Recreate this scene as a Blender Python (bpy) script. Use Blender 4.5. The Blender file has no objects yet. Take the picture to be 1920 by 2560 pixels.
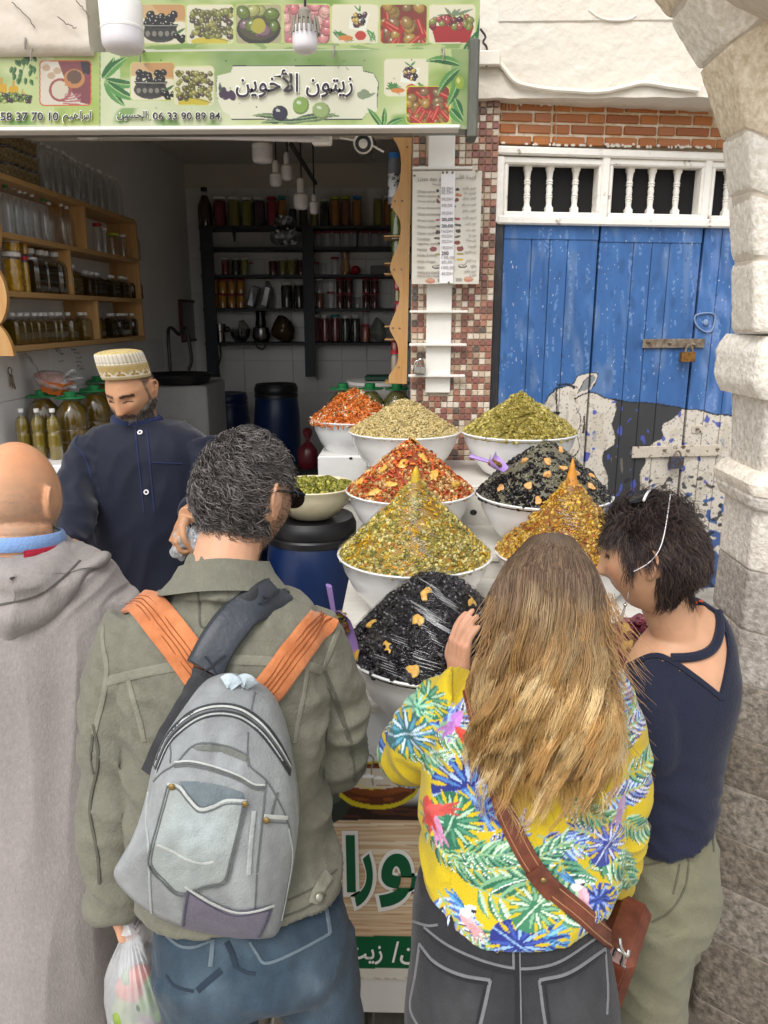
import bpy,math,random
import numpy as np
from mathutils import Vector,Matrix
from mathutils.bvhtree import BVHTree
R=math.radians
rnd=random.Random(7)
rng=np.random.default_rng(11)
SC=bpy.context.scene
COL=SC.collection
# ------------------------------------------------------------------ camera
CH=2.0
YAW,PIT,FPX=R(1.443),R(14.4),1923.0
cd=bpy.data.cameras.new('camera')
cam=bpy.data.objects.new('camera',cd)
COL.objects.link(cam)
cam.location=(0,0,CH)
cam.rotation_euler=(R(90)-PIT,0,YAW)
cd.sensor_fit='VERTICAL'
cd.sensor_height=36.0
cd.lens=FPX/2560.0*36.0
cd.clip_start,cd.clip_end=0.05,400.0
SC.camera=cam
# ------------------------------------------------------------------ daylight: bright overcast
SUN_EL,SUN_AZ=R(52),R(200)
w=bpy.data.worlds.new('World')
SC.world=w
w.use_nodes=True
nt=w.node_tree
nt.nodes.clear()
sky=nt.nodes.new('ShaderNodeTexSky')
sky.sky_type='NISHITA'
sky.sun_disc=False
sky.sun_elevation=SUN_EL
sky.sun_rotation=SUN_AZ
sky.air_density,sky.dust_density,sky.ozone_density=1.0,3.0,0.6
hs=nt.nodes.new('ShaderNodeHueSaturation')
hs.inputs['Saturation'].default_value=0.22
bg=nt.nodes.new('ShaderNodeBackground')
bg.inputs['Strength'].default_value=0.15
wo=nt.nodes.new('ShaderNodeOutputWorld')
nt.links.new(sky.outputs[0],hs.inputs['Color'])
nt.links.new(hs.outputs[0],bg.inputs['Color'])
nt.links.new(bg.outputs[0],wo.inputs['Surface'])
sd=bpy.data.lights.new('sun','SUN')
sd.energy=0.8
sd.angle=R(28)
sd.color=(1.0,0.965,0.91)
sun=bpy.data.objects.new('sun',sd)
COL.objects.link(sun)
# light arrives from behind the camera and above (azimuth measured like the sky's sun_rotation)
sdir=Vector((math.sin(SUN_AZ)*math.cos(SUN_EL),math.cos(SUN_AZ)*math.cos(SUN_EL),math.sin(SUN_EL)))
sun.rotation_euler=(-sdir).to_track_quat('-Z','Y').to_euler()
SC.view_settings.view_transform='Standard'
SC.view_settings.look='None'
SC.view_settings.gamma=1.0
SC.view_settings.use_curve_mapping=False
SC.view_settings.exposure=0.70
SC.cycles.max_bounces=10
SC.cycles.transparent_max_bounces=24
SC.cycles.use_denoising=True
SC.cycles.caustics_reflective=False
SC.cycles.caustics_refractive=False
# ------------------------------------------------------------------ measuring: a photograph pixel becomes a ray into the place
FW=np.array([-math.sin(YAW)*math.cos(PIT),math.cos(YAW)*math.cos(PIT),-math.sin(PIT)])
RT=np.array([math.cos(YAW),math.sin(YAW),0.0])
UP=np.cross(RT,FW)
C0=np.array([0.0,0.0,CH])
def ray(x,y):return FW+(x-960.0)/FPX*RT+(1280.0-y)/FPX*UP
def at(x,y,Y):d=ray(x,y); return C0+d*(Y/d[1])
def atX(x,y,X):d=ray(x,y); return C0+d*(X/d[0])
def atZ(x,y,Z):d=ray(x,y); return C0+d*((Z-CH)/d[2])
def atD(x,y,dd):return C0+ray(x,y)*dd
def proj(P):
 P=np.asarray(P,float)-C0
 z=P@FW
 return 960.0+FPX*(P@RT)/z,1280.0-FPX*(P@UP)/z
class Z:
 def __init__(s,x0,y0,k):s.x0,s.y0,s.k=x0,y0,k
 def __call__(s,x,y):return(s.x0+x/s.k,s.y0+y/s.k)
 def l(s,pts):return[s(*p)for p in pts]
 # ------------------------------------------------------------------ colour
def lin(c):return c/12.92 if c<=0.04045 else((c+0.055)/1.055)**2.4
def H(h):
 h=h.lstrip('#')
 return tuple(lin(int(h[i:i+2],16)/255.0)for i in(0,2,4))
def sc(c,k):return tuple(min(1.0,max(0.0,v*k))for v in c)
def mixc(a,b,t):return tuple(x+(y-x)*t for x,y in zip(a,b))
# ------------------------------------------------------------------ noise on arrays
def _h(ix,iy,iz,seed):
 h=(ix*374761393+iy*668265263+iz*2147483647+seed*1274126177)&0xFFFFFFFF
 h=((h^(h>>13))*1274126177)&0xFFFFFFFF
 h=((h^(h>>16))*2246822519)&0xFFFFFFFF
 return h^(h>>15)
_GR=np.random.default_rng(99).normal(size=(256,3)); _GR/=np.linalg.norm(_GR,axis=1,keepdims=True)
_RO=np.array([[.8,-.36,.48],[.6,.48,-.64],[0,.8,.6]])
def vn(P,s=1.0,seed=0):
 """smooth gradient noise, about -1 to 1"""
 P=(np.asarray(P,float)*np.asarray(s,float))@_RO.T+.37
 f=np.floor(P); r=P-f; t=r*r*r*(r*(r*6-15)+10); i=f.astype(np.int64); o=0.0
 for dx in(0,1):
  wx=t[:,0]if dx else 1-t[:,0]
  for dy in(0,1):
   wy=t[:,1]if dy else 1-t[:,1]
   for dz in(0,1):
    wz=t[:,2]if dz else 1-t[:,2]; g=_GR[_h(i[:,0]+dx,i[:,1]+dy,i[:,2]+dz,seed)&255]
    o=o+wx*wy*wz*(g[:,0]*(r[:,0]-dx)+g[:,1]*(r[:,1]-dy)+g[:,2]*(r[:,2]-dz))
 return o*1.7
def fbm(P,s=1.0,o=3,seed=0):
 r,a=0.0,1.0
 for k in range(o):
  r=r+a*vn(P,np.asarray(s,float)*2**k,seed+k*17); a*=0.5
 return r/1.75
def ridge(P,s=1.0,seed=0):return 1.0-2.0*np.abs(vn(P,s,seed))
def sst(a,b,x):
 t=np.clip((x-a)/(b-a),0,1)
 return t*t*(3-2*t)
 # ------------------------------------------------------------------ materials
MATS={}
def pmat(name,col=(0.5,0.5,0.5),rough=0.6,var=0.12,vs=12.0,bump=0.15,bs=120.0,metal=0.0,spec=0.5,attr=False,trans=0.0,ior=1.45,sheen=0.0,coat=0.0,sss=0.0,stretch=None,col2=None,emit=0.0,rvar=0.0,bdist=0.004,alpha=1.0,cs=None,stripe=None):
 if name in MATS:return MATS[name]
 m=bpy.data.materials.new(name); MATS[name]=m
 m.use_nodes=True
 n,L=m.node_tree.nodes,m.node_tree.links
 b=n['Principled BSDF']
 b.inputs['Roughness'].default_value=rough
 b.inputs['Metallic'].default_value=metal
 b.inputs['Specular IOR Level'].default_value=spec
 b.inputs['IOR'].default_value=ior
 b.inputs['Transmission Weight'].default_value=trans
 b.inputs['Sheen Weight'].default_value=sheen
 b.inputs['Coat Weight'].default_value=coat
 b.inputs['Alpha'].default_value=alpha
 if sss:
  b.inputs['Subsurface Weight'].default_value=sss
  b.inputs['Subsurface Radius'].default_value=(0.012,0.005,0.003)
  b.inputs['Subsurface Scale'].default_value=0.6
 tc=n.new('ShaderNodeTexCoord')
 mp=n.new('ShaderNodeMapping')
 L.new(tc.outputs['Object'],mp.inputs['Vector'])
 if stretch:mp.inputs['Scale'].default_value=stretch
 no=n.new('ShaderNodeTexNoise')
 no.inputs['Scale'].default_value=vs
 no.inputs['Detail'].default_value=6.0
 no.inputs['Roughness'].default_value=0.65
 L.new(mp.outputs[0],no.inputs['Vector'])
 if attr:
  a=n.new('ShaderNodeVertexColor'); a.layer_name='Col'
  src=a.outputs['Color']
 elif col2 is not None:
  r=n.new('ShaderNodeValToRGB')
  r.color_ramp.elements[0].position,r.color_ramp.elements[1].position=(cs or(0.35,0.65))
  r.color_ramp.elements[0].color=(*col,1); r.color_ramp.elements[1].color=(*col2,1)
  L.new(no.outputs['Fac'],r.inputs['Fac']); src=r.outputs['Color']
 else:
  a=n.new('ShaderNodeRGB'); a.outputs[0].default_value=(*col,1); src=a.outputs[0]
 if var:
  mr=n.new('ShaderNodeMapRange')
  mr.inputs['From Min'].default_value,mr.inputs['From Max'].default_value=0.25,0.75
  mr.inputs['To Min'].default_value,mr.inputs['To Max'].default_value=1-var,1+var
  L.new(no.outputs['Fac'],mr.inputs['Value'])
  mu=n.new('ShaderNodeVectorMath'); mu.operation='SCALE'
  L.new(src,mu.inputs[0]); L.new(mr.outputs[0],mu.inputs['Scale'])
  src=mu.outputs[0]
 L.new(src,b.inputs['Base Color'])
 if emit:
  L.new(src,b.inputs['Emission Color']); b.inputs['Emission Strength'].default_value=emit
 if rvar:
  mr2=n.new('ShaderNodeMapRange')
  mr2.inputs['To Min'].default_value,mr2.inputs['To Max'].default_value=max(0.02,rough-rvar),min(1,rough+rvar)
  L.new(no.outputs['Fac'],mr2.inputs['Value']); L.new(mr2.outputs[0],b.inputs['Roughness'])
 if bump:
  nb=n.new('ShaderNodeTexNoise')
  nb.inputs['Scale'].default_value=bs; nb.inputs['Detail'].default_value=5.0
  L.new(mp.outputs[0],nb.inputs['Vector'])
  bm=n.new('ShaderNodeBump'); bm.inputs['Strength'].default_value=bump; bm.inputs['Distance'].default_value=bdist
  hsrc=nb.outputs['Fac']
  if stripe:
   dt=n.new('ShaderNodeVectorMath'); dt.operation='DOT_PRODUCT'
   L.new(tc.outputs['Object'],dt.inputs[0]); dt.inputs[1].default_value=stripe[1]
   sn=n.new('ShaderNodeMath'); sn.operation='MULTIPLY'; sn.inputs[1].default_value=stripe[0]
   L.new(dt.outputs['Value'],sn.inputs[0])
   s2=n.new('ShaderNodeMath'); s2.operation='SINE'; L.new(sn.outputs[0],s2.inputs[0])
   ad=n.new('ShaderNodeMath'); ad.operation='MULTIPLY_ADD'; ad.inputs[1].default_value=stripe[2]
   L.new(s2.outputs[0],ad.inputs[0]); L.new(nb.outputs['Fac'],ad.inputs[2]); hsrc=ad.outputs[0]
   if len(stripe)>3:
    mr3=n.new('ShaderNodeMapRange'); mr3.inputs['From Min'].default_value=-1
    mr3.inputs['To Min'].default_value,mr3.inputs['To Max'].default_value=1-stripe[3],1+stripe[3]
    L.new(s2.outputs[0],mr3.inputs['Value'])
    mu3=n.new('ShaderNodeVectorMath'); mu3.operation='SCALE'
    L.new(src,mu3.inputs[0]); L.new(mr3.outputs[0],mu3.inputs['Scale']); L.new(mu3.outputs[0],b.inputs['Base Color'])
  L.new(hsrc,bm.inputs['Height']); L.new(bm.outputs[0],b.inputs['Normal'])
 return m
def clear_mat(name,tint=(1,1,1),gloss=0.16,rough=0.06,bump=0.0,bs=60,stretch=None,haze=0.0):
 """thin clear plastic or glass: mostly see-through, mirror-like where it turns away"""
 if name in MATS:return MATS[name]
 m=bpy.data.materials.new(name); MATS[name]=m
 m.use_nodes=True
 n,L=m.node_tree.nodes,m.node_tree.links
 n.clear()
 out=n.new('ShaderNodeOutputMaterial')
 tr=n.new('ShaderNodeBsdfTransparent'); tr.inputs[0].default_value=(*tint,1)
 gl=n.new('ShaderNodeBsdfGlossy'); gl.inputs['Roughness'].default_value=rough
 lw=n.new('ShaderNodeLayerWeight'); lw.inputs['Blend'].default_value=0.35
 mr=n.new('ShaderNodeMapRange'); mr.inputs['To Min'].default_value,mr.inputs['To Max'].default_value=gloss*0.35,min(1,gloss*3.2)
 L.new(lw.outputs['Facing'],mr.inputs['Value'])
 mx=n.new('ShaderNodeMixShader')
 L.new(mr.outputs[0],mx.inputs[0]); L.new(tr.outputs[0],mx.inputs[1]); L.new(gl.outputs[0],mx.inputs[2])
 last=mx
 if haze:
  df=n.new('ShaderNodeBsdfDiffuse'); df.inputs[0].default_value=(0.8,0.82,0.85,1)
  m2=n.new('ShaderNodeMixShader'); m2.inputs[0].default_value=haze
  L.new(mx.outputs[0],m2.inputs[1]); L.new(df.outputs[0],m2.inputs[2]); last=m2
 if bump:
  tc=n.new('ShaderNodeTexCoord'); mp=n.new('ShaderNodeMapping')
  if stretch:mp.inputs['Scale'].default_value=stretch
  L.new(tc.outputs['Object'],mp.inputs['Vector'])
  nz=n.new('ShaderNodeTexNoise'); nz.inputs['Scale'].default_value=bs; nz.inputs['Detail'].default_value=3
  L.new(mp.outputs[0],nz.inputs['Vector'])
  bm=n.new('ShaderNodeBump'); bm.inputs['Strength'].default_value=bump; bm.inputs['Distance'].default_value=0.02
  L.new(nz.outputs['Fac'],bm.inputs['Height']); L.new(bm.outputs[0],gl.inputs['Normal']); L.new(bm.outputs[0],lw.inputs['Normal'])
 L.new(last.outputs[0],out.inputs['Surface'])
 return m
 # ------------------------------------------------------------------ mesh building
class MB:
 """collects shapes (with a colour each) that become ONE mesh object"""
 def __init__(s):s.V,s.F,s.C,s.n=[],{},[],0
 def add(s,V,F,col=None):
  V=np.asarray(V,float)
  fs=F if isinstance(F,list)else[F]
  for f in fs:
   f=np.asarray(f,np.int64)
   if f.size==0:continue
   s.F.setdefault(f.shape[1],[]).append(f+s.n)
  s.V.append(V); s.n+=len(V)
  if col is None:col=(1,1,1)
  c=np.asarray(col,float)
  s.C.append(np.tile(c,(len(V),1))if c.ndim==1 else c)
  return s
 def arrays(s):
  return np.concatenate(s.V),[np.concatenate(v)for v in s.F.values()],np.concatenate(s.C)
 def build(s,name,mat,parent=None,**k):
  V,F,C=s.arrays()
  return mko(name,V,F,mat,parent,col=C,**k)
def mk_mesh(name,V,F,mat=None,col=None,smooth=True,sharp=38):
 me=bpy.data.meshes.new(name)
 V=np.asarray(V,np.float32)
 fs=F if isinstance(F,list)else[F]
 fs=[np.asarray(f,np.int32)for f in fs if len(f)]
 loops=np.concatenate([f.ravel()for f in fs])
 tot=np.concatenate([np.full(len(f),f.shape[1],np.int32)for f in fs])
 st=np.concatenate([[0],np.cumsum(tot)[:-1]]).astype(np.int32)
 me.vertices.add(len(V)); me.vertices.foreach_set('co',V.ravel())
 me.loops.add(len(loops)); me.loops.foreach_set('vertex_index',loops)
 me.polygons.add(len(st)); me.polygons.foreach_set('loop_start',st)
 me.update(calc_edges=True)
 me.polygons.foreach_set('use_smooth',np.full(len(st),bool(smooth)))
 if col is not None:
  a=me.color_attributes.new('Col','FLOAT_COLOR','POINT')
  c4=np.ones((len(V),4),np.float32); c4[:,:3]=col
  a.data.foreach_set('color',c4.ravel())
 if smooth and sharp and len(V)<300000:me.set_sharp_from_angle(angle=R(sharp))
 if mat:me.materials.append(mat)
 return me
def wloc(o):
 v=Vector((0,0,0))
 while o is not None:v=v+o.location; o=o.parent
 return np.array(v)
def mko(name,V,F,mat,parent=None,col=None,smooth=True,sharp=38,local=False,origin=None):
 """world-space vertices -> object, origin at its parent's (or at its own base)"""
 V=np.asarray(V,float)
 if parent is not None and not local:V=V-wloc(parent)
 o=None
 if parent is None and not local:
  if origin is None:origin=(V[:,0].mean(),V[:,1].mean(),V[:,2].min())
  V=V-np.asarray(origin)
 o=bpy.data.objects.new(name,mk_mesh(name,V,F,mat,col,smooth,sharp))
 COL.objects.link(o)
 if parent is not None:o.parent=parent
 elif not local:o.location=origin
 return o
def tag(o,label=None,cat=None,group=None,kind=None):
 if label:o['label']=label
 if cat:o['category']=cat
 if group:o['group']=group
 if kind:o['kind']=kind
 return o
def thing(name,label,cat,loc=(0,0,0),group=None,rot=None):
 o=bpy.data.objects.new(name,None); COL.objects.link(o)
 o.location=loc; o.empty_display_size=0.05
 if rot:o.rotation_euler=rot
 return tag(o,label,cat,group)
def kids(o):return[c for c in o.children]
def dup(o,loc=None,label=None,group=None,rotz=None,scale=None,parent=None):
 c=o.copy(); COL.objects.link(c)
 if loc is not None:c.location=loc
 if rotz is not None:c.rotation_euler=(0,0,rotz)
 if scale is not None:c.scale=scale if hasattr(scale,'__len__')else(scale,)*3
 if label:c['label']=label
 if group:c['group']=group
 if parent is not None:c.parent=parent
 for ch in list(o.children):dup(ch,parent=c)
 return c
 # shapes -> (verts, faces)
def g_box(c,s,bev=0.0,rot=None):
 c=np.asarray(c,float); h=np.asarray(s,float)/2
 if bev<=0:
  V=np.array([[x,y,z]for x in(-1,1)for y in(-1,1)for z in(-1,1)],float)*h
  F=[np.array([[0,1,3,2],[4,6,7,5],[0,4,5,1],[2,3,7,6],[0,2,6,4],[1,5,7,3]])]
 else:
  bev=min(bev,h.min()*0.9)
  V,idx=[],{}
  for x in(-1,1):
   for y in(-1,1):
    for z in(-1,1):
     for a in range(3):
      p=np.array([x,y,z])*h
      for b in range(3):
       if b!=a:p[b]-=np.sign(p[b])*bev
      idx[(x,y,z,a)]=len(V); V.append(p)
  Q,T=[],[]
  for a in range(3):
   b,c2=(a+1)%3,(a+2)%3
   for s_ in(-1,1):
    k=[]
    for(u,v)in((-1,-1),(1,-1),(1,1),(-1,1)):
     q=[0,0,0]; q[a]=s_; q[b]=u; q[c2]=v; k.append(idx[(*q,a)])
    Q.append(k if s_>0 else k[::-1])
   for u in(-1,1):
    for v in(-1,1):
     q0=[0,0,0]; q1=[0,0,0]; q0[a],q1[a]=-1,1
     for q in(q0,q1):q[b]=u; q[c2]=v
     k=[idx[(*q0,b)],idx[(*q1,b)],idx[(*q1,c2)],idx[(*q0,c2)]]
     Q.append(k if u*v>0 else k[::-1])
  for x in(-1,1):
   for y in(-1,1):
    for z in(-1,1):
     k=[idx[(x,y,z,a)]for a in range(3)]
     T.append(k if x*y*z>0 else k[::-1])
  V=np.array(V); F=[np.array(Q),np.array(T)]
 if rot is not None:V=V@np.asarray(rot).T
 return V+c,F
def grid_faces(nu,nv,cu=False,cv=False):
 """faces of an nu x nv vertex grid (index = i * nv + j), optionally closed"""
 iu=np.arange(nu if cu else nu-1); jv=np.arange(nv if cv else nv-1)
 I,J=np.meshgrid(iu,jv,indexing='ij')
 I2,J2=(I+1)%nu,(J+1)%nv
 return np.stack([I*nv+J,I2*nv+J,I2*nv+J2,I*nv+J2],-1).reshape(-1,4)
def g_lathe(prof,n=32,c=(0,0,0),cap=True):
 p=np.array(prof,float); m=len(p)
 a=np.linspace(0,2*np.pi,n,endpoint=False)
 V=np.stack([np.outer(p[:,0],np.cos(a)),np.outer(p[:,0],np.sin(a)),np.outer(p[:,1],np.ones(n))],-1).reshape(-1,3)
 F=[grid_faces(m,n,False,True)[:,::-1]]
 k=len(V)
 if cap:
  ex,t=[],[]
  for(row,z,up)in((0,p[0,1],False),(m-1,p[-1,1],True)):
   if p[row,0]>1e-6:
    ex.append([0,0,z]); ci=k+len(ex)-1
    for j in range(n):
     q=[row*n+j,row*n+(j+1)%n,ci]
     t.append(q if up else q[::-1])
  if ex:V=np.concatenate([V,np.array(ex,float)]); F.append(np.array(t))
 return V+np.asarray(c,float),F
def frames(P):
 P=np.asarray(P,float)
 T=np.gradient(P,axis=0); T/=np.linalg.norm(T,axis=1,keepdims=True)+1e-12
 u=np.cross(T[0],[0,0,1.0])
 if np.linalg.norm(u)<1e-3:u=np.cross(T[0],[1.0,0,0])
 u/=np.linalg.norm(u); N=[u]
 for i in range(1,len(P)):
  u=u-T[i]*np.dot(u,T[i]); u/=np.linalg.norm(u)+1e-12; N.append(u)
 N=np.array(N); B=np.cross(T,N)
 return T,N,B
def g_tube(P,r,n=8,cap=True,flat=None):
 P=np.asarray(P,float); m=len(P)
 r=np.full(m,r,float)if np.isscalar(r)else np.asarray(r,float)
 T,N,B=frames(P)
 a=np.linspace(0,2*np.pi,n,endpoint=False)
 k=1.0 if flat is None else flat
 V=(P[:,None,:]+r[:,None,None]*(np.cos(a)[None,:,None]*N[:,None,:]+k*np.sin(a)[None,:,None]*B[:,None,:])).reshape(-1,3)
 F=[grid_faces(m,n,False,True)]
 if cap:
  c=len(V); V=np.concatenate([V,P[:1],P[-1:]])
  F.append(np.array([[(j+1)%n,j,c]for j in range(n)]+[[(m-1)*n+j,(m-1)*n+(j+1)%n,c+1]for j in range(n)]))
 return V,F
def g_ell(c,r,rot=None,nu=14,nv=10):
 a=np.linspace(0,2*np.pi,nu,endpoint=False); b=np.linspace(0,np.pi,nv+1)[1:-1]
 V=np.stack([np.outer(np.sin(b),np.cos(a)),np.outer(np.sin(b),np.sin(a)),np.outer(np.cos(b),np.ones(nu))],-1).reshape(-1,3)
 m=nv-1
 F=[grid_faces(m,nu,False,True)]
 t=len(V); V=np.concatenate([V,[[0,0,1],[0,0,-1]]])
 F.append(np.array([[(j+1)%nu,j,t]for j in range(nu)]+[[(m-1)*nu+j,(m-1)*nu+(j+1)%nu,t+1]for j in range(nu)]))
 V=V*np.asarray(r,float)
 if rot is not None:V=V@np.asarray(rot).T
 return V+np.asarray(c,float),[f[:,::-1]for f in F]
def spl(pts,n=40,closed=False):
 """smooth curve (Catmull-Rom) through points of any dimension"""
 P=np.asarray(pts,float); m=len(P)
 if closed:Q=np.concatenate([P[-1:],P,P[:2]]); segs=m
 else:Q=np.concatenate([2*P[:1]-P[1:2],P,2*P[-1:]-P[-2:-1]]); segs=m-1
 t=np.linspace(0,segs,n,endpoint=not closed); i=np.minimum(t.astype(int),segs-1); u=(t-i)[:,None]
 a,b,c,d=Q[i],Q[i+1],Q[i+2],Q[i+3]
 return 0.5*(2*b+(c-a)*u+(2*a-5*b+4*c-d)*u**2+(3*b-a-3*c+d)*u**3)
def g_plate(poly,thick,ax_u=(1,0,0),ax_w=(0,0,1),nrm=(0,-1,0),o=(0,0,0)):
 """flat board of any outline (list of (u, w)), front at o, going back by thick against nrm"""
 from mathutils.geometry import tessellate_polygon
 P=np.asarray(poly,float); n=len(P)
 ar=np.sum(P[:,0]*np.roll(P[:,1],-1)-np.roll(P[:,0],-1)*P[:,1])
 if ar<0:P=P[::-1]
 au,aw,nn=np.asarray(ax_u,float),np.asarray(ax_w,float),np.asarray(nrm,float)
 A=np.asarray(o,float)+P[:,:1]*au+P[:,1:]*aw
 V=np.concatenate([A,A-nn*thick])
 tr=np.array([list(t)for t in tessellate_polygon([[Vector((p[0],p[1],0))for p in P]])])
 def fix(t):
  a,b,c=P[t[0]],P[t[1]],P[t[2]]
  return t if(b[0]-a[0])*(c[1]-a[1])-(b[1]-a[1])*(c[0]-a[0])>0 else t[::-1]
 tr=np.array([fix(t)for t in tr])
 flip=np.dot(np.cross(au,aw),nn)<0
 f1,f2=tr,tr[:,::-1]+n
 q=np.array([[i,i+n,(i+1)%n+n,(i+1)%n]for i in range(n)])
 if flip:f1,f2,q=f1[:,::-1],f2[:,::-1],q[:,::-1]
 return V,[f1,f2,q]
def scatter(base,pos,rot,scl,cols):
 """many small pieces as one array: base (V, F), pos (n,3), rot (n,3,3), scl (n,3), cols (n,3)"""
 V,F=base; n,m=len(pos),len(V)
 W=np.einsum('nij,nmj->nmi',rot,V[None]*scl[:,None,:])+pos[:,None,:]
 off=(np.arange(n)*m)[:,None,None]
 Fs=[(f[None]+off).reshape(-1,f.shape[1])for f in F]
 return W.reshape(-1,3),Fs,np.repeat(cols,m,axis=0)
def rand_rots(n,g=rng):
 q=g.normal(size=(n,4)); q/=np.linalg.norm(q,axis=1,keepdims=True)
 w_,x,y,z=q.T
 return np.stack([1-2*(y*y+z*z),2*(x*y-z*w_),2*(x*z+y*w_),2*(x*y+z*w_),1-2*(x*x+z*z),2*(y*z-x*w_),2*(x*z-y*w_),2*(y*z+x*w_),1-2*(x*x+y*y)],-1).reshape(-1,3,3)
def align_rots(Nv,g=rng,spin=True,tilt=0.35):
 """rotations whose x axis lies roughly in the surface with normal Nv, z along it"""
 Nv=Nv+g.normal(size=Nv.shape)*tilt; Nv/=np.linalg.norm(Nv,axis=1,keepdims=True)
 t=g.normal(size=Nv.shape); t-=Nv*np.sum(t*Nv,1,keepdims=True); t/=np.linalg.norm(t,axis=1,keepdims=True)
 return np.stack([t,np.cross(Nv,t),Nv],-1)
def eul(rx=0,ry=0,rz=0):return np.array(Matrix.Rotation(rz,3,'Z')@Matrix.Rotation(rx,3,'X')@Matrix.Rotation(ry,3,'Y'))
# ------------------------------------------------------------------ flat print: colours laid on a finely divided sheet
def in_poly(X,Y,P):
 r=np.zeros(X.shape,bool); n=len(P)
 x0,y0,x1,y1=min(p[0]for p in P),min(p[1]for p in P),max(p[0]for p in P),max(p[1]for p in P)
 k=(X>=x0)&(X<=x1)&(Y>=y0)&(Y<=y1)
 xs,ys=X[k],Y[k]; q=np.zeros(xs.shape,bool)
 for i in range(n):
  (ax,ay),(bx,by)=P[i],P[(i+1)%n]
  if ay==by:continue
  c=((ay>ys)!=(by>ys))&(xs<(bx-ax)*(ys-ay)/(by-ay)+ax)
  q^=c
 r[k]=q
 return r
class Paint:
 def __init__(s,X,Y,base=(1,1,1)):
  s.X,s.Y=X,Y
  s.c=np.tile(np.asarray(base,float),(len(X),1)); s.clip=None
 def put(s,m,col,a=1.0):
  if s.clip is not None:m=m&s.clip if m.dtype==bool else m*s.clip
  a=(m.astype(float)*a)[:,None]
  s.c=s.c*(1-a)+np.asarray(col,float)*a
 def ell(s,cx,cy,rx,ry,col,rot=0.0,a=1.0,soft=0.0):
  dx,dy=s.X-cx,s.Y-cy; c,n=math.cos(rot),math.sin(rot)
  d=np.sqrt(((dx*c+dy*n)/rx)**2+((-dx*n+dy*c)/ry)**2)
  s.put((d<1)if soft<=0 else 1-sst(1-soft,1+soft,d),col,a)
 def poly(s,P,col,a=1.0):s.put(in_poly(s.X,s.Y,P),col,a)
 def rrect(s,x0,y0,x1,y1,r,col,a=1.0):
  qx=np.abs(s.X-(x0+x1)/2)-(x1-x0)/2+r; qy=np.abs(s.Y-(y0+y1)/2)-(y1-y0)/2+r
  m=np.hypot(np.maximum(qx,0),np.maximum(qy,0))+np.minimum(np.maximum(qx,qy),0)<r
  s.put(m,col,a); return m
 def line(s,pts,w_,col,a=1.0,n=None):
  P=np.asarray(pts,float)if n is None else spl(pts,n)
  k=(s.X>P[:,0].min()-w_)&(s.X<P[:,0].max()+w_)&(s.Y>P[:,1].min()-w_)&(s.Y<P[:,1].max()+w_)
  xs,ys=s.X[k],s.Y[k]; d=np.full(xs.shape,1e9)
  for p,q in zip(P[:-1],P[1:]):
   e=q-p; L2=max(e@e,1e-9); t=np.clip(((xs-p[0])*e[0]+(ys-p[1])*e[1])/L2,0,1)
   d=np.minimum(d,np.hypot(xs-p[0]-t*e[0],ys-p[1]-t*e[1]))
  m=np.zeros(s.X.shape); m[k]=np.clip((w_/2-d)/(w_*0.15)+0.5,0,1)
  s.put(m,col,a)
 def leaf(s,x0,y0,x1,y1,w_,c1,c2=None,bend=0.0,mid=None):
  dx,dy=x1-x0,y1-y0; L_=math.hypot(dx,dy); ux,uy=dx/L_,dy/L_
  k=np.nonzero((np.abs(s.X-(x0+x1)/2)<L_*.6+w_)&(np.abs(s.Y-(y0+y1)/2)<L_*.6+w_)&(True if s.clip is None else s.clip))[0]
  X,Y=s.X[k],s.Y[k]; t=((X-x0)*ux+(Y-y0)*uy)/L_; q=-(X-x0)*uy+(Y-y0)*ux
  tc=np.clip(t,0,1); q=q-bend*L_*4*tc*(1-tc)
  m=(t>0)&(t<1)&(np.abs(q)<w_/2*np.sin(np.pi*tc**0.8)**0.8)
  s.c[k[m]]=c1
  if c2 is not None:s.c[k[m&(q>0)]]=c2
  if mid is not None:s.c[k[m&(np.abs(q)<w_*0.06)]]=mid
def sheet(x0,y0,x1,y1,Y,nx,nz):
 """vertical sheet facing the street between two photo corners, at depth Y -> verts, faces, photo coordinates"""
 a,b=at(x0,y0,Y),at(x1,y1,Y)
 X,Zv=np.meshgrid(np.linspace(a[0],b[0],nx),np.linspace(a[2],b[2],nz),indexing='ij')
 V=np.stack([X.ravel(),np.full(X.size,float(Y)),Zv.ravel()],-1)
 return V,grid_faces(nx,nz),proj(V)
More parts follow.
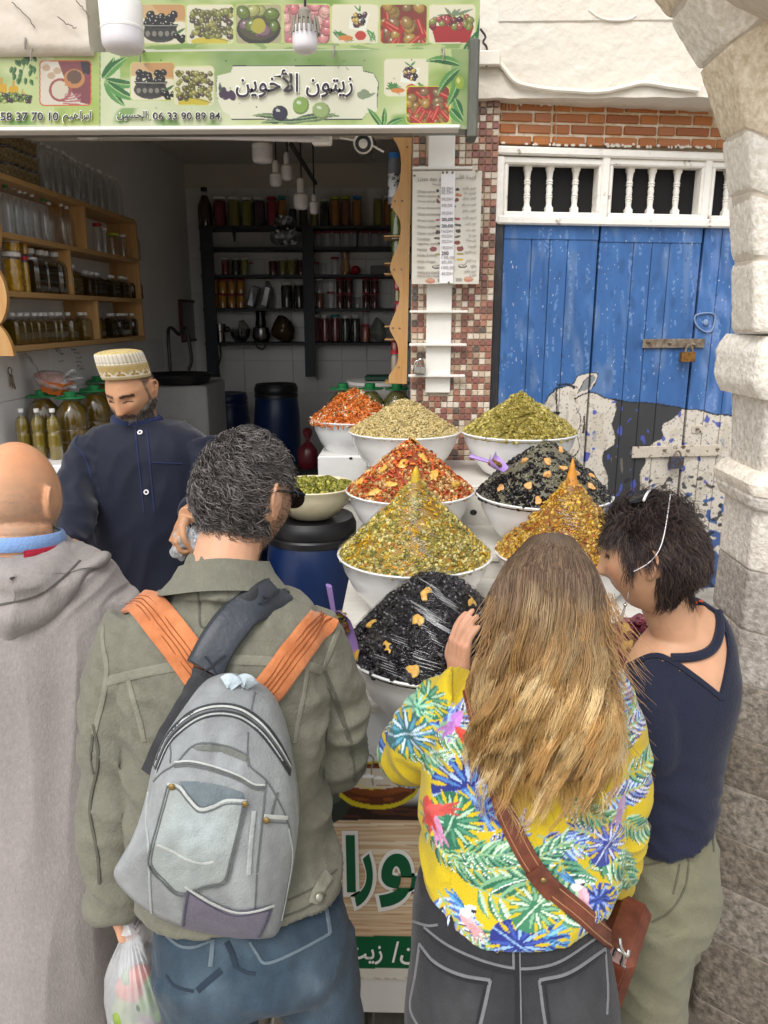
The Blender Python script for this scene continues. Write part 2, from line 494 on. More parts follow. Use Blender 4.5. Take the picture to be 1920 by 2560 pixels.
 # ------------------------------------------------------------------ lettering (letters joined by their printed forms)
_AR={}
for _c,_b,_n in(('ا',0xFE8D,2),('أ',0xFE83,2),('ب',0xFE8F,4),('ة',0xFE93,2),('ت',0xFE95,4),('ج',0xFE9D,4),('ح',0xFEA1,4),('خ',0xFEA5,4),('د',0xFEA9,2),('ر',0xFEAD,2),('ز',0xFEAF,2),('س',0xFEB1,4),('ش',0xFEB5,4),('ص',0xFEB9,4),('ط',0xFEC1,4),('ع',0xFEC9,4),('ف',0xFED1,4),('ق',0xFED5,4),('ك',0xFED9,4),('ل',0xFEDD,4),('م',0xFEE1,4),('ن',0xFEE5,4),('ه',0xFEE9,4),('و',0xFEED,2),('ي',0xFEF1,4),('\ue001',0xFEF7,2),('\ue002',0xFEFB,2)):
 _AR[_c]=(_b,_n)
def arabic(t,join_first=False,join_last=False):
 t=t.replace('لأ','\ue001').replace('لا','\ue002')
 o=[]
 for i,c in enumerate(t):
  if c not in _AR:o.append(c); continue
  b,n=_AR[c]
  prev=(i>0 and t[i-1]in _AR and _AR[t[i-1]][1]==4)or(i==0 and join_first)
  nxt=n==4 and((i+1<len(t)and t[i+1]in _AR)or(i+1==len(t)and join_last))
  o.append(chr(b+(3 if prev and nxt else 2 if nxt else 1 if prev else 0)))
 return ''.join(reversed(o))
def text_geo(body,bold=0.0):
 cu=bpy.data.curves.new('lettering','FONT'); cu.body=body; cu.resolution_u=3; cu.offset=bold; cu.extrude=0.004
 o=bpy.data.objects.new('lettering',cu); COL.objects.link(o)
 dg=bpy.context.evaluated_depsgraph_get()
 me=bpy.data.meshes.new_from_object(o.evaluated_get(dg))
 V=np.empty(len(me.vertices)*3,np.float32); me.vertices.foreach_get('co',V); V=V.reshape(-1,3).astype(float)
 me.calc_loop_triangles()
 T=np.empty(len(me.loop_triangles)*3,np.int32); me.loop_triangles.foreach_get('vertices',T)
 bpy.data.objects.remove(o); bpy.data.curves.remove(cu); bpy.data.meshes.remove(me)
 return V,[T.reshape(-1,3)]
def text_fit(body,p0,p1,fr,bold=0.0,depth=0.0015,lift=0.001,keep=False):
 """letters filling the photo rectangle p0 (left, top) - p1 (right, bottom) on a plane: fr = function (x, y) -> point; nrm towards the viewer"""
 V,F=text_geo(body,bold)
 lo,hi=V.min(0),V.max(0)
 tl,tr,bl=fr(*p0),fr(p1[0],p0[1]),fr(p0[0],p1[1])
 eu,ew=tr-tl,tl-bl
 nn=np.cross(eu,ew); nn/=np.linalg.norm(nn)
 u=(V[:,0]-lo[0])/(hi[0]-lo[0]); q=(V[:,1]-lo[1])/max(hi[1]-lo[1],1e-6)
 d=(V[:,2]-lo[2])/max(hi[2]-lo[2],1e-6)
 return bl+u[:,None]*eu+q[:,None]*ew+(lift+d*depth)[:,None]*nn,F
 # ================================================================== THE PLACE
YF=3.25
XL,YB,ZC=-1.70,6.35,3.12
ZFL=0.2
M_plaster=pmat('white_plaster',H('#ded8cc'),0.85,0.1,5,0.6,26,col2=H('#d3cabb'),bdist=0.012)
M_ceil=pmat('grey_plaster',H('#d8d0c4'),0.9,0.06,3,0.4,25,col2=H('#c7bcae'),bdist=0.01)
M_grey=pmat('grey_wall_paint',H('#eae8e6'),0.6,0.05,3,0.1,40,col2=H('#e0deda'))
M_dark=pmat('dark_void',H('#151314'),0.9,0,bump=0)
M_tilewall=pmat('white_wall_tile',H('#e8e7e5'),0.25,0.05,4,0.05,20)
M_grout=pmat('grout',H('#8d8a86'),0.9,0.1)
M_floor=pmat('dark_floor',H('#b8b1a7'),0.8,0.2,8,0.2)
M_ground=pmat('paving_base',H('#aaa398'),0.95,0.25,10,0.4,60)
M_paver=pmat('paver_stone',H('#6b645b'),0.85,0.25,9,0.5,50,col2=H('#565049'),bdist=0.006)
def box_obj(name,lo,hi,mat,kind='structure',bev=0.0,parent=None):
 lo,hi=np.array(lo,float),np.array(hi,float)
 V,F=g_box((lo+hi)/2,hi-lo,bev)
 o=mko(name,V,F,mat,parent)
 if kind:o['kind']=kind
 return o
 # ground, with the paving stones that show between the legs
V,F=g_box((0,0,-0.03),(160,160,0.04)); ground=tag(mko('ground',V,F,M_ground,origin=(0,0,0)),kind='structure')
pm=[]
for k in range(6):
 V,F=g_box((0,0,0),(0.27+0.02*rnd.random(),0.165,0.03),0.008)
 V=V+0.003*np.stack([vn(V+k,9,3),vn(V+k,9,4),vn(V+k,9,5)],-1)
 pm.append(mk_mesh('paver',V,F,M_paver))
for j in range(8):
 for i in range(9):
  o=bpy.data.objects.new('paver',rnd.choice(pm)); COL.objects.link(o); o.parent=ground
  o.location=(-1.1+i*0.29+(j%2)*0.14,0.75+j*0.178,0.0+rnd.uniform(-0.002,0.003)); o.rotation_euler=(rnd.uniform(-.01,.01),rnd.uniform(-.01,.01),rnd.uniform(-.02,.02))
box_obj('floor',(XL-0.1,2.2,-0.02),(1.4,YB+0.1,ZFL),M_floor)
box_obj('ceiling',(XL-0.1,YF+0.15,ZC),(1.4,YB+0.1,ZC+0.1),pmat('ceiling_paint',H('#d8d2c8'),0.9,0.08,3,0.1))
box_obj('wall_right',(0.56,3.62,0),(0.66,YB,ZC),M_grey)  # unseen right wall, brought closer to bounce more light through the shop
# left wall: grey paint above, big white tiles below
wl=box_obj('wall_left',(XL-0.1,2.9,0),(XL,YB,ZC),M_grey)
zt=atX(45,880,XL+0.01)[2]
tl_me={}
def wall_tile(parent,c,sx,sz,axis):
 key=(round(sx,3),round(sz,3),axis)
 if key not in tl_me:
  V,F=g_box((0,0,0),(sx,0.012,sz)if axis=='y' else(0.012,sx,sz),0.002)
  tl_me[key]=mk_mesh('tile',V,F,M_tilewall)
 o=bpy.data.objects.new('tile',tl_me[key]); COL.objects.link(o); o.parent=parent
 o.location=Vector(c)-Vector(wloc(parent))+Vector((rnd.uniform(-.001,.001),)*3)
for i in range(6):
 for j in range(4):
  wall_tile(wl,(XL+0.003,3.1+0.3+i*0.602,zt-0.1-j*0.201),0.598,0.198,'x')
  # back wall: tiles 0.2 m wide up to the top shelf, cream paint above
wb=box_obj('wall_back',(XL,YB,0),(1.4,YB+0.1,ZC),pmat('cream_wall_paint',H('#d8d0c2'),0.85,0.06,3,0.1))
ztb=at(700,470,YB)[2]
for i in range(10):
 for j in range(13):
  wall_tile(wb,(XL+0.10+i*0.2,YB-0.003,ztb-0.13-j*0.262),0.198,0.26,'y')
  # wall over the opening; past the left edge an unseen wall added to block light
zl=at(600,322,YF)[2]
tag(box_obj('lintel',(-5.0,YF,zl),(0.02,YF+0.2,4.6),M_plaster),kind='structure')
tag(box_obj('wall_light_block',(-5.0,3.1,0),(XL-0.1,YF+0.2,zl),M_plaster),kind='structure')
V,F=g_box((XL-0.02,3.02,1.0),(0.05,0.05,2.0),0.004)
tag(mko('door_post',V,F,pmat('dark_wood_post',H('#2c2422'),0.6)),'dark slim door post at the left edge beside the hanging keys','door post')
# plaster soffit at the upper left, in front of the small sign
p0,p1=at(-700,-420,2.79),at(224,131,2.79)
nx,nz=120,80
X,Zz=np.meshgrid(np.linspace(p0[0],p1[0],nx),np.linspace(p1[2],p0[2],nz),indexing='ij')
V=np.stack([X.ravel(),np.full(X.size,2.79),Zz.ravel()],-1)
V[:,1]+=0.012*fbm(V,2.5,3,5)+0.004*ridge(V@np.array([[1,0,.4],[0,1,0],[-.4,0,1]]),(3,1,9),8)
V[:,1]+=0.02*np.maximum(0,1-(V[:,2]-p1[2])/0.03)**2
edge=V.copy(); edge[:,1]=3.25
n0=len(V)
fr_=grid_faces(nx,nz)
rim=[i*nz for i in range(nx)]+[(nx-1)*nz+j for j in range(1,nz)]
q=np.array([[a,b,b+n0,a+n0]for a,b in zip(rim[:-1],rim[1:])])
tag(mko('plaster_soffit',np.concatenate([V,edge]),[fr_[:,::-1],q],M_ceil,sharp=60),'cracked grey plaster block at the upper left above the long sign','plaster wall')
mb=MB()
for pts in([(120,20),(250,140),(372,290)],[(780,5),(860,80),(925,180)],[(600,165),(700,250),(800,300)]):
 P=[Vector(at(x/4.1475,y/4.1475,2.782))for x,y in spl(pts,12)]
 P=[(p.x+rnd.uniform(-.003,.003),p.y,p.z+rnd.uniform(-.003,.003))for p in P]
 mb.add(*g_tube(P,0.0016,5))
mb.build('crack',pmat('crack_shade',H('#6d645a'),0.9,0,bump=0),bpy.data.objects['plaster_soffit'])
# white plaster wall above the brick band, lumpy and patched
def lumpy(name,x0,y0,x1,y1,Y,nx,nz,amp,seed,mat,low=0.0):
 a,b=at(x0,y0,Y),at(x1,y1,Y)
 X,Zz=np.meshgrid(np.linspace(a[0],b[0],nx),np.linspace(b[2],a[2],nz),indexing='ij')
 V=np.stack([X.ravel(),np.full(X.size,float(Y)),Zz.ravel()],-1)
 if low:V[:,2]+=np.where(np.tile(np.arange(nz)==0,nx),low*vn(V,14,seed+9),0)
 V[:,1]+=amp*fbm(V,3.2,2,seed)+amp*.3*fbm(V,17,3,seed+5)-amp*0.7*np.maximum(0,ridge(V,6,seed+3)-0.75)
 F=grid_faces(nx,nz)
 n0=len(V); B=V.copy(); B[:,1]=Y+0.3
 rim=[i*nz for i in range(nx)]+[(nx-1)*nz+j for j in range(1,nz)]
 q=np.array([[p,r,r+n0,p+n0]for p,r in zip(rim[:-1],rim[1:])])
 rim2=[j for j in range(nz)]
 q2=np.array([[r,p,p+n0,r+n0]for p,r in zip(rim2[:-1],rim2[1:])])
 return mko(name,np.concatenate([V,B]),[F[:,::-1],np.concatenate([q,q2])],mat,sharp=70)
wp=lumpy('wall_plaster',1150,-500,2500,237,YF-0.05,260,150,0.009,21,M_plaster,0.004)
tag(wp,'lumpy white plastered wall above the orange brick tiles','wall')
V,F=g_box(tuple((at(1180,20,YF-0.075)+at(2500,-500,YF-0.075))/2+np.array([0,.05,0])),(1.6,0.06,0.72),0.02)
mko('ledge',V,F,M_plaster,wp)
zz=Z(1000,0,1.803)
mb=MB()
cab=[(435,268),(470,310),(520,368),(600,392),(700,405),(780,410),(860,415),(930,410),(1000,395),(1100,375),(1220,392),(1345,408)]
mb.add(*g_tube(spl([at(*zz(*p),YF-0.062-(0.0 if i else-.01))for i,p in enumerate(cab)],60),0.009,8))
cb2=[(850,45),(900,80),(960,92),(1030,88),(1065,70)]
mb.add(*g_tube(spl([at(*zz(*p),YF-0.055)for p in cb2],20),0.004,6))
tag(mb.build('cable',pmat('painted_cable',H('#e4ddd0'),0.7,0.1,20)),'white painted cable sagging along the plaster wall above the brick tiles','cable')
mb=MB()
P=spl([at(*zz(*p),YF-0.075)for p in((362,130),(385,165),(375,190),(392,220),(390,300))],26)
mb.add(*g_tube(P,0.004,6))
tag(mb.build('cable',pmat('black_cable',H('#3a332e'),0.6)),'short thin black cable hanging beside the right end of the signs','cable')
V,F=g_box(at(*zz(395,265),YF-0.07),(0.09,0.03,0.05),0.004)
tag(mko('junction_box',V,F,pmat('painted_cable')),'small white junction box beside the right end of the long sign','junction box')
# ------------------------------------------------------------------ mosaic pillar
xa,xb=at(1030,600,YF)[0],at(1238,600,YF)[0]
pil=thing('tile_pillar','pillar covered in small red, beige and black mosaic tiles between shop and blue door','pillar',(xa,YF,0))
V,F=g_box(((xa+xb)/2,YF+0.2,1.9),(xb-xa,0.4,3.8)); mko('core',V,F,pmat('pale_grout',H('#cfc2b0'),0.9,0.1,30),pil)
TC=[H('#7c4a40'),H('#94594a'),H('#a8705c'),H('#d6c8b4'),H('#cbb9a2'),H('#ddd2c2'),H('#a98d76'),H('#4a4340'),H('#8a4a4a'),H('#6b453b')]
TW=[14,14,9,16,12,9,8,6,7,6]
TC=[mixc(c,H('#b3a08c'),.16)for c in TC]
mats_t=[pmat('mosaic_tile_%d'%i,c,0.28,0.18,70,0.1,120,stretch=(1,1,2.2))for i,c in enumerate(TC)]
pitch=(xb-xa)/13.0
Vt,Ft=g_box((0,0,0),(pitch*0.9,0.012,pitch*0.9),0.0025)
tms=[mk_mesh('tile',Vt,Ft,m)for m in mats_t]
ztop=at(1130,215,YF)[2]
rest=MB(); nt_=0
covered=[(1036,432,1192,706),(1073,300,1118,985)]
for j in range(66):
 for i in range(13):
  c=np.array([xa+(i+.5)*pitch,YF-0.004,ztop-(j+.5)*pitch])
  px,py=proj(c[None]); px,py=px[0],py[0]
  if any(x0<px<x1 and y0<py<y1 for x0,y0,x1,y1 in covered):continue
  k=rnd.choices(range(len(TC)),TW)[0]
  c=c+np.array([0,rnd.uniform(-.001,.001),0])
  if nt_<300 and py>205 and not(py<330 and px<1185):
   o=bpy.data.objects.new('tile',tms[k]); COL.objects.link(o); o.parent=pil; o.location=c-np.array(pil.location); nt_+=1
  else:rest.add(Vt+c,Ft,TC[k])
tag(rest.build('tile',pmat('mosaic_tile_mixed',rough=0.28,attr=True,var=0.18,vs=70),pil),kind='stuff')
# white board with thin rods on the pillar
M_white=pmat('white_gloss_paint',H('#e6e3dc'),0.4,0.05,10,0.08,40)
def plate_y(x0,y0,x1,y1,Y,th,bev=0.002):
 a,b=at(x0,y0,Y),at(x1,y1,Y)
 return g_box(((a[0]+b[0])/2,Y+th/2,(a[2]+b[2])/2),(abs(b[0]-a[0]),th,abs(a[2]-b[2])),bev)
rack=thing('rack','white upright board with four thin white bars screwed to the mosaic pillar','rack',at(1095,982,YF-0.02))
mko('board',*plate_y(1072,322,1125,982,YF-0.024,0.012),M_white,rack)
for x0,x1,y in((1031,1182,419.7),(1024,1170,779),(1023,1167,862),(1021,1163,940)):
 mko('bar',*plate_y(x0,y-3.4,x1,y+3.4,YF-0.055,0.03,0.002),M_white,rack)
zz=Z(960,300,2.573)
pl=thing('padlock','chrome padlock pair resting on the lowest white bar of the pillar','padlock',at(*zz(225,1635),YF-0.04))
M_chrome=pmat('chrome',H('#b9b7b2'),0.22,0.1,metal=1.0,bump=0)
for dx,k in((0,1.0),(-22,0.8)):
 c=at(*zz(235+dx,1612),YF-0.06-(0.02 if dx else 0))
 V,F=g_box(c,(0.042*k,0.02,0.032*k),0.005); mko('body',V,F,M_chrome,pl)
 P=[c+np.array([0.015*k*math.cos(t),0,0.012+0.034*k*math.sin(t)])for t in np.linspace(0,math.pi,14)]
 mko('shackle',*g_tube(P,0.0042*k,8),M_chrome,pl)
 # ------------------------------------------------------------------ the door wall (turned a little away): bricks, baluster window, blue door
DA=R(9.8)
DX,DN=np.array([math.cos(DA),math.sin(DA),0]),np.array([math.sin(DA),-math.cos(DA),0])
DO=at(1238,600,YF+0.03)
def dh(x,y,off=0.0):
 d=ray(x,y); o=DO+DN*off
 return C0+d*(np.dot(o-C0,DN)/np.dot(d,DN))
def uw(x,y,off=0.0):
 p=dh(x,y,off)-DO
 return np.array([p@DX,p[2]+DO[2]])
def dpt(u,w_,off):return DO*np.array([1,1,0])+DX*u+np.array([0,0,w_])+DN*off
RD=np.stack([DX,-DN,[0,0,1]],1)
def dbox(u0,w0,u1,w1,off,th,bev=0.002):
 """box whose front face is `off` proud of the door wall"""
 c=dpt((u0+u1)/2,(w0+w1)/2,off-th/2)
 return g_box(c,(abs(u1-u0),th,abs(w1-w0)),bev,rot=RD)
zz=Z(1200,220,2.5136)
a,b=uw(1240,246),uw(1860,372)
V,F=dbox(a[0],b[1],b[0]+.3,a[1]+.04,0.0,0.25)
bb=tag(mko('brick_band',V,F,pmat('brick_grout',H('#d3b78c'),0.9,0.15,25,col2=H('#e3d9c8')),origin=tuple(dpt(a[0],b[1],0))),'band of glossy orange brick tiles with pale joints above the window','brick panel')
rows=[(80,140,[(135,232),(248,452),(470,570),(587,785),(805,905),(920,1120),(1138,1235),(1255,1440)]),(150,210,[(132,330),(348,448),(465,668),(685,785),(800,998),(1015,1118),(1133,1330),(1350,1460)]),(222,282,[(127,225),(243,445),(462,562),(578,778),(795,893),(910,1108),(1125,1225),(1240,1440),(1458,1560)]),(295,353,[(125,322),(338,440),(460,658),(675,775),(790,985),(1003,1105),(1120,1320),(1338,1480),(1495,1580)])]
bm_=[pmat('brick_%d'%i,c,0.32,0.12,18,0.12,60,stretch=(0.5,1,4))for i,c in enumerate((H('#a8642f'),H('#b36e36'),H('#9c5a2c'),H('#a96a3c')))]
for y0,y1,xs in rows:
 for x0,x1 in xs:
  dy=((x0+x1)/2-130)*0.019
  p,r=uw(*zz(x0,y0+dy),0.008),uw(*zz(x1,y1+dy),0.008)
  mko('brick',*dbox(p[0],r[1],r[0],p[1],0.008+rnd.uniform(-.001,.001),0.02,0.003),rnd.choice(bm_),bb)
mb=MB()
for x,y,l in((150,82,40),(170,82,60),(190,82,48),(478,165,165),(135,150,50),(350,84,34),(362,84,22)):
 P=[dh(*zz(x+rnd.uniform(-1,1),y+l*t),0.0115)for t in np.linspace(0,1,8)]
 mb.add(*g_tube(P,np.linspace(0.0022,0.0034,8),6,flat=0.4))
for k in range(90):
 x=rnd.uniform(140,1460)
 y=(78+rnd.random()**2*26 if k%2 else 352-rnd.random()**2*14)+(x-130)*0.019
 mb.add(*g_ell(dh(*zz(x,y),0.0102),(rnd.uniform(.004,.014),rnd.uniform(.003,.007),0.002),rot=RD@eul(R(90),0,0),nu=7,nv=5))
mb.build('paint_splash',M_plaster,bb)
M_chip=pmat('chipped_white_paint',H('#b0a495'),0.55,0.06,14,0.6,45,col2=H('#eeeae2'),cs=(0.34,0.4),bdist=0.006)
tw=thing('transom_window','chipped white wooden window with turned balusters above the blue door','window',tuple(dpt(0.35,uw(1400,565)[1],0)))
def dbz(x0,y0,x1,y1,off,th,bev=0.004,sl=0.022):
 """door-wall box from enlarged-crop corners; rows fall a little to the right in the crop"""
 xm=(x0+x1)/2
 p=uw(*zz(x0,(y0+y1)/2+(x0-xm)*sl),off); r=uw(*zz(x1,(y0+y1)/2+(x1-xm)*sl),off)
 t,b_=uw(*zz(xm,y0),off)[1],uw(*zz(xm,y1),off)[1]
 return dbox(p[0],b_,r[0],t,off,th,bev)
fr=MB()
fr.add(*dbz(110,384,1640,436,0.035,0.10,0.006)); fr.add(*dbz(110,812,1640,866,0.03,0.10,0.006))
for x0,x1 in((104,152),(768,812),(1412,1452)):fr.add(*dbz(x0-4,425,x1,845,0.026,0.09,0.005))
mko('frame',fr.arrays()[0],fr.arrays()[1],M_chip,tw)
for x0,x1,yo in((150,780,0),(806,1424,12),(1446,1640,24)):
 s=MB()
 s.add(*dbz(x0,437+yo,x1,482+yo,0.018,0.10,0.006,0.012)); s.add(*dbz(x0,778+yo,x1,818+yo,0.018,0.10,0.006,0.012))
 s.add(*dbz(x0,474+yo,x0+28,786+yo,0.016,0.10,0.006)); s.add(*dbz(x1-36,474+yo,x1,786+yo,0.016,0.12,0.006))
 V,F,_=s.arrays(); mko('sash',V,F,M_chip,tw)
prof=[(.5,0),(.5,.12),(.42,.15),(.36,.2),(.42,.3),(.36,.31),(.46,.325),(.46,.345),(.34,.36),(.44,.375),(.44,.395),(.36,.41),(.44,.5),(.34,.585),(.46,.6),(.46,.62),(.34,.635),(.46,.65),(.46,.67),(.36,.69),(.42,.78),(.48,.85),(.5,.88),(.5,1)]
for xt,xb_,yo in((300,292,0),(440,430,0),(605,588,2),(945,928,12),(1085,1062,14),(1245,1220,16),(1560,1535,24)):
 p,r=dh(*zz(xt,478+yo),-0.03),dh(*zz(xb_,790+yo),-0.03)
 hgt=p[2]-r[2]; wd=0.030
 a_=np.linspace(0,2*np.pi,20,endpoint=False)
 ringv=[]
 for(rr,t)in prof:
  sq=t<0.13 or t>0.86
  k=1.0/np.maximum(np.abs(np.cos(a_)),np.abs(np.sin(a_)))if sq else np.ones(20)
  k=np.minimum(k,1.3)
  ringv.append(np.stack([rr*k*np.cos(a_)*wd,rr*k*np.sin(a_)*wd,np.full(20,t*hgt)],-1))
 V=np.concatenate(ringv)@RD.T; t=(V[:,2]/hgt)[:,None]
 V=V+r+t*(p-r)*np.array([1,1,0])
 mko('baluster',V,grid_faces(len(prof),20,False,True)[:,::-1],M_chip,tw)
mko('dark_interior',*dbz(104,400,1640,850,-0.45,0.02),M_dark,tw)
# blue door: planks with the painted cow running across them
M_door=pmat('old_blue_paint',rough=0.5,attr=True,var=0.06,vs=30,bump=0.22,bs=70,stretch=(1,1,0.25),bdist=0.003)
zc=Z(1200,500,2.304)
def zcl(p):return[zc(*q)for q in p]
def paint_door(V,only_blue=False):
 X,Y=proj(V); p=Paint(X,Y,H('#3a659f'))
 W=np.stack([X,Y,X*0],-1)
 n1=fbm(W,(0.02,0.006,1),4,3)
 p.put(sst(0.0,0.6,n1),H('#4a77b0'),0.8); p.put(sst(0.05,0.6,-n1),H('#31588c'),0.8)
 p.put(sst(1700,1765,X)*sst(-.2,.5,vn(W,(.05,.012,1),6)),H('#6f8cc4'),0.6)
 st=vn(W,(0.09,0.014,1),9)
 p.put((st>0.38)&(vn(W,0.13,4)>0.05),H('#86a6d2'),0.4)
 p.put(sst(.25,.6,vn(W,(.03,.008,1),61)),H('#6f88ad'),.45); p.put(sst(.3,.7,vn(W,(.05,.02,1),62)),H('#24466f'),.4)
 chip=(vn(W,(0.26,0.09,1),12)+.5*vn(W,.5,13)>0.86)&(vn(W,0.018,5)>0.05)
 p.put(chip,H('#d5dbe2'),0.75)
 p.put((vn(W,(0.2,0.11,1),30)>0.6)&(vn(W,0.02,8)>0),H('#30465f'),0.6)
 if only_blue:return p.c
 p.X=X+3.0*vn(W,.035,71)+1.6*vn(W,.15,72); p.Y=Y+3.0*vn(W,.035,73)+1.6*vn(W,.15,74)
 wh,bk=H('#d2cabd'),H('#3a3b3d')
 p.poly(zcl([(370,1165),(400,1120),(450,1085),(520,1075),(600,1105),(640,1110),(780,1150),(1165,1195),(1345,1230),(1600,1262),(1600,2400),(100,2400),(340,1600),(350,1300)]),wh)
 low=in_poly(X,Y,zcl([(370,1165),(450,1085),(780,1150),(1345,1230),(1600,1262),(1600,2400),(100,2400)]))
 p.put(low&(vn(W,(0.11,0.11,1),41)>0.5)&(vn(W,0.02,2)>-.1),H('#a59a8c'),0.7)
 p.put(low&(sst(.1,.6,vn(W,(.03,.02,1),47))>.3),H('#b9ae9c'),.5); p.put(low&(vn(W,0.2,43)>0.5),H('#77706a'),0.8)
 p.poly(zcl([(785,1152),(900,1165),(1050,1175),(1165,1195),(1140,1240),(1060,1290),(1045,1330),(1060,1370),(1000,1400),(980,1425),(950,1480),(950,1520),(920,1580),(925,1640),(900,1900),(740,1900),(735,1600),(700,1500),(715,1440),(770,1410),(780,1370),(755,1290),(785,1215)]),bk)
 p.put(low&(Y>1000)&(vn(W,(0.06,.05,1),51)>0.5)&(vn(W,.015,4)>-.2),H('#4a57a8'),0.95)
 p.put(low&(vn(W,(0.045,.06,1),53)+(Y-1250)/160>0.55)&(X>1560),H('#2f5796'),0.95)
 p.put(low&(Y>1190)&(vn(W,(0.05,.07,1),57)>0.35)&(X>1560),H('#23262e'),0.9)
 p.put(low&(fbm(W,(.03,.018,1),3,81)>.42)&(Y>1080),H('#7d86a0'),.55); p.put(low&(fbm(W,(.05,.012,1),3,83)>.4),H('#8f8577'),.45)
 p.poly(zcl([(525,1072),(560,1020),(600,1003),(670,995),(677,1030),(640,1092),(610,1112),(560,1125)]),wh)
 p.poly(zcl([(562,1112),(600,1042),(650,1008),(668,1030),(630,1085)]),H('#86888a'))
 for pts,w_ in(([(370,1168),(405,1118),(450,1084),(520,1074),(560,1082)],3.2),([(545,1140),(640,1112),(780,1152),(1000,1175),(1165,1197),(1345,1230),(1600,1262)],3.6),([(525,1072),(560,1020),(600,1003),(670,995),(677,1030),(640,1092)],2.4),([(562,1112),(600,1042),(650,1008)],2.2),([(442,1086),(436,1150),(440,1230)],4.5),([(555,1200),(580,1270),(562,1350),(575,1440),(520,1490)],2.2),([(445,1065),(500,1062),(540,1085)],5)):
  p.line(zcl(pts),w_,H('#24242a'),n=24)
 p.ell(*zc(442,1228),9,4.2,H('#1f1f24'),0.15)
 p.poly(zcl([(596,1245),(608,1243),(604,1345),(590,1345)]),H('#4b3a33'))
 return p.c
door=thing('wooden_door','old folding plank door, blue above, with a faded black and white cow mural below','door',tuple(dpt(0.3,0,0)))
def plank(x0,x1,y0,wbot,off,parent,name='plank'):
 """one board of the door between two photo columns measured along the door's top; finely divided front for its worn paint"""
 u0,u1=uw(x0,600)[0]+0.0012,uw(x1,600)[0]-0.0012
 wt=uw((x0+x1)/2,y0)[1]if y0 else None
 zlow=max(wbot,0.75)
 nu,nw=max(4,int((u1-u0)/0.0026)),max(4,int((wt-zlow)/0.004))
 U,Wt=np.meshgrid(np.linspace(u0,u1,nu),np.linspace(zlow,wt,nw),indexing='ij')
 P=dpt(0,0,off)[None]+U.reshape(-1,1)*DX+Wt.reshape(-1,1)*np.array([0,0,1])
 e=np.minimum(U.ravel()-u0,u1-U.ravel())
 P=P-DN*(np.maximum(0,0.004-e)**2/0.008)[:,None]
 c=paint_door(P)
 c=c*(1-0.25*(e<0.001)[:,None])
 F=grid_faces(nu,nw); n0=len(P)
 B=P-DN*0.03
 rim=[i*nw for i in range(nu)]+[(nu-1)*nw+j for j in range(1,nw)]+[i*nw+nw-1 for i in range(nu-2,-1,-1)]+[j for j in range(nw-2,0,-1)]
 q=np.array([[a_,a_+n0,b_+n0,b_]for a_,b_ in zip(rim,rim[1:]+rim[:1])])
 o=mko(name,np.concatenate([P,B]),[F,q],M_door,parent,col=np.concatenate([c,c]),sharp=50)
 return o
for xs,yt in(((1259,1330,1376,1421,1496),558),((1500,1586,1632,1677,1755),566),((1760,1805,1850,1900),570)):
 for x0,x1 in zip(xs[:-1],xs[1:]):plank(x0,x1,yt+1,0.75,0.0,door)
 if yt<570:plank(xs[0],xs[-1],yt,uw((xs[0]+xs[-1])/2,yt+40)[1],0.004,door,'rail')
V,F=dbox(0.02,0.0,0.9,0.75,0.0,0.03); o=mko('lower_boards',V,F,pmat('plain_blue',H('#2f62a3'),0.5),door)
V,F=dbox(-0.005,0.0,uw(1257.5,600)[0],uw(1245,540)[1],0.012,0.05,0.004)
mko('jamb',V,F,pmat('black_jamb',H('#2b2a2b'),0.6,0.2,14,0.4,40,col2=H('#4a4a4c'),stretch=(1,1,.3),cs=(.5,.75)),door)
V,F=dbox(0.0,0.3,1.0,2.6,-0.04,0.02); mko('dark_gap',V,F,M_dark,door)
M_rust=pmat('rusty_iron',H('#6e5a48'),0.7,0.3,40,0.4,90,col2=H('#8f8577'),metal=0.3)
M_rustw=pmat('white_flaked_iron',H('#cfc5b4'),0.7,0.2,40,0.4,90,col2=H('#5b4636'),cs=(.55,.62),metal=0.1)
zd=Z(1500,540,2.911)
def dstrip(x0,y0,x1,y1,off,th,mat,name,parent,zf=zd):
 p,r=uw(*zf(x0,y0),off),uw(*zf(x1,y1),off)
 return mko(name,*dbox(p[0],r[1],r[0],p[1],off,th,0.002),mat,parent)
dstrip(315,895,760,960,0.012,0.008,M_rust,'hasp',door); dstrip(240,1680,880,1745,0.012,0.008,M_rustw,'hasp',door)
for x,y in((350,915),(510,925),(680,935),(470,1705),(640,1705),(855,1695),(710,1550)):
 mko('bolt',*g_ell(dh(*zd(x,y),0.014),(0.009,0.009,0.006),nu=10,nv=6),M_rust,door)
dstrip(675,1525,750,1580,0.006,0.006,M_rustw,'lock_plate',door)
mb=MB(); P=[dh(*zd(x,y),0.006)for x,y in spl([(700,720),(830,715),(815,830),(760,840),(700,790)],24,True)]
mb.add(*g_tube(np.array(P+P[:1]),0.0035,6)); mb.add(*g_ell(dh(*zd(770,775),0.004),(.012,.006,.014)))
mb.build('old_lock_scar',pmat('blue_scar',H('#7f93b4'),0.7,0.2),door)
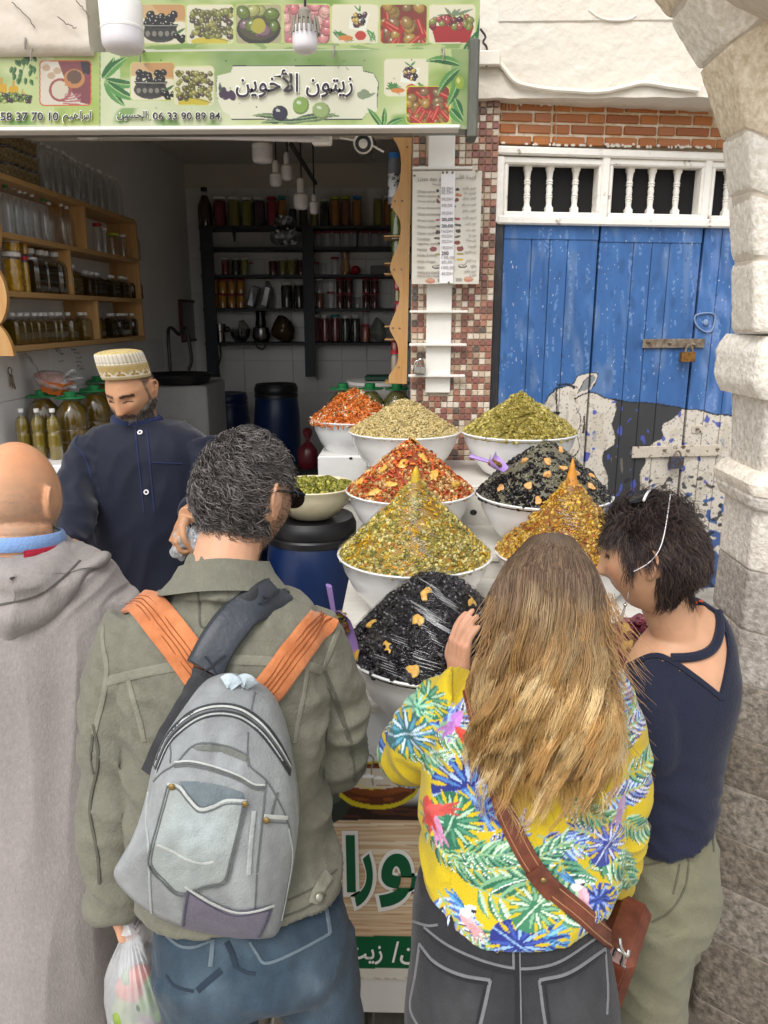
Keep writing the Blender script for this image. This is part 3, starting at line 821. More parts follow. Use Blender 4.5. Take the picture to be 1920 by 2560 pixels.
for(x0,x1,ys,y0,y1),mt,lab,m2 in(((600,695,945,990,1062),pmat('rusty_brass',H('#a87a3a'),0.45,0.3,60,0.2,metal=0.6,col2=H('#5c3d26')),'brass padlock with worn gold face hanging from the upper hasp of the blue door',M_rust),((518,608,1705,1755,1838),pmat('rusty_lock',H('#5a4638'),0.6,0.3,60,0.3,metal=0.4,col2=H('#3f5a78'),cs=(.45,.6)),'rusty brown padlock hanging from the lower hasp of the painted cow door',M_rust)):
 t=thing('padlock',lab,'padlock',tuple(dh(*zd((x0+x1)/2,y1),0.03)))
 dstrip(x0,y0,x1,y1,0.045,0.022,mt,'body',t)
 c=dh(*zd((x0+x1)/2,y0),0.034)
 P=[c+DX*(0.016*math.cos(s))+np.array([0,0,0.028*math.sin(s)])for s in np.linspace(0,math.pi,12)]
 mko('shackle',*g_tube(P,0.0045,8),m2,t)
 # ------------------------------------------------------------------ stone pier and the arch that springs from it
M_st=[pmat('stone_%d'%i,a,0.9,0.15,60,0.5,110,col2=b,cs=(.36,.62),bdist=0.008)for i,(a,b)in enumerate(((H('#e8e0d0'),H('#f5f1e8')),(H('#ddd3c2'),H('#efe8da')),(H('#c9c1b6'),H('#e2dcd2')),(H('#8f8880'),H('#b3aca3')),(H('#665f56'),H('#958c80')),(H('#5f574d'),H('#857b6e')),(H('#dac8a8'),H('#eee2cc'))))]
M_joint=pmat('lime_mortar',H('#cfc5b6'),0.95,0.15,30,0.5,70)
M_joint2=pmat('grey_mortar',H('#9d9488'),0.95,0.2,30,0.5,70)
def resample(P,n):
 P=np.asarray(P,float)
 if len(P)==5:k=n//5; return np.concatenate([a+(b-a)*np.linspace(0,1,k,endpoint=False)[:,None]for a,b in zip(P,np.roll(P,-1,0))])
 Q=np.concatenate([P,P[:1]])
 L_=np.linalg.norm(np.diff(Q,axis=0),axis=1); s=np.concatenate([[0],np.cumsum(L_)])
 t=np.linspace(0,s[-1],n,endpoint=False)
 return np.stack([np.interp(t,s,Q[:,k])for k in range(3)],-1)
def stone(PA,PB,mat,parent,seed,amp=0.005,bev=0.0018,n=160,m=14,name='stone',rnd_c=0.02):
 """rough block between two polygons"""
 PA,PB=np.asarray(PA,float),np.asarray(PB,float)
 A,B=resample(PA,n),resample(PB,n)
 for k in range(1):
  for Q in(A,B):
   for _ in range(2):Q[:]=0.5*Q+0.25*(np.roll(Q,1,0)+np.roll(Q,-1,0))
 L_=np.linalg.norm(A.mean(0)-B.mean(0))
 ts=np.concatenate([[0,bev/L_],np.linspace(bev*2/L_,1-bev*2/L_,m),[1-bev/L_,1]])
 ins=np.concatenate([[bev,bev*0.35],np.zeros(m),[bev*0.35,bev]])
 V=[]
 for t,i_ in zip(ts,ins):
  r_=A+(B-A)*t; c=r_.mean(0)
  d=r_-c; d/=np.linalg.norm(d,axis=1,keepdims=True)
  V.append(r_-d*i_+d*(amp*.3*(fbm(r_,16,3,seed)+0.7*vn(r_,70,seed+2)+.5*vn(r_,160,seed+4)))[:,None])
 k=len(V); V=np.concatenate(V+[A.mean(0)[None],B.mean(0)[None]])
 F=[grid_faces(k,n,False,True),np.array([[(j+1)%n,j,k*n]for j in range(n)]+[[(k-1)*n+j,(k-1)*n+(j+1)%n,k*n+1]for j in range(n)])]
 vol=np.dot(np.cross(A[1]-A.mean(0),A[2]-A.mean(0)),B.mean(0)-A.mean(0))
 if vol<0:F=[f[:,::-1]for f in F]
 return mko(name,V,[f[:,::-1]for f in F],mat,parent,sharp=60)
PX,Y0,Y1=1.147*.75,2.71*.75,2.45*.75
E0,C1=np.array([PX,Y0,0.]),np.array([PX,Y1,0.])
RDIR=np.array([math.sin(R(50)),-math.cos(R(50)),0])
def plan(o,z,L_=0.62):
 o=o*.75
 """outline of the pier grown by o, at height z"""
 P=np.array([E0+[-o,o,0],C1+[-o,-o*0.45,0],C1+RDIR*L_+np.array([-o*.6,-o*.8,0]),C1+RDIR*L_+[0.4,0.25,0],[PX+0.75,Y0+o,0]])
 P[:,2]=z; return P
pier=thing('stone_pier','rough pale stone pier with a moulded capital, darker grey courses below, at the right edge','pillar',(PX+0.3,Y1,0))
zsh=lambda y:atX(1870,y,PX)[2]
V_core=plan(-0.012,0.0)
stone(plan(-0.004,0.0),plan(-0.004,zsh(1240)),M_joint2,pier,3,0.0,0.002,name='mortar')
ys=[1262,1425,1590,1742,1900,2055,2215,2380,2560,2800]
zsc=[zsh(y)for y in ys]+[0.0]
for i,(z1,z0)in enumerate(zip(zsc[:-1],zsc[1:])):
 if z0<0.0 or z1-z0<0.02:continue
 stone(plan(0,z0+0.0025),plan(0,z1-0.0025),M_st[(2,3,3,4,5,4,5,4,5,5)[i]],pier,30+i,0.006)
stone(plan(0.018,zsh(1262)),plan(0.03,zsh(1225)),M_st[2],pier,50,0.004,0.004)
stone(plan(0.045,zsh(1224)),plan(0.03,zsh(1168)),M_st[1],pier,51,0.005,0.014)
stone(plan(-0.005,zsh(1170)),plan(0.012,zsh(985)),M_st[2],pier,52,0.006)
stone(plan(0.062,zsh(985)),plan(0.062,zsh(836)),M_st[0],pier,53,0.006,0.02)
arch=thing('stone_arch','granular tan stone arch rising from the pier at the upper right','arch',(PX+0.3,Y1,zsh(836)))
st=[((1622,832),(1885,836),(1925,836)),((1826,660),(1883,648),(1930,640)),((1819,495),(1880,476),(1930,463)),((1802,350),(1868,318),(1930,292)),((1745,181),(1826,108),(1905,60)),((1669,50),(1730,-38),(1800,-110)),((1570,-75),(1620,-170),(1690,-250)),((1420,-190),(1455,-290),(1500,-380))]
st[0]=((1826,833),(1885,835),(1930,836))
def station(a_,b_,c_):
 A,B=at(*a_,Y0),at(*b_,Y1)
 up=(B-A)*np.array([1,0,1]); up/=np.linalg.norm(up)+1e-9
 Cc=B+RDIR*0.45+np.array([0,0,up[2]*0.45]); D=A+np.array([0.6,0.05,up[2]*0.5])
 return np.array([A,B,Cc,Cc+[0.25,0.3,0.0],D])
S_=[station(*s)for s in st]
for i,(p,q)in enumerate(zip(S_[:-1],S_[1:])):
 d=(q-p); g=0.0032/np.linalg.norm(d.mean(0))
 stone(p+d*g,q-d*g,M_st[(0,0,0,6,0,6,0)[i]],arch,70+i,0.006,0.004)
c_in=lambda P:P+(P.mean(0)-P)*0.006
for p,q in zip(S_[:-1],S_[1:]):stone(c_in(p),c_in(q),M_joint,arch,90,0.0,0.001,m=4,n=60,name='mortar')
# ================================================================== SIGNS
M_print=pmat('printed_vinyl',rough=0.35,attr=True,var=0.03,vs=6,bump=0.06,bs=14,bdist=0.01)
M_ink=pmat('dark_ink',H('#2a2430'),0.45,0,bump=0)
M_inkw=pmat('white_ink',H('#f2f0ea'),0.45,0,bump=0)
M_inkg=pmat('green_ink',H('#0f5a38'),0.4,0,bump=0)
M_metalrim=pmat('grey_sheet_metal',H('#8d8d88'),0.45,0.2,20,0.1,metal=0.5)
z1=Z(0,0,1.3825)
def olives(p,x0,y0,x1,y1,cols,r,n,g,hi=True,region=None):
 for k in range(n):
  x,y=g.uniform(x0,x1),g.uniform(y0,y1)
  if region is not None and not region(x,y):continue
  c=cols[g.integers(len(cols))]; a=g.uniform(0,3.1); rr=r*g.uniform(.8,1.15)
  p.ell(x,y,rr*1.12,rr*.92,sc(c,.45),a); p.ell(x-rr*.06,y-rr*.08,rr,rr*.8,c,a)
  p.ell(x-rr*.1,y-rr*.25,rr*.6,rr*.4,sc(c,1.5),a,.7)
  if hi:p.ell(x-rr*.25,y-rr*.35,rr*.22,rr*.14,(.85,.85,.8),a)
G_=np.random.default_rng(3)
def pic(p,kind,x0,y0,x1,y1,border=None,bw=2.2,r=9):
 if border is not None:p.rrect(x0-bw,y0-bw,x1+bw,y1+bw,r+bw,border)
 m=p.rrect(x0,y0,x1,y1,r,H('#efe6d2')); old=p.clip; p.clip=m
 w_,h=x1-x0,y1-y0; g=G_
 if kind=='black':
  p.poly([(x0,y0),(x1,y0),(x1,y0+h*.45),(x0,y0+h*.35)],H('#d9b48a')); p.ell(x0+w_*.75,y0+h*.1,w_*.5,h*.25,H('#c98f5a'),.3,.7)
  p.ell(x0+w_*.45,y0+h*.72,w_*.38,h*.26,H('#4a4644')); p.poly([(x0+w_*.08,y0+h*.5),(x0+w_*.85,y0+h*.5),(x0+w_*.7,y0+h*.92),(x0+w_*.22,y0+h*.92)],H('#3a3634'))
  for k in range(5):p.ell(x0+w_*(.18+.14*k),y0+h*.75,w_*.05,h*.07,H('#8b8680'))
  olives(p,x0+w_*.14,y0+h*.25,x0+w_*.78,y0+h*.55,[H('#1c181c'),H('#26222a')],w_*.075,26,g)
  p.line([(x0+w_*.06,y0+h*.54),(x0+w_*.86,y0+h*.54)],1.6,H('#b9b4ae'))
  olives(p,x0+w_*.72,y0+h*.78,x0+w_*.98,y0+h*.95,[H('#1c181c')],w_*.07,7,g); p.leaf(x0+w_*.8,y0+h*.75,x1,y0+h*.6,7,H('#3f6b3a'))
 elif kind=='green':
  p.ell(x0+w_*.5,y0+h*.6,w_*.55,h*.5,H('#e9e2d0')); p.ell(x0+w_*.5,y0+h*.95,w_*.4,h*.12,H('#d9c24a'))
  olives(p,x0+w_*.08,y0+h*.15,x0+w_*.95,y0+h*.85,[H('#8a8a4a'),H('#6f6a3a'),H('#5a4a44'),H('#a39a5a')],w_*.065,90,g)
  p.line([(x0+w_*.4,y0+h*.8),(x0+w_*.95,y0+h*.95)],1.5,H('#5d7a3c'))
 elif kind=='big':
  p.rrect(x0,y0,x1,y1,2,H('#b9b08e')); p.ell(x0+w_*.5,y0+h*.62,w_*.48,h*.42,H('#3f3a34')); p.ell(x0+w_*.5,y0+h*.56,w_*.43,h*.36,H('#57523e'))
  olives(p,x0+w_*.12,y0+h*.1,x0+w_*.88,y0+h*.75,[H('#8a9a4a'),H('#6a7a3a'),H('#a9a86a'),H('#8a6a7a')],w_*.14,16,g)
  p.ell(x0+w_*.5,y0+h*.55,w_*.15,h*.2,H('#b9ae4a'))
 elif kind=='pink':
  p.rrect(x0,y0,x1,y1,2,H('#c88a8e')); olives(p,x0,y0,x1,y1,[H('#d98f94'),H('#c9747c'),H('#e0a8a4')],w_*.12,46,g)
 elif kind=='herb':
  p.leaf(x0+w_*.1,y0+h*.7,x0+w_*.45,y0+h*.9,9,H('#5d8a4a'))
  p.poly([(x0+w_*.4,y0+h*.3),(x0+w_*.82,y0+h*.22),(x0+w_*.72,y0+h*.68),(x0+w_*.36,y0+h*.62)],H('#faf8f2'))
  olives(p,x0+w_*.45,y0+h*.25,x0+w_*.75,y0+h*.55,[H('#2b2430'),H('#5a3440'),H('#c9a85a')],w_*.05,22,g)
  for k in range(14):p.leaf(x0+w_*g.uniform(.0,.3),y0+h*g.uniform(.6,.8),x0+w_*g.uniform(.1,.5),y0+h*g.uniform(.75,1),4,H('#4f8a4e'))
  for k in range(10):p.leaf(x0+w_*g.uniform(.75,.9),y0+h*g.uniform(.6,.8),x0+w_*g.uniform(.8,1),y0+h*g.uniform(.8,1),4,H('#5c9a58'))
  p.ell(x0+w_*.62,y0+h*.8,w_*.12,h*.12,H('#c9443a')); p.ell(x0+w_*.3,y0+h*.86,w_*.16,h*.07,H('#e08a4a'))
  for k in range(5):p.leaf(x0+w_*.6,y0+h*.18,x0+w_*g.uniform(.45,.75),y0+h*g.uniform(0,.12),4,H('#3f8a4a'))
 elif kind=='red':
  p.rrect(x0,y0,x1,y1,2,H('#8a3a30'))
  for k in range(3):
   olives(p,x0,y0+3,x1,y1,[H('#b08a4a'),H('#9a7a44'),H('#8a6a4a')],w_*.12,8,g)
   for q in range(5):
    x,y=g.uniform(x0,x1),g.uniform(y0,y1); a=g.uniform(.4,2.6)
    p.line([(x,y),(x+w_*.35*math.cos(a),y+w_*.35*math.sin(a))],w_*.11,H('#b4302a')); p.line([(x,y-2),(x+w_*.3*math.cos(a),y-2+w_*.3*math.sin(a))],w_*.03,H('#e07a6a'))
 elif kind=='basket':
  for k in range(6):p.leaf(x0+w_*.5,y0+h*.3,x0+w_*g.uniform(.1,1),y0+h*g.uniform(-.05,.3),8,H('#7d8f72'))
  p.poly([(x0+w_*.04,y0+h*.55),(x0+w_*.98,y0+h*.55),(x0+w_*.86,y0+h*.98),(x0+w_*.14,y0+h*.98)],H('#b02a2c'))
  olives(p,x0+w_*.06,y0+h*.32,x0+w_*.94,y0+h*.58,[H('#8a8a4a'),H('#7a3038'),H('#4a2430'),H('#a9444a')],w_*.075,34,g)
 elif kind=='argan':
  p.rrect(x0,y0,x1,y1,2,H('#e6d9d0'))
  p.poly([(x0+w_*.35,y0),(x1,y0),(x1,y0+h),(x0+w_*.8,y0+h*.95),(x0+w_*.55,y0+h*.6)],H('#8a4a52')); p.poly([(x0+w_*.8,y0),(x1,y0),(x1,y0+h*.3),(x0+w_*.85,y0+h*.3)],H('#3a3036'))
  for cx,cy in((.12,.15),(.22,.33),(.34,.22)):p.ell(x0+w_*cx,y0+h*cy,w_*.08,h*.08,H('#c9ab94'))
  p.ell(x0+w_*.4,y0+h*.66,w_*.23,h*.27,H('#a85a5c')); p.ell(x0+w_*.39,y0+h*.66,w_*.17,h*.21,H('#ded2c4'))
  p.ell(x0+w_*.68,y0+h*.4,w_*.21,h*.22,H('#c98a5a')); p.ell(x0+w_*.68,y0+h*.36,w_*.15,h*.16,H('#6f5348')); p.poly([(x0+w_*.47,y0+h*.55),(x0+w_*.6,y0+h*.45),(x0+w_*.65,y0+h*.6)],H('#c98a5a'))
  for k in range(30):p.line([(x0+w_*.5+k*1.3,y0+h*.75),(x0+w_*.45+k*1.5,y0+h)],.8,H('#c98a94')if k%2 else H('#a95a6a'))
 p.clip=old
def greens(p,seed):
 W=np.stack([p.X,p.Y,p.X*0],-1)
 p.c[:]=H('#c9d49a')
 n=fbm(W,(0.006,0.012,1),3,seed)
 p.put(sst(-.1,.5,n),H('#8fae4e'),.9); p.put(sst(.15,.7,-n),H('#e6e6c2'),.9); p.put(sst(.3,.8,vn(W,(.004,.01,1),seed+3)),H('#5d8a3c'),.8)
def sign_box(name,label,S_rect,Y,th,painter,nx,nz,rim=M_metalrim,cat='sign'):
 x0,y0,x1,y1=S_rect
 V,F,(X,Yp)=sheet(x0,y0,x1,y1,Y,nx,nz)
 a,b=at(x0,y0,Y),at(x1,y1,Y)
 t=thing(name,label,cat,((a[0]+b[0])/2,Y,b[2]))
 p=Paint(X,Yp); painter(p)
 V[:,1]+=0.0035*fbm(V,3.0,2,77)
 mko('print',V,F,M_print,t,col=p.c*(np.array([.62,.64,.58])if cat=='sign' else .9),sharp=0)
 V2,F2=g_box(((a[0]+b[0])/2,Y+0.006+th/2,(a[2]+b[2])/2),(b[0]-a[0],th,a[2]-b[2]),0.004)
 mko('case',V2,F2,rim,t)
 return t,(lambda x,y:at(x,y,Y-0.005))
def leafspray(p,pts,c1=H('#2f6b3a'),c2=H('#5d9a52'),w_=18):
 for q in pts:p.leaf(*z1(q[0],q[1]),*z1(q[2],q[3]),w_,c1,c2,q[4]if len(q)>4 else 0.05,H('#a9c78a'))
def paint_upper(p):
 greens(p,5)
 a=[(318,358,'red'),(483,640,'black'),(645,806,'green'),(815,973,'big'),(982,1140,'pink'),(1147,1307,'herb'),(1315,1475,'red'),(1483,1642,'basket')]
 for x0,x1,k in a:pic(p,k,*z1(x0,16),*z1(x1,150),border=H('#cfd98a'))
 p.put(p.Y>z1(0,171)[1],H('#e6e2d4'))
 p.put((p.Y>z1(0,150)[1])&(p.Y<z1(0,171)[1])&(vn(np.stack([p.X,p.Y,p.X*0],-1),(.02,.1,1),4)>.1),H('#6f9a4a'),.6)
 leafspray(p,[(1600,180,1655,100),(1640,180,1662,40),(325,178,362,178)])
upper,fu=sign_box('shop_sign','narrow upper shop sign with a row of rounded olive photographs on green',(225,-14,1197,129),2.93,0.06,paint_upper,640,100)
def paint_lower(p):
 greens(p,9)
 d=p.X<250
 W=np.stack([p.X,p.Y,p.X*0],-1)
 p.put(d&(p.X>135),H('#b3c45c'),.6); p.put((p.X>250)&(p.X<300),H('#dfe3c4'),.8)
 p.put(sst(640,560,p.X)*sst(250,300,p.X)*sst(180,220,p.Y),H('#e3e6cc'),.75)
 p.put(sst(300,180,p.Y)*sst(1000,880,p.X)*sst(480,560,p.X)*.8,H('#4f8244'),.7)
 p.put((sst(.15,.5,vn(W,(.012,.02,1),22))*(p.Y>270)),H('#6f9f45'),.8)
 p.put(p.Y>z1(0,432)[1],H('#dfe0c8'),.9)
 g=G_
 # left panel: sprig, bottles over olives, framed photograph
 for k in range(22):
  x,y=g.uniform(42,122),g.uniform(192,275); a=g.uniform(.9,2.2)
  p.leaf(*z1(x,y),*z1(x+20*math.cos(a),y+26*math.sin(a)),10,H('#2f5a34'),H('#5c8450'))
 p.line([z1(95,195),z1(70,270)],2,H('#58703f'))
 for x,y,k in((5,350,1.1),(47,350,.95),(78,352,.6)):
  p.rrect(*z1(x-18*k,y-55*k),*z1(x+18*k,y),6,H('#d9a92a')); p.rrect(*z1(x-5*k,y-75*k),*z1(x+5*k,y-52*k),2,H('#c9a24a'))
 olives(p,*z1(-10,325),*z1(105,352),[H('#6f8a3a'),H('#3f4a2c'),H('#a9b46a'),H('#4a3040')],5.0,110,g)
 pic(p,'argan',*z1(140,212),*z1(312,362),border=H('#d8653a'),bw=3)
 p.put(np.abs(p.X-250)<1.2,H('#8a9a72'))
 # right panel
 leafspray(p,[(352,272,395,195,.08),(358,272,440,198,-.06),(362,275,478,292,.06),(362,278,432,368,.05),(366,280,480,345,.08)],w_=24)
 pic(p,'black',*z1(452,216),*z1(602,345),border=H('#c9d27a')); pic(p,'green',*z1(602,230),*z1(738,362),border=H('#d9dfa0'))
 dk,cr=H('#2b2a3a'),H('#eeeada')
 def cart(o,col):
  x0,y0,x1,y1=745+o,226+o,1310-o,414-o
  p.put(in_poly(p.X,p.Y,[z1(*q)for q in((805,y0),(1252,y0),(1256,y0+18),(1290,y0+26),(x1,285),(x1-4,330),(1303,385),(1268,390),(1252,y1),(800,y1),(795,398),(770,385),(752,345),(x0,290),(752,262),(798,250))]),col)
 cart(0,dk); cart(3,cr)
 for x,y,a in((770,320,.3),(785,330,.9),(802,330,-.4)):p.ell(*z1(x,y),9,14,H('#4a3550'),a)
 for x,y in((1250,330),(1262,322)):p.ell(*z1(x,y),12,9,H('#8d9a82'),.5)
 p.leaf(*z1(762,320),*z1(760,285),8,H('#4a5a4a')); p.leaf(*z1(1255,340),*z1(1300,320),8,H('#8d9a82'))
 leafspray(p,[(1000,415,870,400,.05),(1010,418,900,425,.03),(1020,412,1180,402,-.04),(1040,415,1160,390,.06),(960,420,1080,412,.03)],H('#4a5a4e'),H('#76866a'),14)
 for x,y,rx,ry,c in((1040,365,20,22,H('#8fae5a')),(968,392,19,19,H('#2f2a44')),(1110,382,22,20,H('#a3b77a'))):
  p.ell(*z1(x,y),rx*1.02,ry*1.02,sc(c,.6),.3); p.ell(*z1(x-2,y-3),rx*.92,ry*.9,c,.3); p.ell(*z1(x-7,y-10),rx*.3,ry*.2,mixc(c,(1,1,1),.6),.3)
 leafspray(p,[(1320,440,1268,372,.04),(1325,440,1330,370,.02),(1330,440,1402,408,-.05)],w_=14)
 pic(p,'herb',*z1(1330,206),*z1(1478,330),border=H('#e6e6c2')); pic(p,'red',*z1(1406,300),*z1(1552,425),border=H('#dbe04a'))
 p.put(p.X>z1(1560,0)[0],H('#4f7a3c'),.5)
 leafspray(p,[(1592,225,1470,212,.1),(1590,235,1512,330,.08),(1585,270,1542,370,-.05),(1572,340,1600,405,.03),(1555,375,1602,425,.04)],w_=22)
 p.ell(*z1(1588,285),11,17,H('#9aac3c')); p.ell(*z1(1584,278),4,7,H('#d2da8a'))
 st=vn(W,(.07,.09,1),31); p.put((st>.72)&(vn(W,.012,2)>0),H('#8d8a78'),.5)
 for k in range(16):p.ell(g.uniform(300,1120),g.choice([150,152,268,300]),2.2,1.2,H('#3a2a24'))
lower,fl=sign_box('shop_sign','long lower shop sign with Arabic lettering, phone numbers and olive photographs',(-420,136,1178,323),2.83,0.09,paint_lower,1080,130)
def letters(parent,items,mat,fr,name='lettering'):
 if len(items)<8:
  for body,x0,y0,x1,y1,bold in items:mko(name,*text_fit(body,(x0,y0),(x1,y1),fr,bold),mat,parent,smooth=False)
  return
 mb=MB()
 for body,x0,y0,x1,y1,bold in items:mb.add(*text_fit(body,(x0,y0),(x1,y1),fr,bold))
 V,F,_=mb.arrays(); mko(name,V,F,mat,parent,smooth=False)['kind']='stuff'
def zr(x0,y0,x1,y1):return(*z1(x0,y0),*z1(x1,y1))
fl2=lambda x,y:at(x,y,2.83-0.0066)
hal,ink=[],[]
for body,r,b in((arabic('زيتون الأخوين'),zr(815,240,1222,338),.012),(arabic('الحسين'),zr(405,383,508,416),.004),('06 33 90 89 84',zr(528,388,762,414),.012),(arabic('ابراهيم'),zr(218,384,316,424),.004),('06 58 37 70 10',zr(-52,388,203,417),.012)):
 ink.append((body,*r,b)); hal.append((body,*(v+(-1.6 if i<2 else 1.6)for i,v in enumerate(r)),b+.035))
letters(lower,hal,M_inkw,fl,'lettering_outline'); letters(lower,ink,M_ink,fl2)
# corrugated grey end cap and drip edge
V,F=g_box(at(1181,230,2.86),(0.035,0.09,0.30),0.006); mko('end_cap',V,F,pmat('dark_weathered_metal',H('#5b5c54'),0.6,0.35,20,0.3,40,stretch=(1,1,.3)),lower)
a,b=at(-420,326,2.82),at(1150,326,2.82)
V,F=g_box(((a[0]+b[0])/2,2.85,a[2]),(b[0]-a[0],0.07,0.012),0.003); mko('edge_strip',V,F,M_white,lower)
mb=MB()
for x,y in((485,195),(1152,180),(1530,190),(110,190),(90,150)):
 c=at(*z1(x,y),2.8); mb.add(*g_tube(spl([c+np.array(q)for q in((0,-.01,-.02),(0.004,-.014,0.004),(0,.01,.022),(0.0,.05,.03))],12),0.0035,6))
V,F,_=mb.arrays(); tag(mko('hook',V,F,pmat('hook_metal',H('#9a948a'),0.5,metal=.5),lower),kind='stuff')
# price list
def paint_list(p):
 p.c[:]=H('#e2ddd0'); W=np.stack([p.X,p.Y,p.X*0],-1)
 p.put(sst(0,.6,vn(W,.02,3)),H('#d5cdbd'),.6)
 zz=Z(980,240,5.529); g=G_
 for x,y,w_,h,c in((635,1310,28,20,'#3a3638'),(900,1290,36,20,'#3a3638'),(645,1390,18,26,'#c08a62'),(922,1368,48,24,'#c48a66'),(640,1452,32,28,'#7a4a3c'),(895,1438,36,30,'#6f4a3e'),(870,1528,14,12,'#4a4644'),(632,1718,34,16,'#b4606a'),(905,1698,46,18,'#b4606a'),(635,1802,36,16,'#5a5a54'),(915,1784,50,18,'#5a5a54'),(635,1885,38,30,'#55504a'),(915,1870,42,28,'#55504a'),(618,1968,46,18,'#6a6458'),(908,1942,48,18,'#6a6458'),(650,2040,24,16,'#7a4a40'),(902,2028,44,28,'#8a4a44'),(570,2118,50,34,'#8f4f50'),(942,2112,48,34,'#8f4f50')):
  for k in range(9):p.ell(*zz(x+g.uniform(-.5,.5)*w_,y+g.uniform(-.5,.5)*h),w_*.09,h*.12,sc(H(c),g.uniform(.6,1.3)))
  if c in('#8f4f50','#8a4a44'):p.ell(*zz(x,y),w_/5.6,h/5.6,H(c))
 z5=Z(960,300,2.573)
 for x,y,c in((350,865,'#a89a5a'),(490,862,'#a89a5a'),(488,898,'#d2b23a')):p.ell(*z5(x,y),9,3,H(c))
 for x,y in((338,945),(505,940)):p.ell(*z5(x,y),11,5,H('#3a3836')); p.ell(*z5(x,y-3),9,3,H('#cfc8ba')); p.line([z5(x,y),z5(x+28,y-22)],1.2,H('#4a4644'))
 for x,y in((298,1035),(543,1025)):p.ell(*z5(x,y),12,7,H('#c48a70')); p.ell(*z5(x,y-7),11,3,H('#d8a48c'))
 p.rrect(*z5(345,1022),*z5(372,1042),1,H('#9a968c')); p.rrect(*z5(460,1016),*z5(502,1040),1,H('#a5a198'))
YP=YF-0.085
plist,_=sign_box('price_list','laminated bilingual price list with a white strip down the middle on the mosaic pillar',(1032,428,1197,710),YP,0.003,paint_list,150,250,M_white,'price list')
fp=lambda x,y:at(x,y,YP-0.004)
z6,z5=Z(980,240,5.529),Z(960,300,2.573)
names=['Olives noires','Olives piquantes','Olives épicées','Olives dénoyautées','Olives concassées','Olives rouges','Olives vertes','Citron confit','Cornichon','Légumes confits','Harissa',"Huile d'olives","Huile d'argan",'Savon','Amlou aux amandes',"miel et huile d'argan"]
yl=[460,491,524,566,605,648,686,728,764,796,832,868,910,945,978,1002]
ar=['الزيتون الأسود','الزيتون حار','الزيتون مشكل','الزيتون بدون عظم','الزيتون مقطع','الزيتون الأحمر','زيتون أخضر','حامض مصير','خيار خل','خضر مشكلة','الهريسة','زيت الزيتون','زيت أركان','صابون','أملو باللوز','عسل حر']
tx=[('Liste des prix',*z5(218,368),*z5(410,400),.0),('Prix par kilo',*z5(312,408),*z5(400,424),.0),(arabic('لائحة الأسعار'.replace('ئ','ي')),*z5(420,348),*z5(592,388),.0)]
for n_,y in zip(names,yl):tx.append((n_,*z5(214,y-9),*z5(214+min(150,9.0*len(n_)),y+9),0.0))
for n_,y in zip(ar,yl):tx.append((arabic(n_),*z5(592-min(90,7.2*len(n_)),y-32 if y<900 else y-20),*z5(592,y-10 if y<900 else y+2),0.0))
letters(plist,tx,pmat('grey_ink',H('#938d86'),0.6,0,bump=0),fp,'printed_text')
V,F=g_box((at(1118,428,YP-.006)+at(1118,709,YP-.006))/2,((at(1136,500,YP)-at(1101,500,YP))[0],0.002,at(1118,430,YP)[2]-at(1118,709,YP)[2]),0); mko('paper_strip',V,F,pmat('strip_paper',H('#f1eff0'),0.5,0.02,bump=0),plist)
fp2=lambda x,y:at(x,y,YP-0.0078)
pr=['35 DH','30 DH','30,DH','30,00','30,DH','20,00','20,00','16,DH','30,DH','20,DH','18,DH','200','130,00','50,00','100,00','60,DH']
yp=[442,466,510,551,600,641,683,716,748,782,822,857,886,915,950,988]
letters(plist,[(t_,*z5(370,y-11),*z5(370+14*len(t_),y+11),.0)for t_,y in zip(pr,yp)if t_ not in('20,00','200')],pmat('faded_pen',H('#a8a3a2'),0.6,0,bump=0),fp2,'faded_prices')
letters(plist,[(t_,*z5(370,y-12),*z5(370+15*len(t_),y+12),.005)for t_,y in zip(pr,yp)if t_ in('20,00','200')],M_ink,fp2,'inked_prices')
for x,y in((379,338),(406,336),(441,337),(416,1045),(196,358),(596,328)):mko('nail',*g_ell(at(*z5(x,y),YP-.009),(.0045,.004,.0045),nu=8,nv=6),M_rust,plist)
# ================================================================== LAMPS
M_bulb=pmat('frosted_white_plastic',H('#dcd8dc'),0.35,0.02,10,0.03,20,trans=0.0,sss=0.0)
M_cap=pmat('white_plastic',H('#e8e6e2'),0.4,0.03,bump=0.03)
M_cord=pmat('black_cord',H('#2a2726'),0.6,bump=0)
def bulb(label,xc,y0,y1,wpx,Y,capfrac,group,seg=None,cordtop=None,capmat=None):
 """LED lamp hanging from a cord: ribbed cap, straight frosted body with a rounded foot"""
 top,bot=at(xc,y0,Y),at(xc,y1,Y)
 h=top[2]-bot[2]; r=(at(xc+wpx/2,y1,Y)-at(xc-wpx/2,y1,Y))[0]/2
 t=thing('ceiling_lamp',label,'lamp',tuple(bot),group)
 c=bot
 zs=h*(1-capfrac)
 mko('bulb',*g_lathe([(0,0),(r*.55,h*.012),(r*.86,h*.06),(r*.985,h*.14),(r,h*.25),(r,zs)],36,c),M_bulb,t)
 if seg=='socket':
  mko('socket',*g_lathe([(r*.98,zs),(r,zs+h*.03),(r*.9,zs+h*.1),(r*.45,zs+h*.16),(r*.42,zs+h*.18),(r*.5,zs+h*.19),(r*.5,h*.93),(r*.3,h)],24,c),capmat or M_cap,t)
 else:
  mko('cap',*g_lathe([(r*1.015,zs-h*.01),(r*1.02,zs+h*.03),(r*1.0,zs+h*.04),(r*1.01,h*.9),(r*.9,h*.97),(r*.3,h)],36,c),capmat or M_cap,t)
 if cordtop is not None:mko('cord',*g_tube([top-[0,0,.005],top*np.array([1,1,0])+[0,0,cordtop]],0.004,6),M_cord,t)
 return t
gl='white LED lamps'
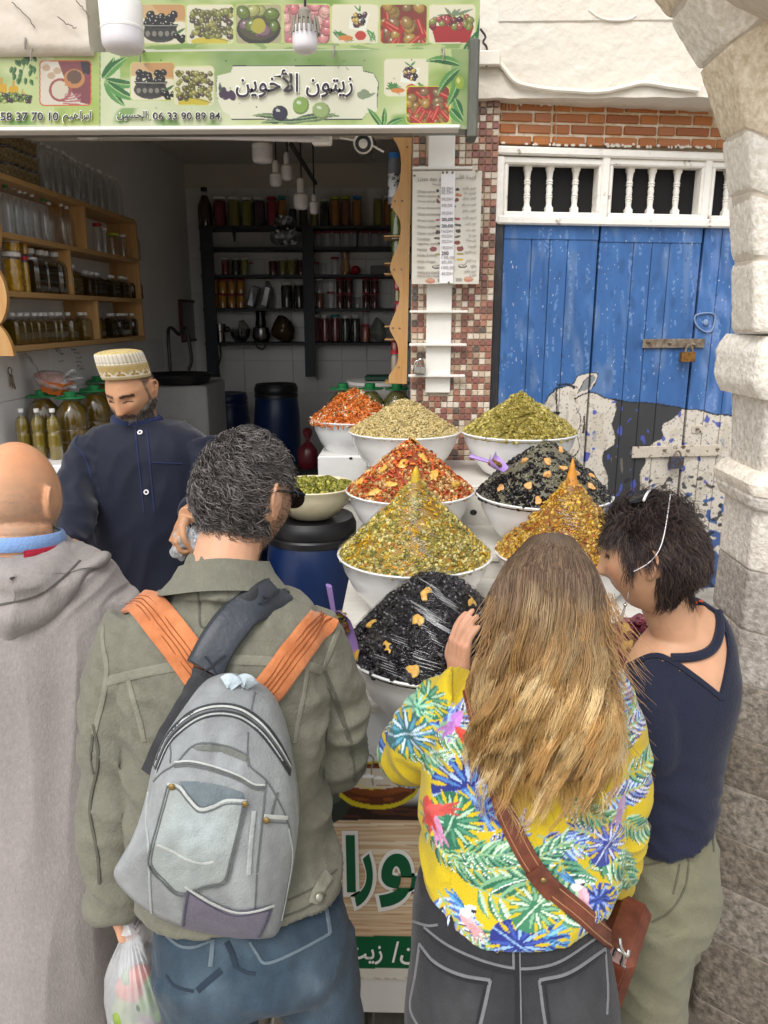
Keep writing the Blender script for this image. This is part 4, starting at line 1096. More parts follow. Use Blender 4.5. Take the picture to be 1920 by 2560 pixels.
bulb('large white LED lamp hanging in front of the upper sign at the left',310,-8,134,102,2.5,.58,None,None,3.3)
t=bulb('jar-shaped frosted lamp with a brown ribbed socket in front of the upper sign',763,20,134,62,2.6,.42,None,'socket',3.3,pmat('brown_plastic',H('#8a8478'),0.5))
c=at(763,40,2.6)
for k in range(18):
 a_=k/18*6.283; mko('rib',*g_tube([c+np.array([.036*math.cos(a_),.036*math.sin(a_),-.005]),c+np.array([.043*math.cos(a_),.043*math.sin(a_),-.05])],.0035,5),MATS['brown_plastic'],t)
bulb('large white LED lamp just inside the shop under the ceiling',657,357,409,51,3.7,.3,None,None,3.12)
bulb('small LED bulb hanging lowest on the left of the cluster in the shop',690,401,468,30,4.2,.62,None,'socket',3.12)
bulb('small LED bulb hanging highest in the cluster, right under the ceiling bar',718,381,452,28,4.2,.58,None,'socket',3.12)
bulb('largest LED bulb of the hanging cluster, in front of the top shelf',753,446,525,36,4.2,.62,None,'socket',3.12)
bulb('smallest LED bulb of the cluster, lowest and furthest right',785,487,536,21,4.2,.5,None,'socket',3.12)
V,F=g_tube([at(728,361,3.6),at(789,458,4.6)],0.011,8); tag(mko('ceiling_bar',V,F,M_cord),'thin black bar slanting below the shop ceiling beside the hanging bulbs','bar')
tl_=thing('tube_light','long unlit white tube light under the lower edge of the long sign','tube light',tuple(at(510,342,2.98)))
p0,p1=at(197,334,2.98),at(826,350,2.98)
mko('batten',*g_box((p0+p1)/2+[0,.02,.01],(p1[0]-p0[0],0.035,0.022),0.004),pmat('batten_grey',H('#b5b2ac'),0.4),tl_)
mko('tube',*g_tube([p0+[.03,-.01,0.0],p1+[-.03,-.01,0.0]],0.011,12),M_bulb,tl_)
for p in(p0+[.03,0,0.0],p1+[-.03,0,0.0]):mko('end_holder',*g_box(p,(.07,.04,.036),.006),M_cap,tl_)
zz=Z(480,320,2.458)
cm=thing('security_camera','round white security camera with a black lens under the sign','camera',tuple(at(*zz(1050,165),3.05)))
c=at(*zz(1052,95),3.05); lk=np.array(Vector(at(*zz(1040,122),2.0)-at(*zz(1052,95),3.05)).normalized())
rotc=np.array(Vector(lk).to_track_quat('Z','Y').to_matrix())
mko('housing',*g_ell(c,(.036,.036,.042),rotc,28,18),M_cap,cm)
V,F=g_lathe([(.0,.028),(.026,.028),(.029,.034),(.027,.037),(.012,.0375),(0,.0375)],28); mko('face',V@rotc.T+c,F,pmat('black_gloss',H('#17171a'),0.25,0,bump=0),cm)
V,F=g_lathe([(.013,.0378),(.0135,.040),(.010,.0405),(.0095,.0382)],24,cap=False); mko('lens_ring',V@rotc.T+c,F,M_cap,cm)
mko('mount',*g_lathe([(.03,0),(.033,.02),(.028,.06)],24,c+[0,0.005,.02]),M_cap,cm)
mko('antenna',*g_tube([c+[-.03,0,.01],c+[-.085,-.005,.018]],.004,6),M_cap,cm); mko('antenna',*g_tube([c+[.03,0,-.005],c+[.075,-.005,-.03]],.004,6),M_cap,cm)
mko('cable',*g_tube(spl([c+np.array(q)for q in((.03,.01,.03),(.045,0,0),(.035,0,-.05),(.05,0,-.06))],16),.0022,5),M_cord,cm)
class Bowl:pass
def bowl_at(xl_,xr_,yc,diam):
 """rim ends and rim centre row in the photo, real diameter -> centre of the rim"""
 d=diam*FPX/(xr_-xl_); c=atD((xl_+xr_)/2,yc,d)
 b=Bowl(); b.c,b.r=c,diam/2; return b
 # ================================================================== INSIDE THE SHOP
M_pine=pmat('pine_board',H('#bf9a66'),0.5,0.14,9,0.12,40,col2=H('#a98150'),stretch=(6,0.6,6),cs=(.3,.7))
M_pinez=pmat('pine_board_upright',H('#c69f6a'),0.5,0.14,9,0.12,40,col2=H('#a8743a'),stretch=(6,6,0.5),cs=(.3,.75))
M_clear=clear_mat('clear_bottle',(0.95,0.96,0.97),0.15,0.08)
M_oil=pmat('olive_oil',H('#6a5418'),0.15,0.1,6,0,coat=0.5)
M_oil2=pmat('olive_oil_light',H('#857020'),0.12,0.1,6,0,coat=0.5)
M_oild=pmat('dark_syrup',H('#3a2d18'),0.1,0.1,6,0,coat=0.5)
M_lidw,M_lidr=pmat('white_lid',H('#e4e2de'),0.45,bump=0),pmat('red_lid',H('#b02232'),0.4,bump=0)
M_lidg,M_lidy,M_lidt,M_lidb=pmat('green_lid',H('#1f7d45'),0.4,bump=0),pmat('lime_lid',H('#a8b81e'),0.4,bump=0),pmat('teal_lid',H('#2c8a86'),0.4,bump=0),pmat('blue_lid',H('#2a74c0'),0.4,bump=0)
LID=dict(w=M_lidw,r=M_lidr,g=M_lidg,y=M_lidy,t=M_lidt,b=M_lidb)
FILL={}
def fill(col,chunky=True):
 k=(col,chunky)
 if k not in FILL:FILL[k]=pmat('preserve_%s'%col.strip('#'),sc(H(col),.75),0.25,0.2,60,0.25 if chunky else 0,90,col2=sc(H(col),1.4),coat=0.4,cs=(.3,.7),bdist=.006)
 return FILL[k]
 # ---- pine rack on the left wall
XR=XL+0.17
zz=Z(0,400,4.366)
ends=[((180,195),(1490,655)),((100,790),(1515,1085)),((150,1430),(1530,1515)),((200,2030),(1555,1920))]
BZ=[]
pine=thing('wooden_rack','pine wall rack with scalloped end and four long boards of bottles on the left wall','shelf',(XL+.08,3.9,1.6))
for a,b in ends:
 p,q=atX(*zz(*a),XR),atX(*zz(*b),XR)
 BZ.append((p[2]+q[2])/2)
YN,YE=atX(*zz(60,1500),XR)[1],atX(*zz(1545,1600),XR)[1]
for z in BZ:mko('board',*g_box(((XL+XR)/2,(YN+YE)/2,z-0.011),(XR-XL,YE-YN,0.022),0.002),M_pine,pine)
def yat(x,y):return atX(*zz(x,y),XR)[1]
for x,lv in((940,0),(785,1),(1080,2)):
 y=yat(x,(750,1230,1730)[lv])
 mko('upright',*g_box(((XL+XR)/2,y,(BZ[lv]+BZ[lv+1])/2-.011),(XR-XL,0.02,BZ[lv]-BZ[lv+1]-.022),0.002),M_pinez,pine)
mko('upright',*g_box(((XL+XR)/2,YE+.012,(BZ[0]+BZ[3])/2-.02),(XR-XL,0.022,BZ[0]-BZ[3]+.02),0.002),M_pinez,pine)
# scalloped near end (its outline bulges out between the boards)
h=BZ[0]-BZ[3]+.05
out=[(0,0)]+[(0.165+0.05*abs(math.cos(t*math.pi*3))**0.6-0.03,t*h)for t in np.linspace(0,1,60)]+[(0,h)]
V,F=g_plate(out,0.022,(1,0,0),(0,0,1),(0,-1,0),(XL+.002,YN-.024,BZ[3]-.035)); mko('end_board',V,F,M_pinez,pine)
def bottle_proto(name,prof,fillprof,mat_fill,capr,capz,caph,lid,square=0.0,n=20,body=M_clear,label='',cat='bottle',ribs=0):
 """prof in metres; empty at the base centre"""
 t=thing(name,label,cat)
 def shp(p,k=1.0):
  V,F=g_lathe(p,n)
  if square:
   a=np.arctan2(V[:,1],V[:,0]); s_=1/np.maximum(np.abs(np.cos(a)),np.abs(np.sin(a))); s_=1+(np.minimum(s_,1.26)-1)*square
   lim=np.clip((capr*1.8-0)and(np.hypot(V[:,0],V[:,1])-capr*1.1)/(capr*.8),0,1)
   V[:,0]*=1+(s_-1)*lim; V[:,1]*=1+(s_-1)*lim
  return V,F
 if fillprof:mko('contents',*shp(fillprof),mat_fill,t,local=True)
 if body:mko('body',*shp(prof),body,t,local=True)
 mko('lid',*g_lathe([(capr,capz),(capr*1.03,capz+caph*.3),(capr*1.02,capz+caph*.9),(capr*.92,capz+caph),(0,capz+caph)],20),lid,t,local=True)
 return t
HIDE=[]
PROTO={}
def jar(col,lid,label,group,loc,r,h,rotz=0.0,empty=False,lidfrac=.1,neck=.9,chunky=True,clear=True):
 key=(col,lid,empty,chunky)
 if key not in PROTO:
  R0,H0=0.5,1.0
  p=[(R0*.92,0.0),(R0,.03),(R0,.8),(R0*.9,.88),(R0*.9,.93)]
  t=thing('jar',label,'jar')
  if not empty:mko('contents',*g_lathe([(0,.01),(R0*.9,.012),(R0*.97,.04),(R0*.97,.78),(R0*.85,.86),(0,.86)],18),fill(col,chunky),t,local=True)
  if clear:mko('glass',*g_lathe(p,18,cap=False),M_clear,t,local=True)
  mko('lid',*g_lathe([(R0*.95,.90),(R0*.97,.92),(R0*.97,.985),(R0*.9,1.0),(0,1.0)],18),LID[lid],t,local=True)
  PROTO[key]=t; t.scale=(2*r,2*r,h); t.location=loc; t['group']=group
  return t
 return dup(PROTO[key],loc,label,group,rotz,(2*r,2*r,h))
ORD=['first','second','third','fourth','fifth','sixth','seventh','eighth','ninth','tenth','eleventh','twelfth','thirteenth','fourteenth','fifteenth','sixteenth']
# ---- bottles on the rack
XB=XL+0.10
z3=Z(0,320,2.571)
def row(caps,lv,proto,h0,labels,group,shift=0.0):
 """proto of height h0 placed under each cap seen in the photo; scaled to reach it"""
 first=True
 for(x,y),lab in zip(caps,labels):
  p=atX(*z3(x,y),XB)
  zb=BZ[lv]+.0005; k=max(.3,(p[2]+.006-zb))/h0
  loc=(XB+rnd.uniform(-.012,.012)+shift,p[1],zb)
  if not proto.get('used'):
   proto['used']=1; proto.location=loc; proto.scale=(k,)*3; proto['label']=lab; proto['group']=group; del proto['used']; proto['placed']=1
  elif False:pass
  yield loc,k,lab
def place_row(caps,lv,proto,h0,labels,group,kr=None):
 for(x,y),lab in zip(caps,labels):
  p=atX(*z3(x,y),XB); zb=BZ[lv]+.0005
  k=(p[2]+.004-zb)/h0; loc=(XB+rnd.uniform(-.01,.01),p[1],zb)
  s=(k if kr is None else kr,k if kr is None else kr,k)
  if proto not in placed:placed.add(proto); o=proto; o.location=loc; o.scale=s; o['label']=lab; o['group']=group
  else:o=dup(proto,loc,lab,group,None,s)
placed=set()
tall=bottle_proto('bottle',[(0,0),(.036,0.002),(.04,.012),(.039,.1),(.041,.13),(.04,.2),(.032,.235),(.016,.265),(.0135,.275),(.0135,.29)],None,None,.0155,.283,.02,M_lidw)
place_row([(255,97),(312,118),(348,135),(400,157),(428,172),(458,190),(488,205),(520,222),(553,238),(598,258),(626,272),(652,283),(683,298),(712,312),(743,325)],0,tall,.303,['empty clear white-capped bottle on the top pine board, %s from the herb tubs'%o for o in ORD],'empty bottles on the top board')
big=bottle_proto('bottle',[(0,0),(.044,0.002),(.048,.015),(.048,.2),(.044,.235),(.02,.29),(.0145,.3),(.0145,.32)],None,None,.0165,.312,.022,M_lidw)
place_row([(90,376),(135,405),(160,408),(210,428),(322,483),(385,492),(430,507),(465,517),(500,532)],1,big,.334,['large empty clear bottle with white cap, %s along the second pine board'%o for o in ORD],'large empty bottles on the second board')
bigg=bottle_proto('bottle',[(0,0),(.044,0.002),(.048,.015),(.048,.2),(.044,.235),(.02,.29),(.0145,.3),(.0145,.32)],None,None,.0165,.312,.022,M_lidg)
place_row([(25,372),(265,460)],1,bigg,.334,['large empty bottle with green cap at the near end of the second pine board','large empty bottle with green cap midway along the second pine board'],'green-capped empty bottles')
for(x,y,wd),lid,lab in(((622,625,52),'r','tall empty jar with red lid beside the upright on the second pine board'),((668,655,34),'w','small empty jar behind the lime-lidded jar on the second pine board'),((722,690,74),'y','wide clear jar with lime green lid on the second pine board'),((787,697,40),'w','small empty jar with white lid beside the lime-lidded jar')):
 p=atX(*z3(x,y),XB); jar('#cccccc',lid,lab,'empty jars on the second board',(XB,p[1],BZ[1]),wd/2.571/2*p[1]/1923*1.05,p[2]-BZ[1]+.01,empty=True)
brn=bottle_proto('bottle',[(0,0),(.036,0.002),(.04,.012),(.04,.13),(.034,.16),(.014,.2),(.0135,.23)],None,None,.0155,.225,.018,pmat('tan_lid',H('#a58a70'),.5),body=clear_mat('tan_bottle',(.85,.7,.55),.25,.1))
place_row([(850,650)],1,brn,.243,['tan-tinted empty bottle at the far end of the second pine board'],'empty bottles on the second board')
flat=[(0,0),(.036,0.001),(.0385,.006),(.0385,.105),(.034,.125),(.018,.140),(.0125,.145),(.0125,.156)]
ff=[(0,.002),(.035,.003),(.0375,.008),(.0375,.104),(.033,.123),(.017,.136),(0,.136)]
def oilproto(mat):return bottle_proto('bottle',flat,ff,mat,.0148,.152,.019,M_lidw,square=1.0)
o1=oilproto(M_oild)
place_row([(197,780),(257,790),(293,797),(337,803)],2,o1,.171,['large dark brown bottle on the third pine board, %s from the lemon jars'%o for o in ORD],'large dark bottles on the third board',1.35)
o2=oilproto(M_oil)
place_row([(425,880),(463,885)],2,o2,.171,['medium brown oil bottle just before the third-board upright, nearer of two','medium brown oil bottle just before the third-board upright, further of two'],'medium oil bottles on the third board',1.0)
place_row([(548,922),(580,930),(608,934),(630,937)],2,o1,.171,['small dark bottle beyond the third-board upright, %s of its four'%o for o in ORD],'small dark bottles on the third board',.95)
place_row([(697,950),(720,953),(770,957),(795,960),(812,962),(830,965),(845,968),(860,970),(875,972)],2,o1,.171,['small dark bottle in the third far group, %s from its near end'%o for o in ORD],'far small bottles on the third board',.95)
place_row([(88,1193),(133,1193),(175,1193),(222,1193),(258,1193),(297,1192),(330,1191),(357,1191),(388,1190),(422,1190)],3,o2,.171,['brown oil bottle on the lowest pine board, %s from the scalloped end'%o for o in ORD],'near oil bottles on the lowest board',.92)
place_row([(510,1190),(535,1190),(560,1190),(587,1190),(612,1190)],3,o2,.171,['brown olive oil bottle just before the lowest upright, %s of its five'%o for o in ORD],'middle oil bottles on the lowest board',.92)
o3=oilproto(pmat('very_dark_oil',H('#33280f'),.12,bump=0,coat=.5))
place_row([(705,1195),(730,1195),(750,1195),(772,1195),(795,1195),(815,1195),(835,1195),(858,1195),(880,1195)],3,o3,.171,['very dark oil bottle beyond the lowest upright, %s of its nine'%o for o in ORD],'far oil bottles on the lowest board',.92)
# lemon jars, herb tubs
M_lem=pmat('whole_lemon',H('#d2a41e'),0.4,.15,30,.1)
def lemonjar(loc,r,hh,lid,lab):
 t=thing('jar',lab,'jar',loc,'jars of whole lemons')
 mko('glass',*g_lathe([(r*.95,0),(r,.006),(r,hh*.85),(r*.9,hh*.9)],20,cap=False),M_clear,t,local=True)
 mko('brine',*g_lathe([(0,.002),(r*.9,.003),(r*.93,.01),(r*.93,hh*.82),(0,hh*.82)],20),pmat('lemon_brine',H('#c9961f'),.15,.25,30,.2,40,coat=.5),t,local=True)
 mb=MB()
 for j in range(int(hh*.8/(r*.75))):
  for k in range(5):
   a=k*1.256+j*.6; mb.add(*g_ell((r*.62*math.cos(a),r*.62*math.sin(a),r*.42+j*r*.74),(r*.38,r*.38,r*.4),nu=10,nv=7))
 V,F,_=mb.arrays(); tag(mko('lemons',V,F,M_lem,t,local=True),kind='stuff')
 mko('lid',*g_lathe([(r*.96,hh*.88),(r*.98,hh*.9),(r*.98,hh*.98),(r*.9,hh),(0,hh)],20),LID[lid],t,local=True)
for x,y,wd,lid,up,lab in((52,812,112,'w',0,'wide jar of whole yellow lemons with white lid, nearest on the third pine board'),(137,838,46,'r',0,'narrow jar of whole lemons with red lid on the third pine board'),(190,846,58,'w',0,'white-lidded jar of whole lemons beside the dark bottles'),(55,742,100,'w',1,'jar of whole lemons stacked on the widest lemon jar'),(135,745,44,'w',1,'narrow jar of whole lemons stacked on the red-lidded jar')):
 p=atX(*z3(x,y),XB); r=wd/2.571/2*p[1]/1923*1.05
 base=BZ[2]if not up else atX(*z3(x,818 if x<100 else 832),XB)[2]+.012
 lemonjar((XB+.01,p[1],base+.001),r,p[2]+.008-base,lid,lab)
M_herb=pmat('dried_herb',H('#5d4f35'),.9,.4,120,.4,150,col2=H('#8a7a58'))
for i,x in enumerate((22,62,105,150,188)):
 for j in range(3):
  p0_=atX(*z3(x,300),XB)
  hh=.062; t=thing('herb_tub','clear tub of dried herbs on the top pine board, %s column, %s layer'%(ORD[i],('bottom','middle','top')[j]),'tub',(XB,p0_[1],BZ[0]+.001+j*hh),'stacked tubs of dried herbs')
  mko('contents',*g_lathe([(0,.001),(.036,.002),(.042,.05),(0,.05)],16),M_herb,t,local=True); mko('lid',*g_lathe([(.044,.05),(.046,.053),(.046,.06),(0,.061)],16),M_clear,t,local=True)
  # ---- white counter along the left wall, oil bottles, jugs, basket, basin, keys
za=Z(0,800,2.911)
ZT=at(100,1134,3.35)[2]
lc=box_obj('side_counter',(XL+.002,3.08,ZFL),(XL+0.42,4.5,ZT),pmat('white_counter',H('#e2e1df'),.35,.04,6,.05),None,.006)
tag(lc,'white side counter along the left wall under the oil bottles','counter')
rib=[(0,0),(.036,.002),(.04,.012),(.04,.075),(.0425,.08)]+[q for k in range(6)for q in((.0415,.085+k*.012),(.04,.091+k*.012))]+[(.036,.165),(.041,.175),(.041,.215),(.033,.245),(.015,.275),(.0135,.29)]
fb=[(r_*.97,z_)for r_,z_ in rib if z_<.27]+[(0,.268)]
pb=bottle_proto('oil_bottle',rib,fb,M_oil2,.0158,.283,.022,M_lidw,cat='oil bottle')
for i,x in enumerate((188,300,412)):
 p=at(*za(x,975),3.22); k=.94*(at(*za(x,620),3.22)[2]-ZT)/.305
 lab=('golden oil bottle with white cap on the side counter, nearest the wall keys','golden oil bottle with white cap on the side counter, middle of three','golden oil bottle with white cap on the side counter, beside the shopkeeper')[i]
 if i==0:pb.location=(p[0],3.22,ZT); pb.scale=(k,)*3; pb['label']=lab; pb['group']='golden oil bottles on the side counter'
 else:dup(pb,(p[0],3.22,ZT),lab,'golden oil bottles on the side counter',None,(k,)*3)
jug=[(0,0),(.07,.002),(.078,.015),(.078,.06),(.074,.065),(.078,.07),(.078,.12),(.074,.125),(.078,.13),(.078,.19),(.07,.22),(.035,.26),(.024,.268),(.024,.285)]
pj=bottle_proto('oil_jug',jug,[(r_*.97,z_)for r_,z_ in jug if z_<.262]+[(0,.262)],M_oil,.028,.278,.026,M_lidg,cat='oil jug')
P=[(.07*math.cos(a),.045*math.sin(a),.275)for a in np.linspace(0,6.283,21)]; mko('carry_ring',*g_tube(P,.005,6),M_lidg,pj,local=True)
for i,(x,y,Y)in enumerate(((300,525,3.42),(508,537,3.38),(680,487,3.62),(612,512,3.85),(705,420,4.1))):
 p=at(*za(x,y),Y); k=(p[2]+.01-ZT)/.305
 lab='large green-capped oil jug on the side counter, '+('behind the leftmost golden bottle','behind the third golden bottle','nearest behind the shopkeeper','half hidden beside the orange basket','furthest back under the pine rack')[i]
 if i==0:pj.location=(p[0],Y,ZT); pj.scale=(k,k,k); pj['label']=lab; pj['group']='green-capped oil jugs'
 else:dup(pj,(p[0],Y,ZT),lab,'green-capped oil jugs',.3*i,(k,)*3)
bk=thing('basket','orange tray wrapped in clear plastic tilted on top of the oil jugs','basket',tuple(at(*za(400,560),3.45)))
c=at(*za(390,475),3.42); rt=eul(R(14),R(14),0)
V,F=g_lathe([(0,-.025),(.05,-.025),(.08,.035),(.084,.036),(.053,-.03),(0,-.03)],8); mko('tray',V*np.array([1.05,.7,1])@rt.T+c,F,pmat('orange_tray',H('#d9722a'),.45,.15,30,.1),bk)
M_film=clear_mat('wrap',(.97,.97,.98),.3,.12,1.0,45,haze=.18)
V,F=g_ell(c+[0,0,.02],(.088,.06,.04),rt,20,12); V+=.008*np.stack([vn(V,40,i)for i in(1,2,3)],-1); mko('wrap',V,F,M_film,bk)
for dx,dz,s_ in((-.11,.11,1),(.10,.04,-1),(.125,.01,-1),(.095,-.02,1)):
 P=[c+np.array([.05*np.sign(dx),0,.03]),c+np.array([dx*.7,-.01,dz*.7+.02]),c+np.array([dx,.01,dz+.02])]
 V,F=g_tube(spl(P,12),np.linspace(.006,.024,12),10,flat=.3); V+=.006*np.stack([vn(V,50,i)for i in(1,2,3)],-1); mko('wrap_end',V,F,M_film,bk)
kt=thing('keys','bunch of dark keys hanging on the white wall tiles at the left','keys',tuple(atX(*za(75,470),XL+.02)))
c=atX(*za(72,372),XL+.02)
mko('key_ring',*g_tube([c+np.array([0,.016*math.cos(a),.016*math.sin(a)])for a in np.linspace(0,6.283,17)],.002,6),M_cord,kt)
for k,(dy,l)in enumerate(((-.012,.05),(.002,.058),(.016,.062))):
 a0=c+[.003*k,0,-.016]; mko('key',*g_tube([a0,a0+[0,dy,-l]],[.005,.0035],6,flat=.4),M_rust,kt)
hw=MB()
for x,y in((400,205),(410,225),(430,245),(520,215),(545,240),(560,275),(560,305),(565,335),(580,355),(430,300)):
 for k in range(4):
  P=[atX(*za(x+k*10+rnd.uniform(-4,4),y+rnd.uniform(-9,9)),XL+.0102)for _ in range(4)]
  hw.add(*g_tube(spl(P,10),.0013,4))
V,F,_=hw.arrays(); tag(mko('handwriting',V,F,M_ink,wl),kind='stuff')
sk=thing('wash_basin','black round basin set on a white stand behind the shopkeeper','basin',(-1.15,4.9,ZFL))
p,q=at(*za(1090,480),4.7),at(*za(1500,470),4.7)
mko('stand',*g_box(((p[0]+q[0])/2,4.95,(ZFL+p[2])/2),(q[0]-p[0],.5,p[2]-ZFL),.01),pmat('worn_white_stand',H('#a9a7a4'),.6,.15,8,.1),sk)
c=at(*za(1295,480),4.85); c[2]=p[2]
mko('basin',*g_lathe([(.10,0),(.19,.01),(.215,.05),(.225,.055),(.22,.065),(.2,.06),(.16,.03),(0,.02)],32,c),pmat('black_plastic',H('#1b1b1d'),.4,bump=0),sk)
mko('tap',*g_tube(spl([c+np.array(q_)for q_ in((-.1,.2,.05),(-.1,.2,.30),(-.06,.15,.34),(0,.1,.30),(.05,.08,.34),(.08,.06,.16),(.06,.05,.08))],30),.011,8),pmat('dark_tap',H('#3a3734'),.4,metal=.6),sk)
pf=thing('picture_frame','small dark red framed picture hanging on the left wall near the corner','picture',tuple(atX(*z3(1212,1375),XL+.02)))
y0,y1=atX(*z3(1165,1240),XL+.02)[1],atX(*z3(1262,1240),XL+.02)[1]; zt0,zb0=atX(*z3(1212,1105),XL+.02)[2],atX(*z3(1212,1375),XL+.02)[2]
mr_=pmat('dark_red_frame',H('#5a2a26'),.5)
for(a,b,c0,d)in((y0,y1,zt0-.02,zt0),(y0,y1,zb0,zb0+.02),(y0,y0+.03,zb0+.021,zt0-.021),(y1-.03,y1,zb0+.021,zt0-.021)):mko('frame_side',*g_box((XL+.015,(a+b)/2,(c0+d)/2),(.02,b-a,d-c0),.002),mr_,pf)
mko('picture',*g_box((XL+.01,(y0+y1)/2,(zt0+zb0)/2),(.008,y1-y0-.05,zt0-zb0-.035),0),pmat('faded_print',H('#6f6d6a'),.3,.2,5,bump=0),pf)
# ---- dark shelf unit on the back wall
zb=Z(480,320,2.458)
YS=YB-0.26
M_iron=pmat('dark_blue_iron',H('#262b33'),.5,.15)
SH=[at(*zb(620,y),YS)[2]for y in(600,730,900,1107,1318)]
un=thing('metal_shelf','dark iron shelf unit with five boards of jars on the back wall','shelf',(-.8,YB-.1,1.6))
xl_,xr_=at(*zb(55,900),YS)[0],.54
for z in SH:mko('shelf_board',*g_box(((xl_+xr_)/2,(YS+YB)/2-.005,z-.011),(xr_-xl_,.25,.022),.002),M_iron,un)
for x,w_ in((112,.1),(722,.09)):
 xx=at(*zb(x,1100),YS)[0]; zt_,zbo=SH[0]-.022,at(*zb(x,1528),YS)[2]
 mko('post',*g_box((xx,YS-.012,(zt_+zbo)/2),(w_*.95,.02,zt_-zbo),.002),M_iron,un)
mko('bracket',*g_tube([at(*zb(258,605),YS),at(*zb(262,700),YS)],[.02,.006],6),M_iron,un)
mko('bracket',*g_tube([at(*zb(1018,612),YS),at(*zb(1015,730),YS)],[.012,.008],6),M_iron,un)
YJ=YS+.09
pos=lambda x0,x1,yt,yb_,sh:(((at(*zb(x0,yb_),YJ)[0]+at(*zb(x1,yb_),YJ)[0])/2,(at(*zb(x1,yb_),YJ)[0]-at(*zb(x0,yb_),YJ)[0])/2,SH[sh],at(*zb(x0,yt),YJ)[2]-at(*zb(x0,yb_),YJ)[2]))
CN={'#7a1f24':'deep red','#8a8436':'olive green','#3a1a26':'dark purple','#a82a3c':'bright red','#b5742a':'orange','#2b2a22':'black-green','#8f8a3a':'yellow-green','#8a4a2a':'red-brown','#c98a2e':'amber','#9aa0a0':'clear','#5a1a22':'wine red','#d0705a':'pink'}
LN=dict(w='white',r='red',y='yellow',t='teal',b='blue',g='green')
def shelf_row(sh,items,nm,stack=False):
 for i,(x0,x1,yt,yb_,col,lid)in enumerate(items):
  X,r,z,hh=pos(x0,x1,yt,yb_,sh)
  zz_=z+.0005 if not stack else z+stack
  jar(col,lid,'%s jar, %s lid, %s from left, %s'%(CN[col],LN[lid],ORD[i],nm),'jars '+nm,(X,YJ,zz_),r*.96,hh,empty=(col=='#9aa0a0'))
shelf_row(0,[(135,215,410,597,'#7a1f24','w'),(222,300,412,597,'#8a8436','w'),(303,375,415,597,'#8f8a3a','w'),(378,455,415,597,'#3a1a26','w'),(462,525,412,597,'#a82a3c','r'),(527,585,408,597,'#b5742a','t'),(597,645,470,597,'#2b2a22','w'),(660,712,470,597,'#2b2a22','w'),(727,778,500,600,'#8f8a3a','w'),(787,848,430,603,'#2b2a22','w'),(852,910,418,603,'#b5742a','y'),(915,975,418,605,'#8a4a2a','y'),(985,1045,420,607,'#b5742a','b'),(1112,1172,420,610,'#8f8a3a','w'),(1178,1230,420,610,'#b5742a','w')],'top back shelf')
dk=bottle_proto('demijohn',[(0,0),(.115,.005),(.12,.03),(.12,.25),(.1,.32),(.05,.42),(.04,.5)],[(0,.002),(.11,.005),(.117,.03),(.117,.25),(.097,.32),(.047,.42),(0,.42)],pmat('brown_liquid',H('#3a2420'),.15,bump=0),.05,.48,.05,pmat('dark_cover',H('#2a2422'),.7),cat='demijohn',label='dark brown demijohn with covered neck at the left end of the top back shelf')
X,r,z,hh=pos(40,130,355,600,0); k=hh/.53; dk.location=(X,YJ,z); dk.scale=(r/.12,r/.12,k)
shelf_row(1,[(690+i*58,744+i*58,634,734,'#9aa0a0','r')for i in range(9)],'second back shelf')
for i,(x,y)in enumerate(((545,712),(590,712),(635,712),(567,663),(610,663))):
 c=at(*zb(x,y),YS+.02); r=.056
 if i==0:c0=c
 V,F=g_lathe([(r*.8,0),(r,.16),(r*.94,.16),(r*.75,.01),(0,.01)],18)
 c=np.array([c[0],YS+.02,SH[1]+r+(0 if i<3 else 1.75*r)])
 V=V@eul(R(90),0,0).T*np.array([1,-1,1]); V[:,1]=-V[:,1]
 tag(mko('drinking_glass',V+c,F,clear_mat('glassware',(.8,.82,.84),.3,.06)),'clear glass on its side, %s of the glass stack'%('lower left','lower middle','lower right','upper left','upper right')[i],'glass','stack of clear glasses')
shelf_row(2,[(182,232,790,897,'#7a1f24','w'),(245,297,792,897,'#2b2a22','w'),(298,350,792,897,'#8f8a3a','w'),(352,380,820,897,'#9aa0a0','r'),(472,527,803,900,'#5a1a22','w'),(532,583,797,900,'#8a8436','w'),(585,642,797,900,'#8f8a3a','w'),(645,697,797,900,'#5a1a22','w'),(700,735,822,903,'#2b2a22','r'),(738,785,826,905,'#9aa0a0','r'),(790,830,826,905,'#9aa0a0','w'),(852,905,797,907,'#9aa0a0','r')],'third back shelf')
cg=bottle_proto('carafe',[(0,0),(.5,.01),(.5,.35),(.38,.55),(.4,.75),(.48,.98)],[(0,.01),(.45,.02),(.45,.12),(0,.12)],fill('#c98a2e',False),.49,.97,.03,clear_mat('tan_bottle'),body=clear_mat('tan_bottle'),cat='carafe',label='amber plastic carafe on the third back shelf')
X,r,z,hh=pos(912,975,765,907,2); cg.location=(X,YJ,z); cg.scale=(2*r,2*r,hh)
X,r,z,hh=pos(975,1035,845,907,2); tag(mko('ball',*g_ell((X,YJ,z+r*.9),(r,r,r*.95),nu=20,nv=14),pmat('red_cellophane',H('#b02034'),.35,.2,30,.3,60)),'round red wrapped ball on the third back shelf','ball')
X,r,z,hh=pos(1098,1195,853,910,2); tag(mko('carton',*g_box((X,YJ,z+hh/2),(2*r,.1,hh),.003),pmat('grey_carton',H('#77777a'),.5)),'small grey carton at the right of the third back shelf','box')
its=[(110,162),(165,217),(220,272),(275,328)]
shelf_row(3,[(a,b,1010,1098,'#c98a2e','r')for a,b in its],'lower amber layer, fourth back shelf')
hs_=pos(110,162,1010,1098,3)[3]
shelf_row(3,[(a,b,915,1005,'#c98a2e','r')for a,b in its],'upper amber layer, fourth back shelf',hs_+.001)
shelf_row(3,[(548,622,945,1105,'#2b2a22','w'),(627,697,945,1105,'#2b2a22','w')],'middle of the fourth back shelf')
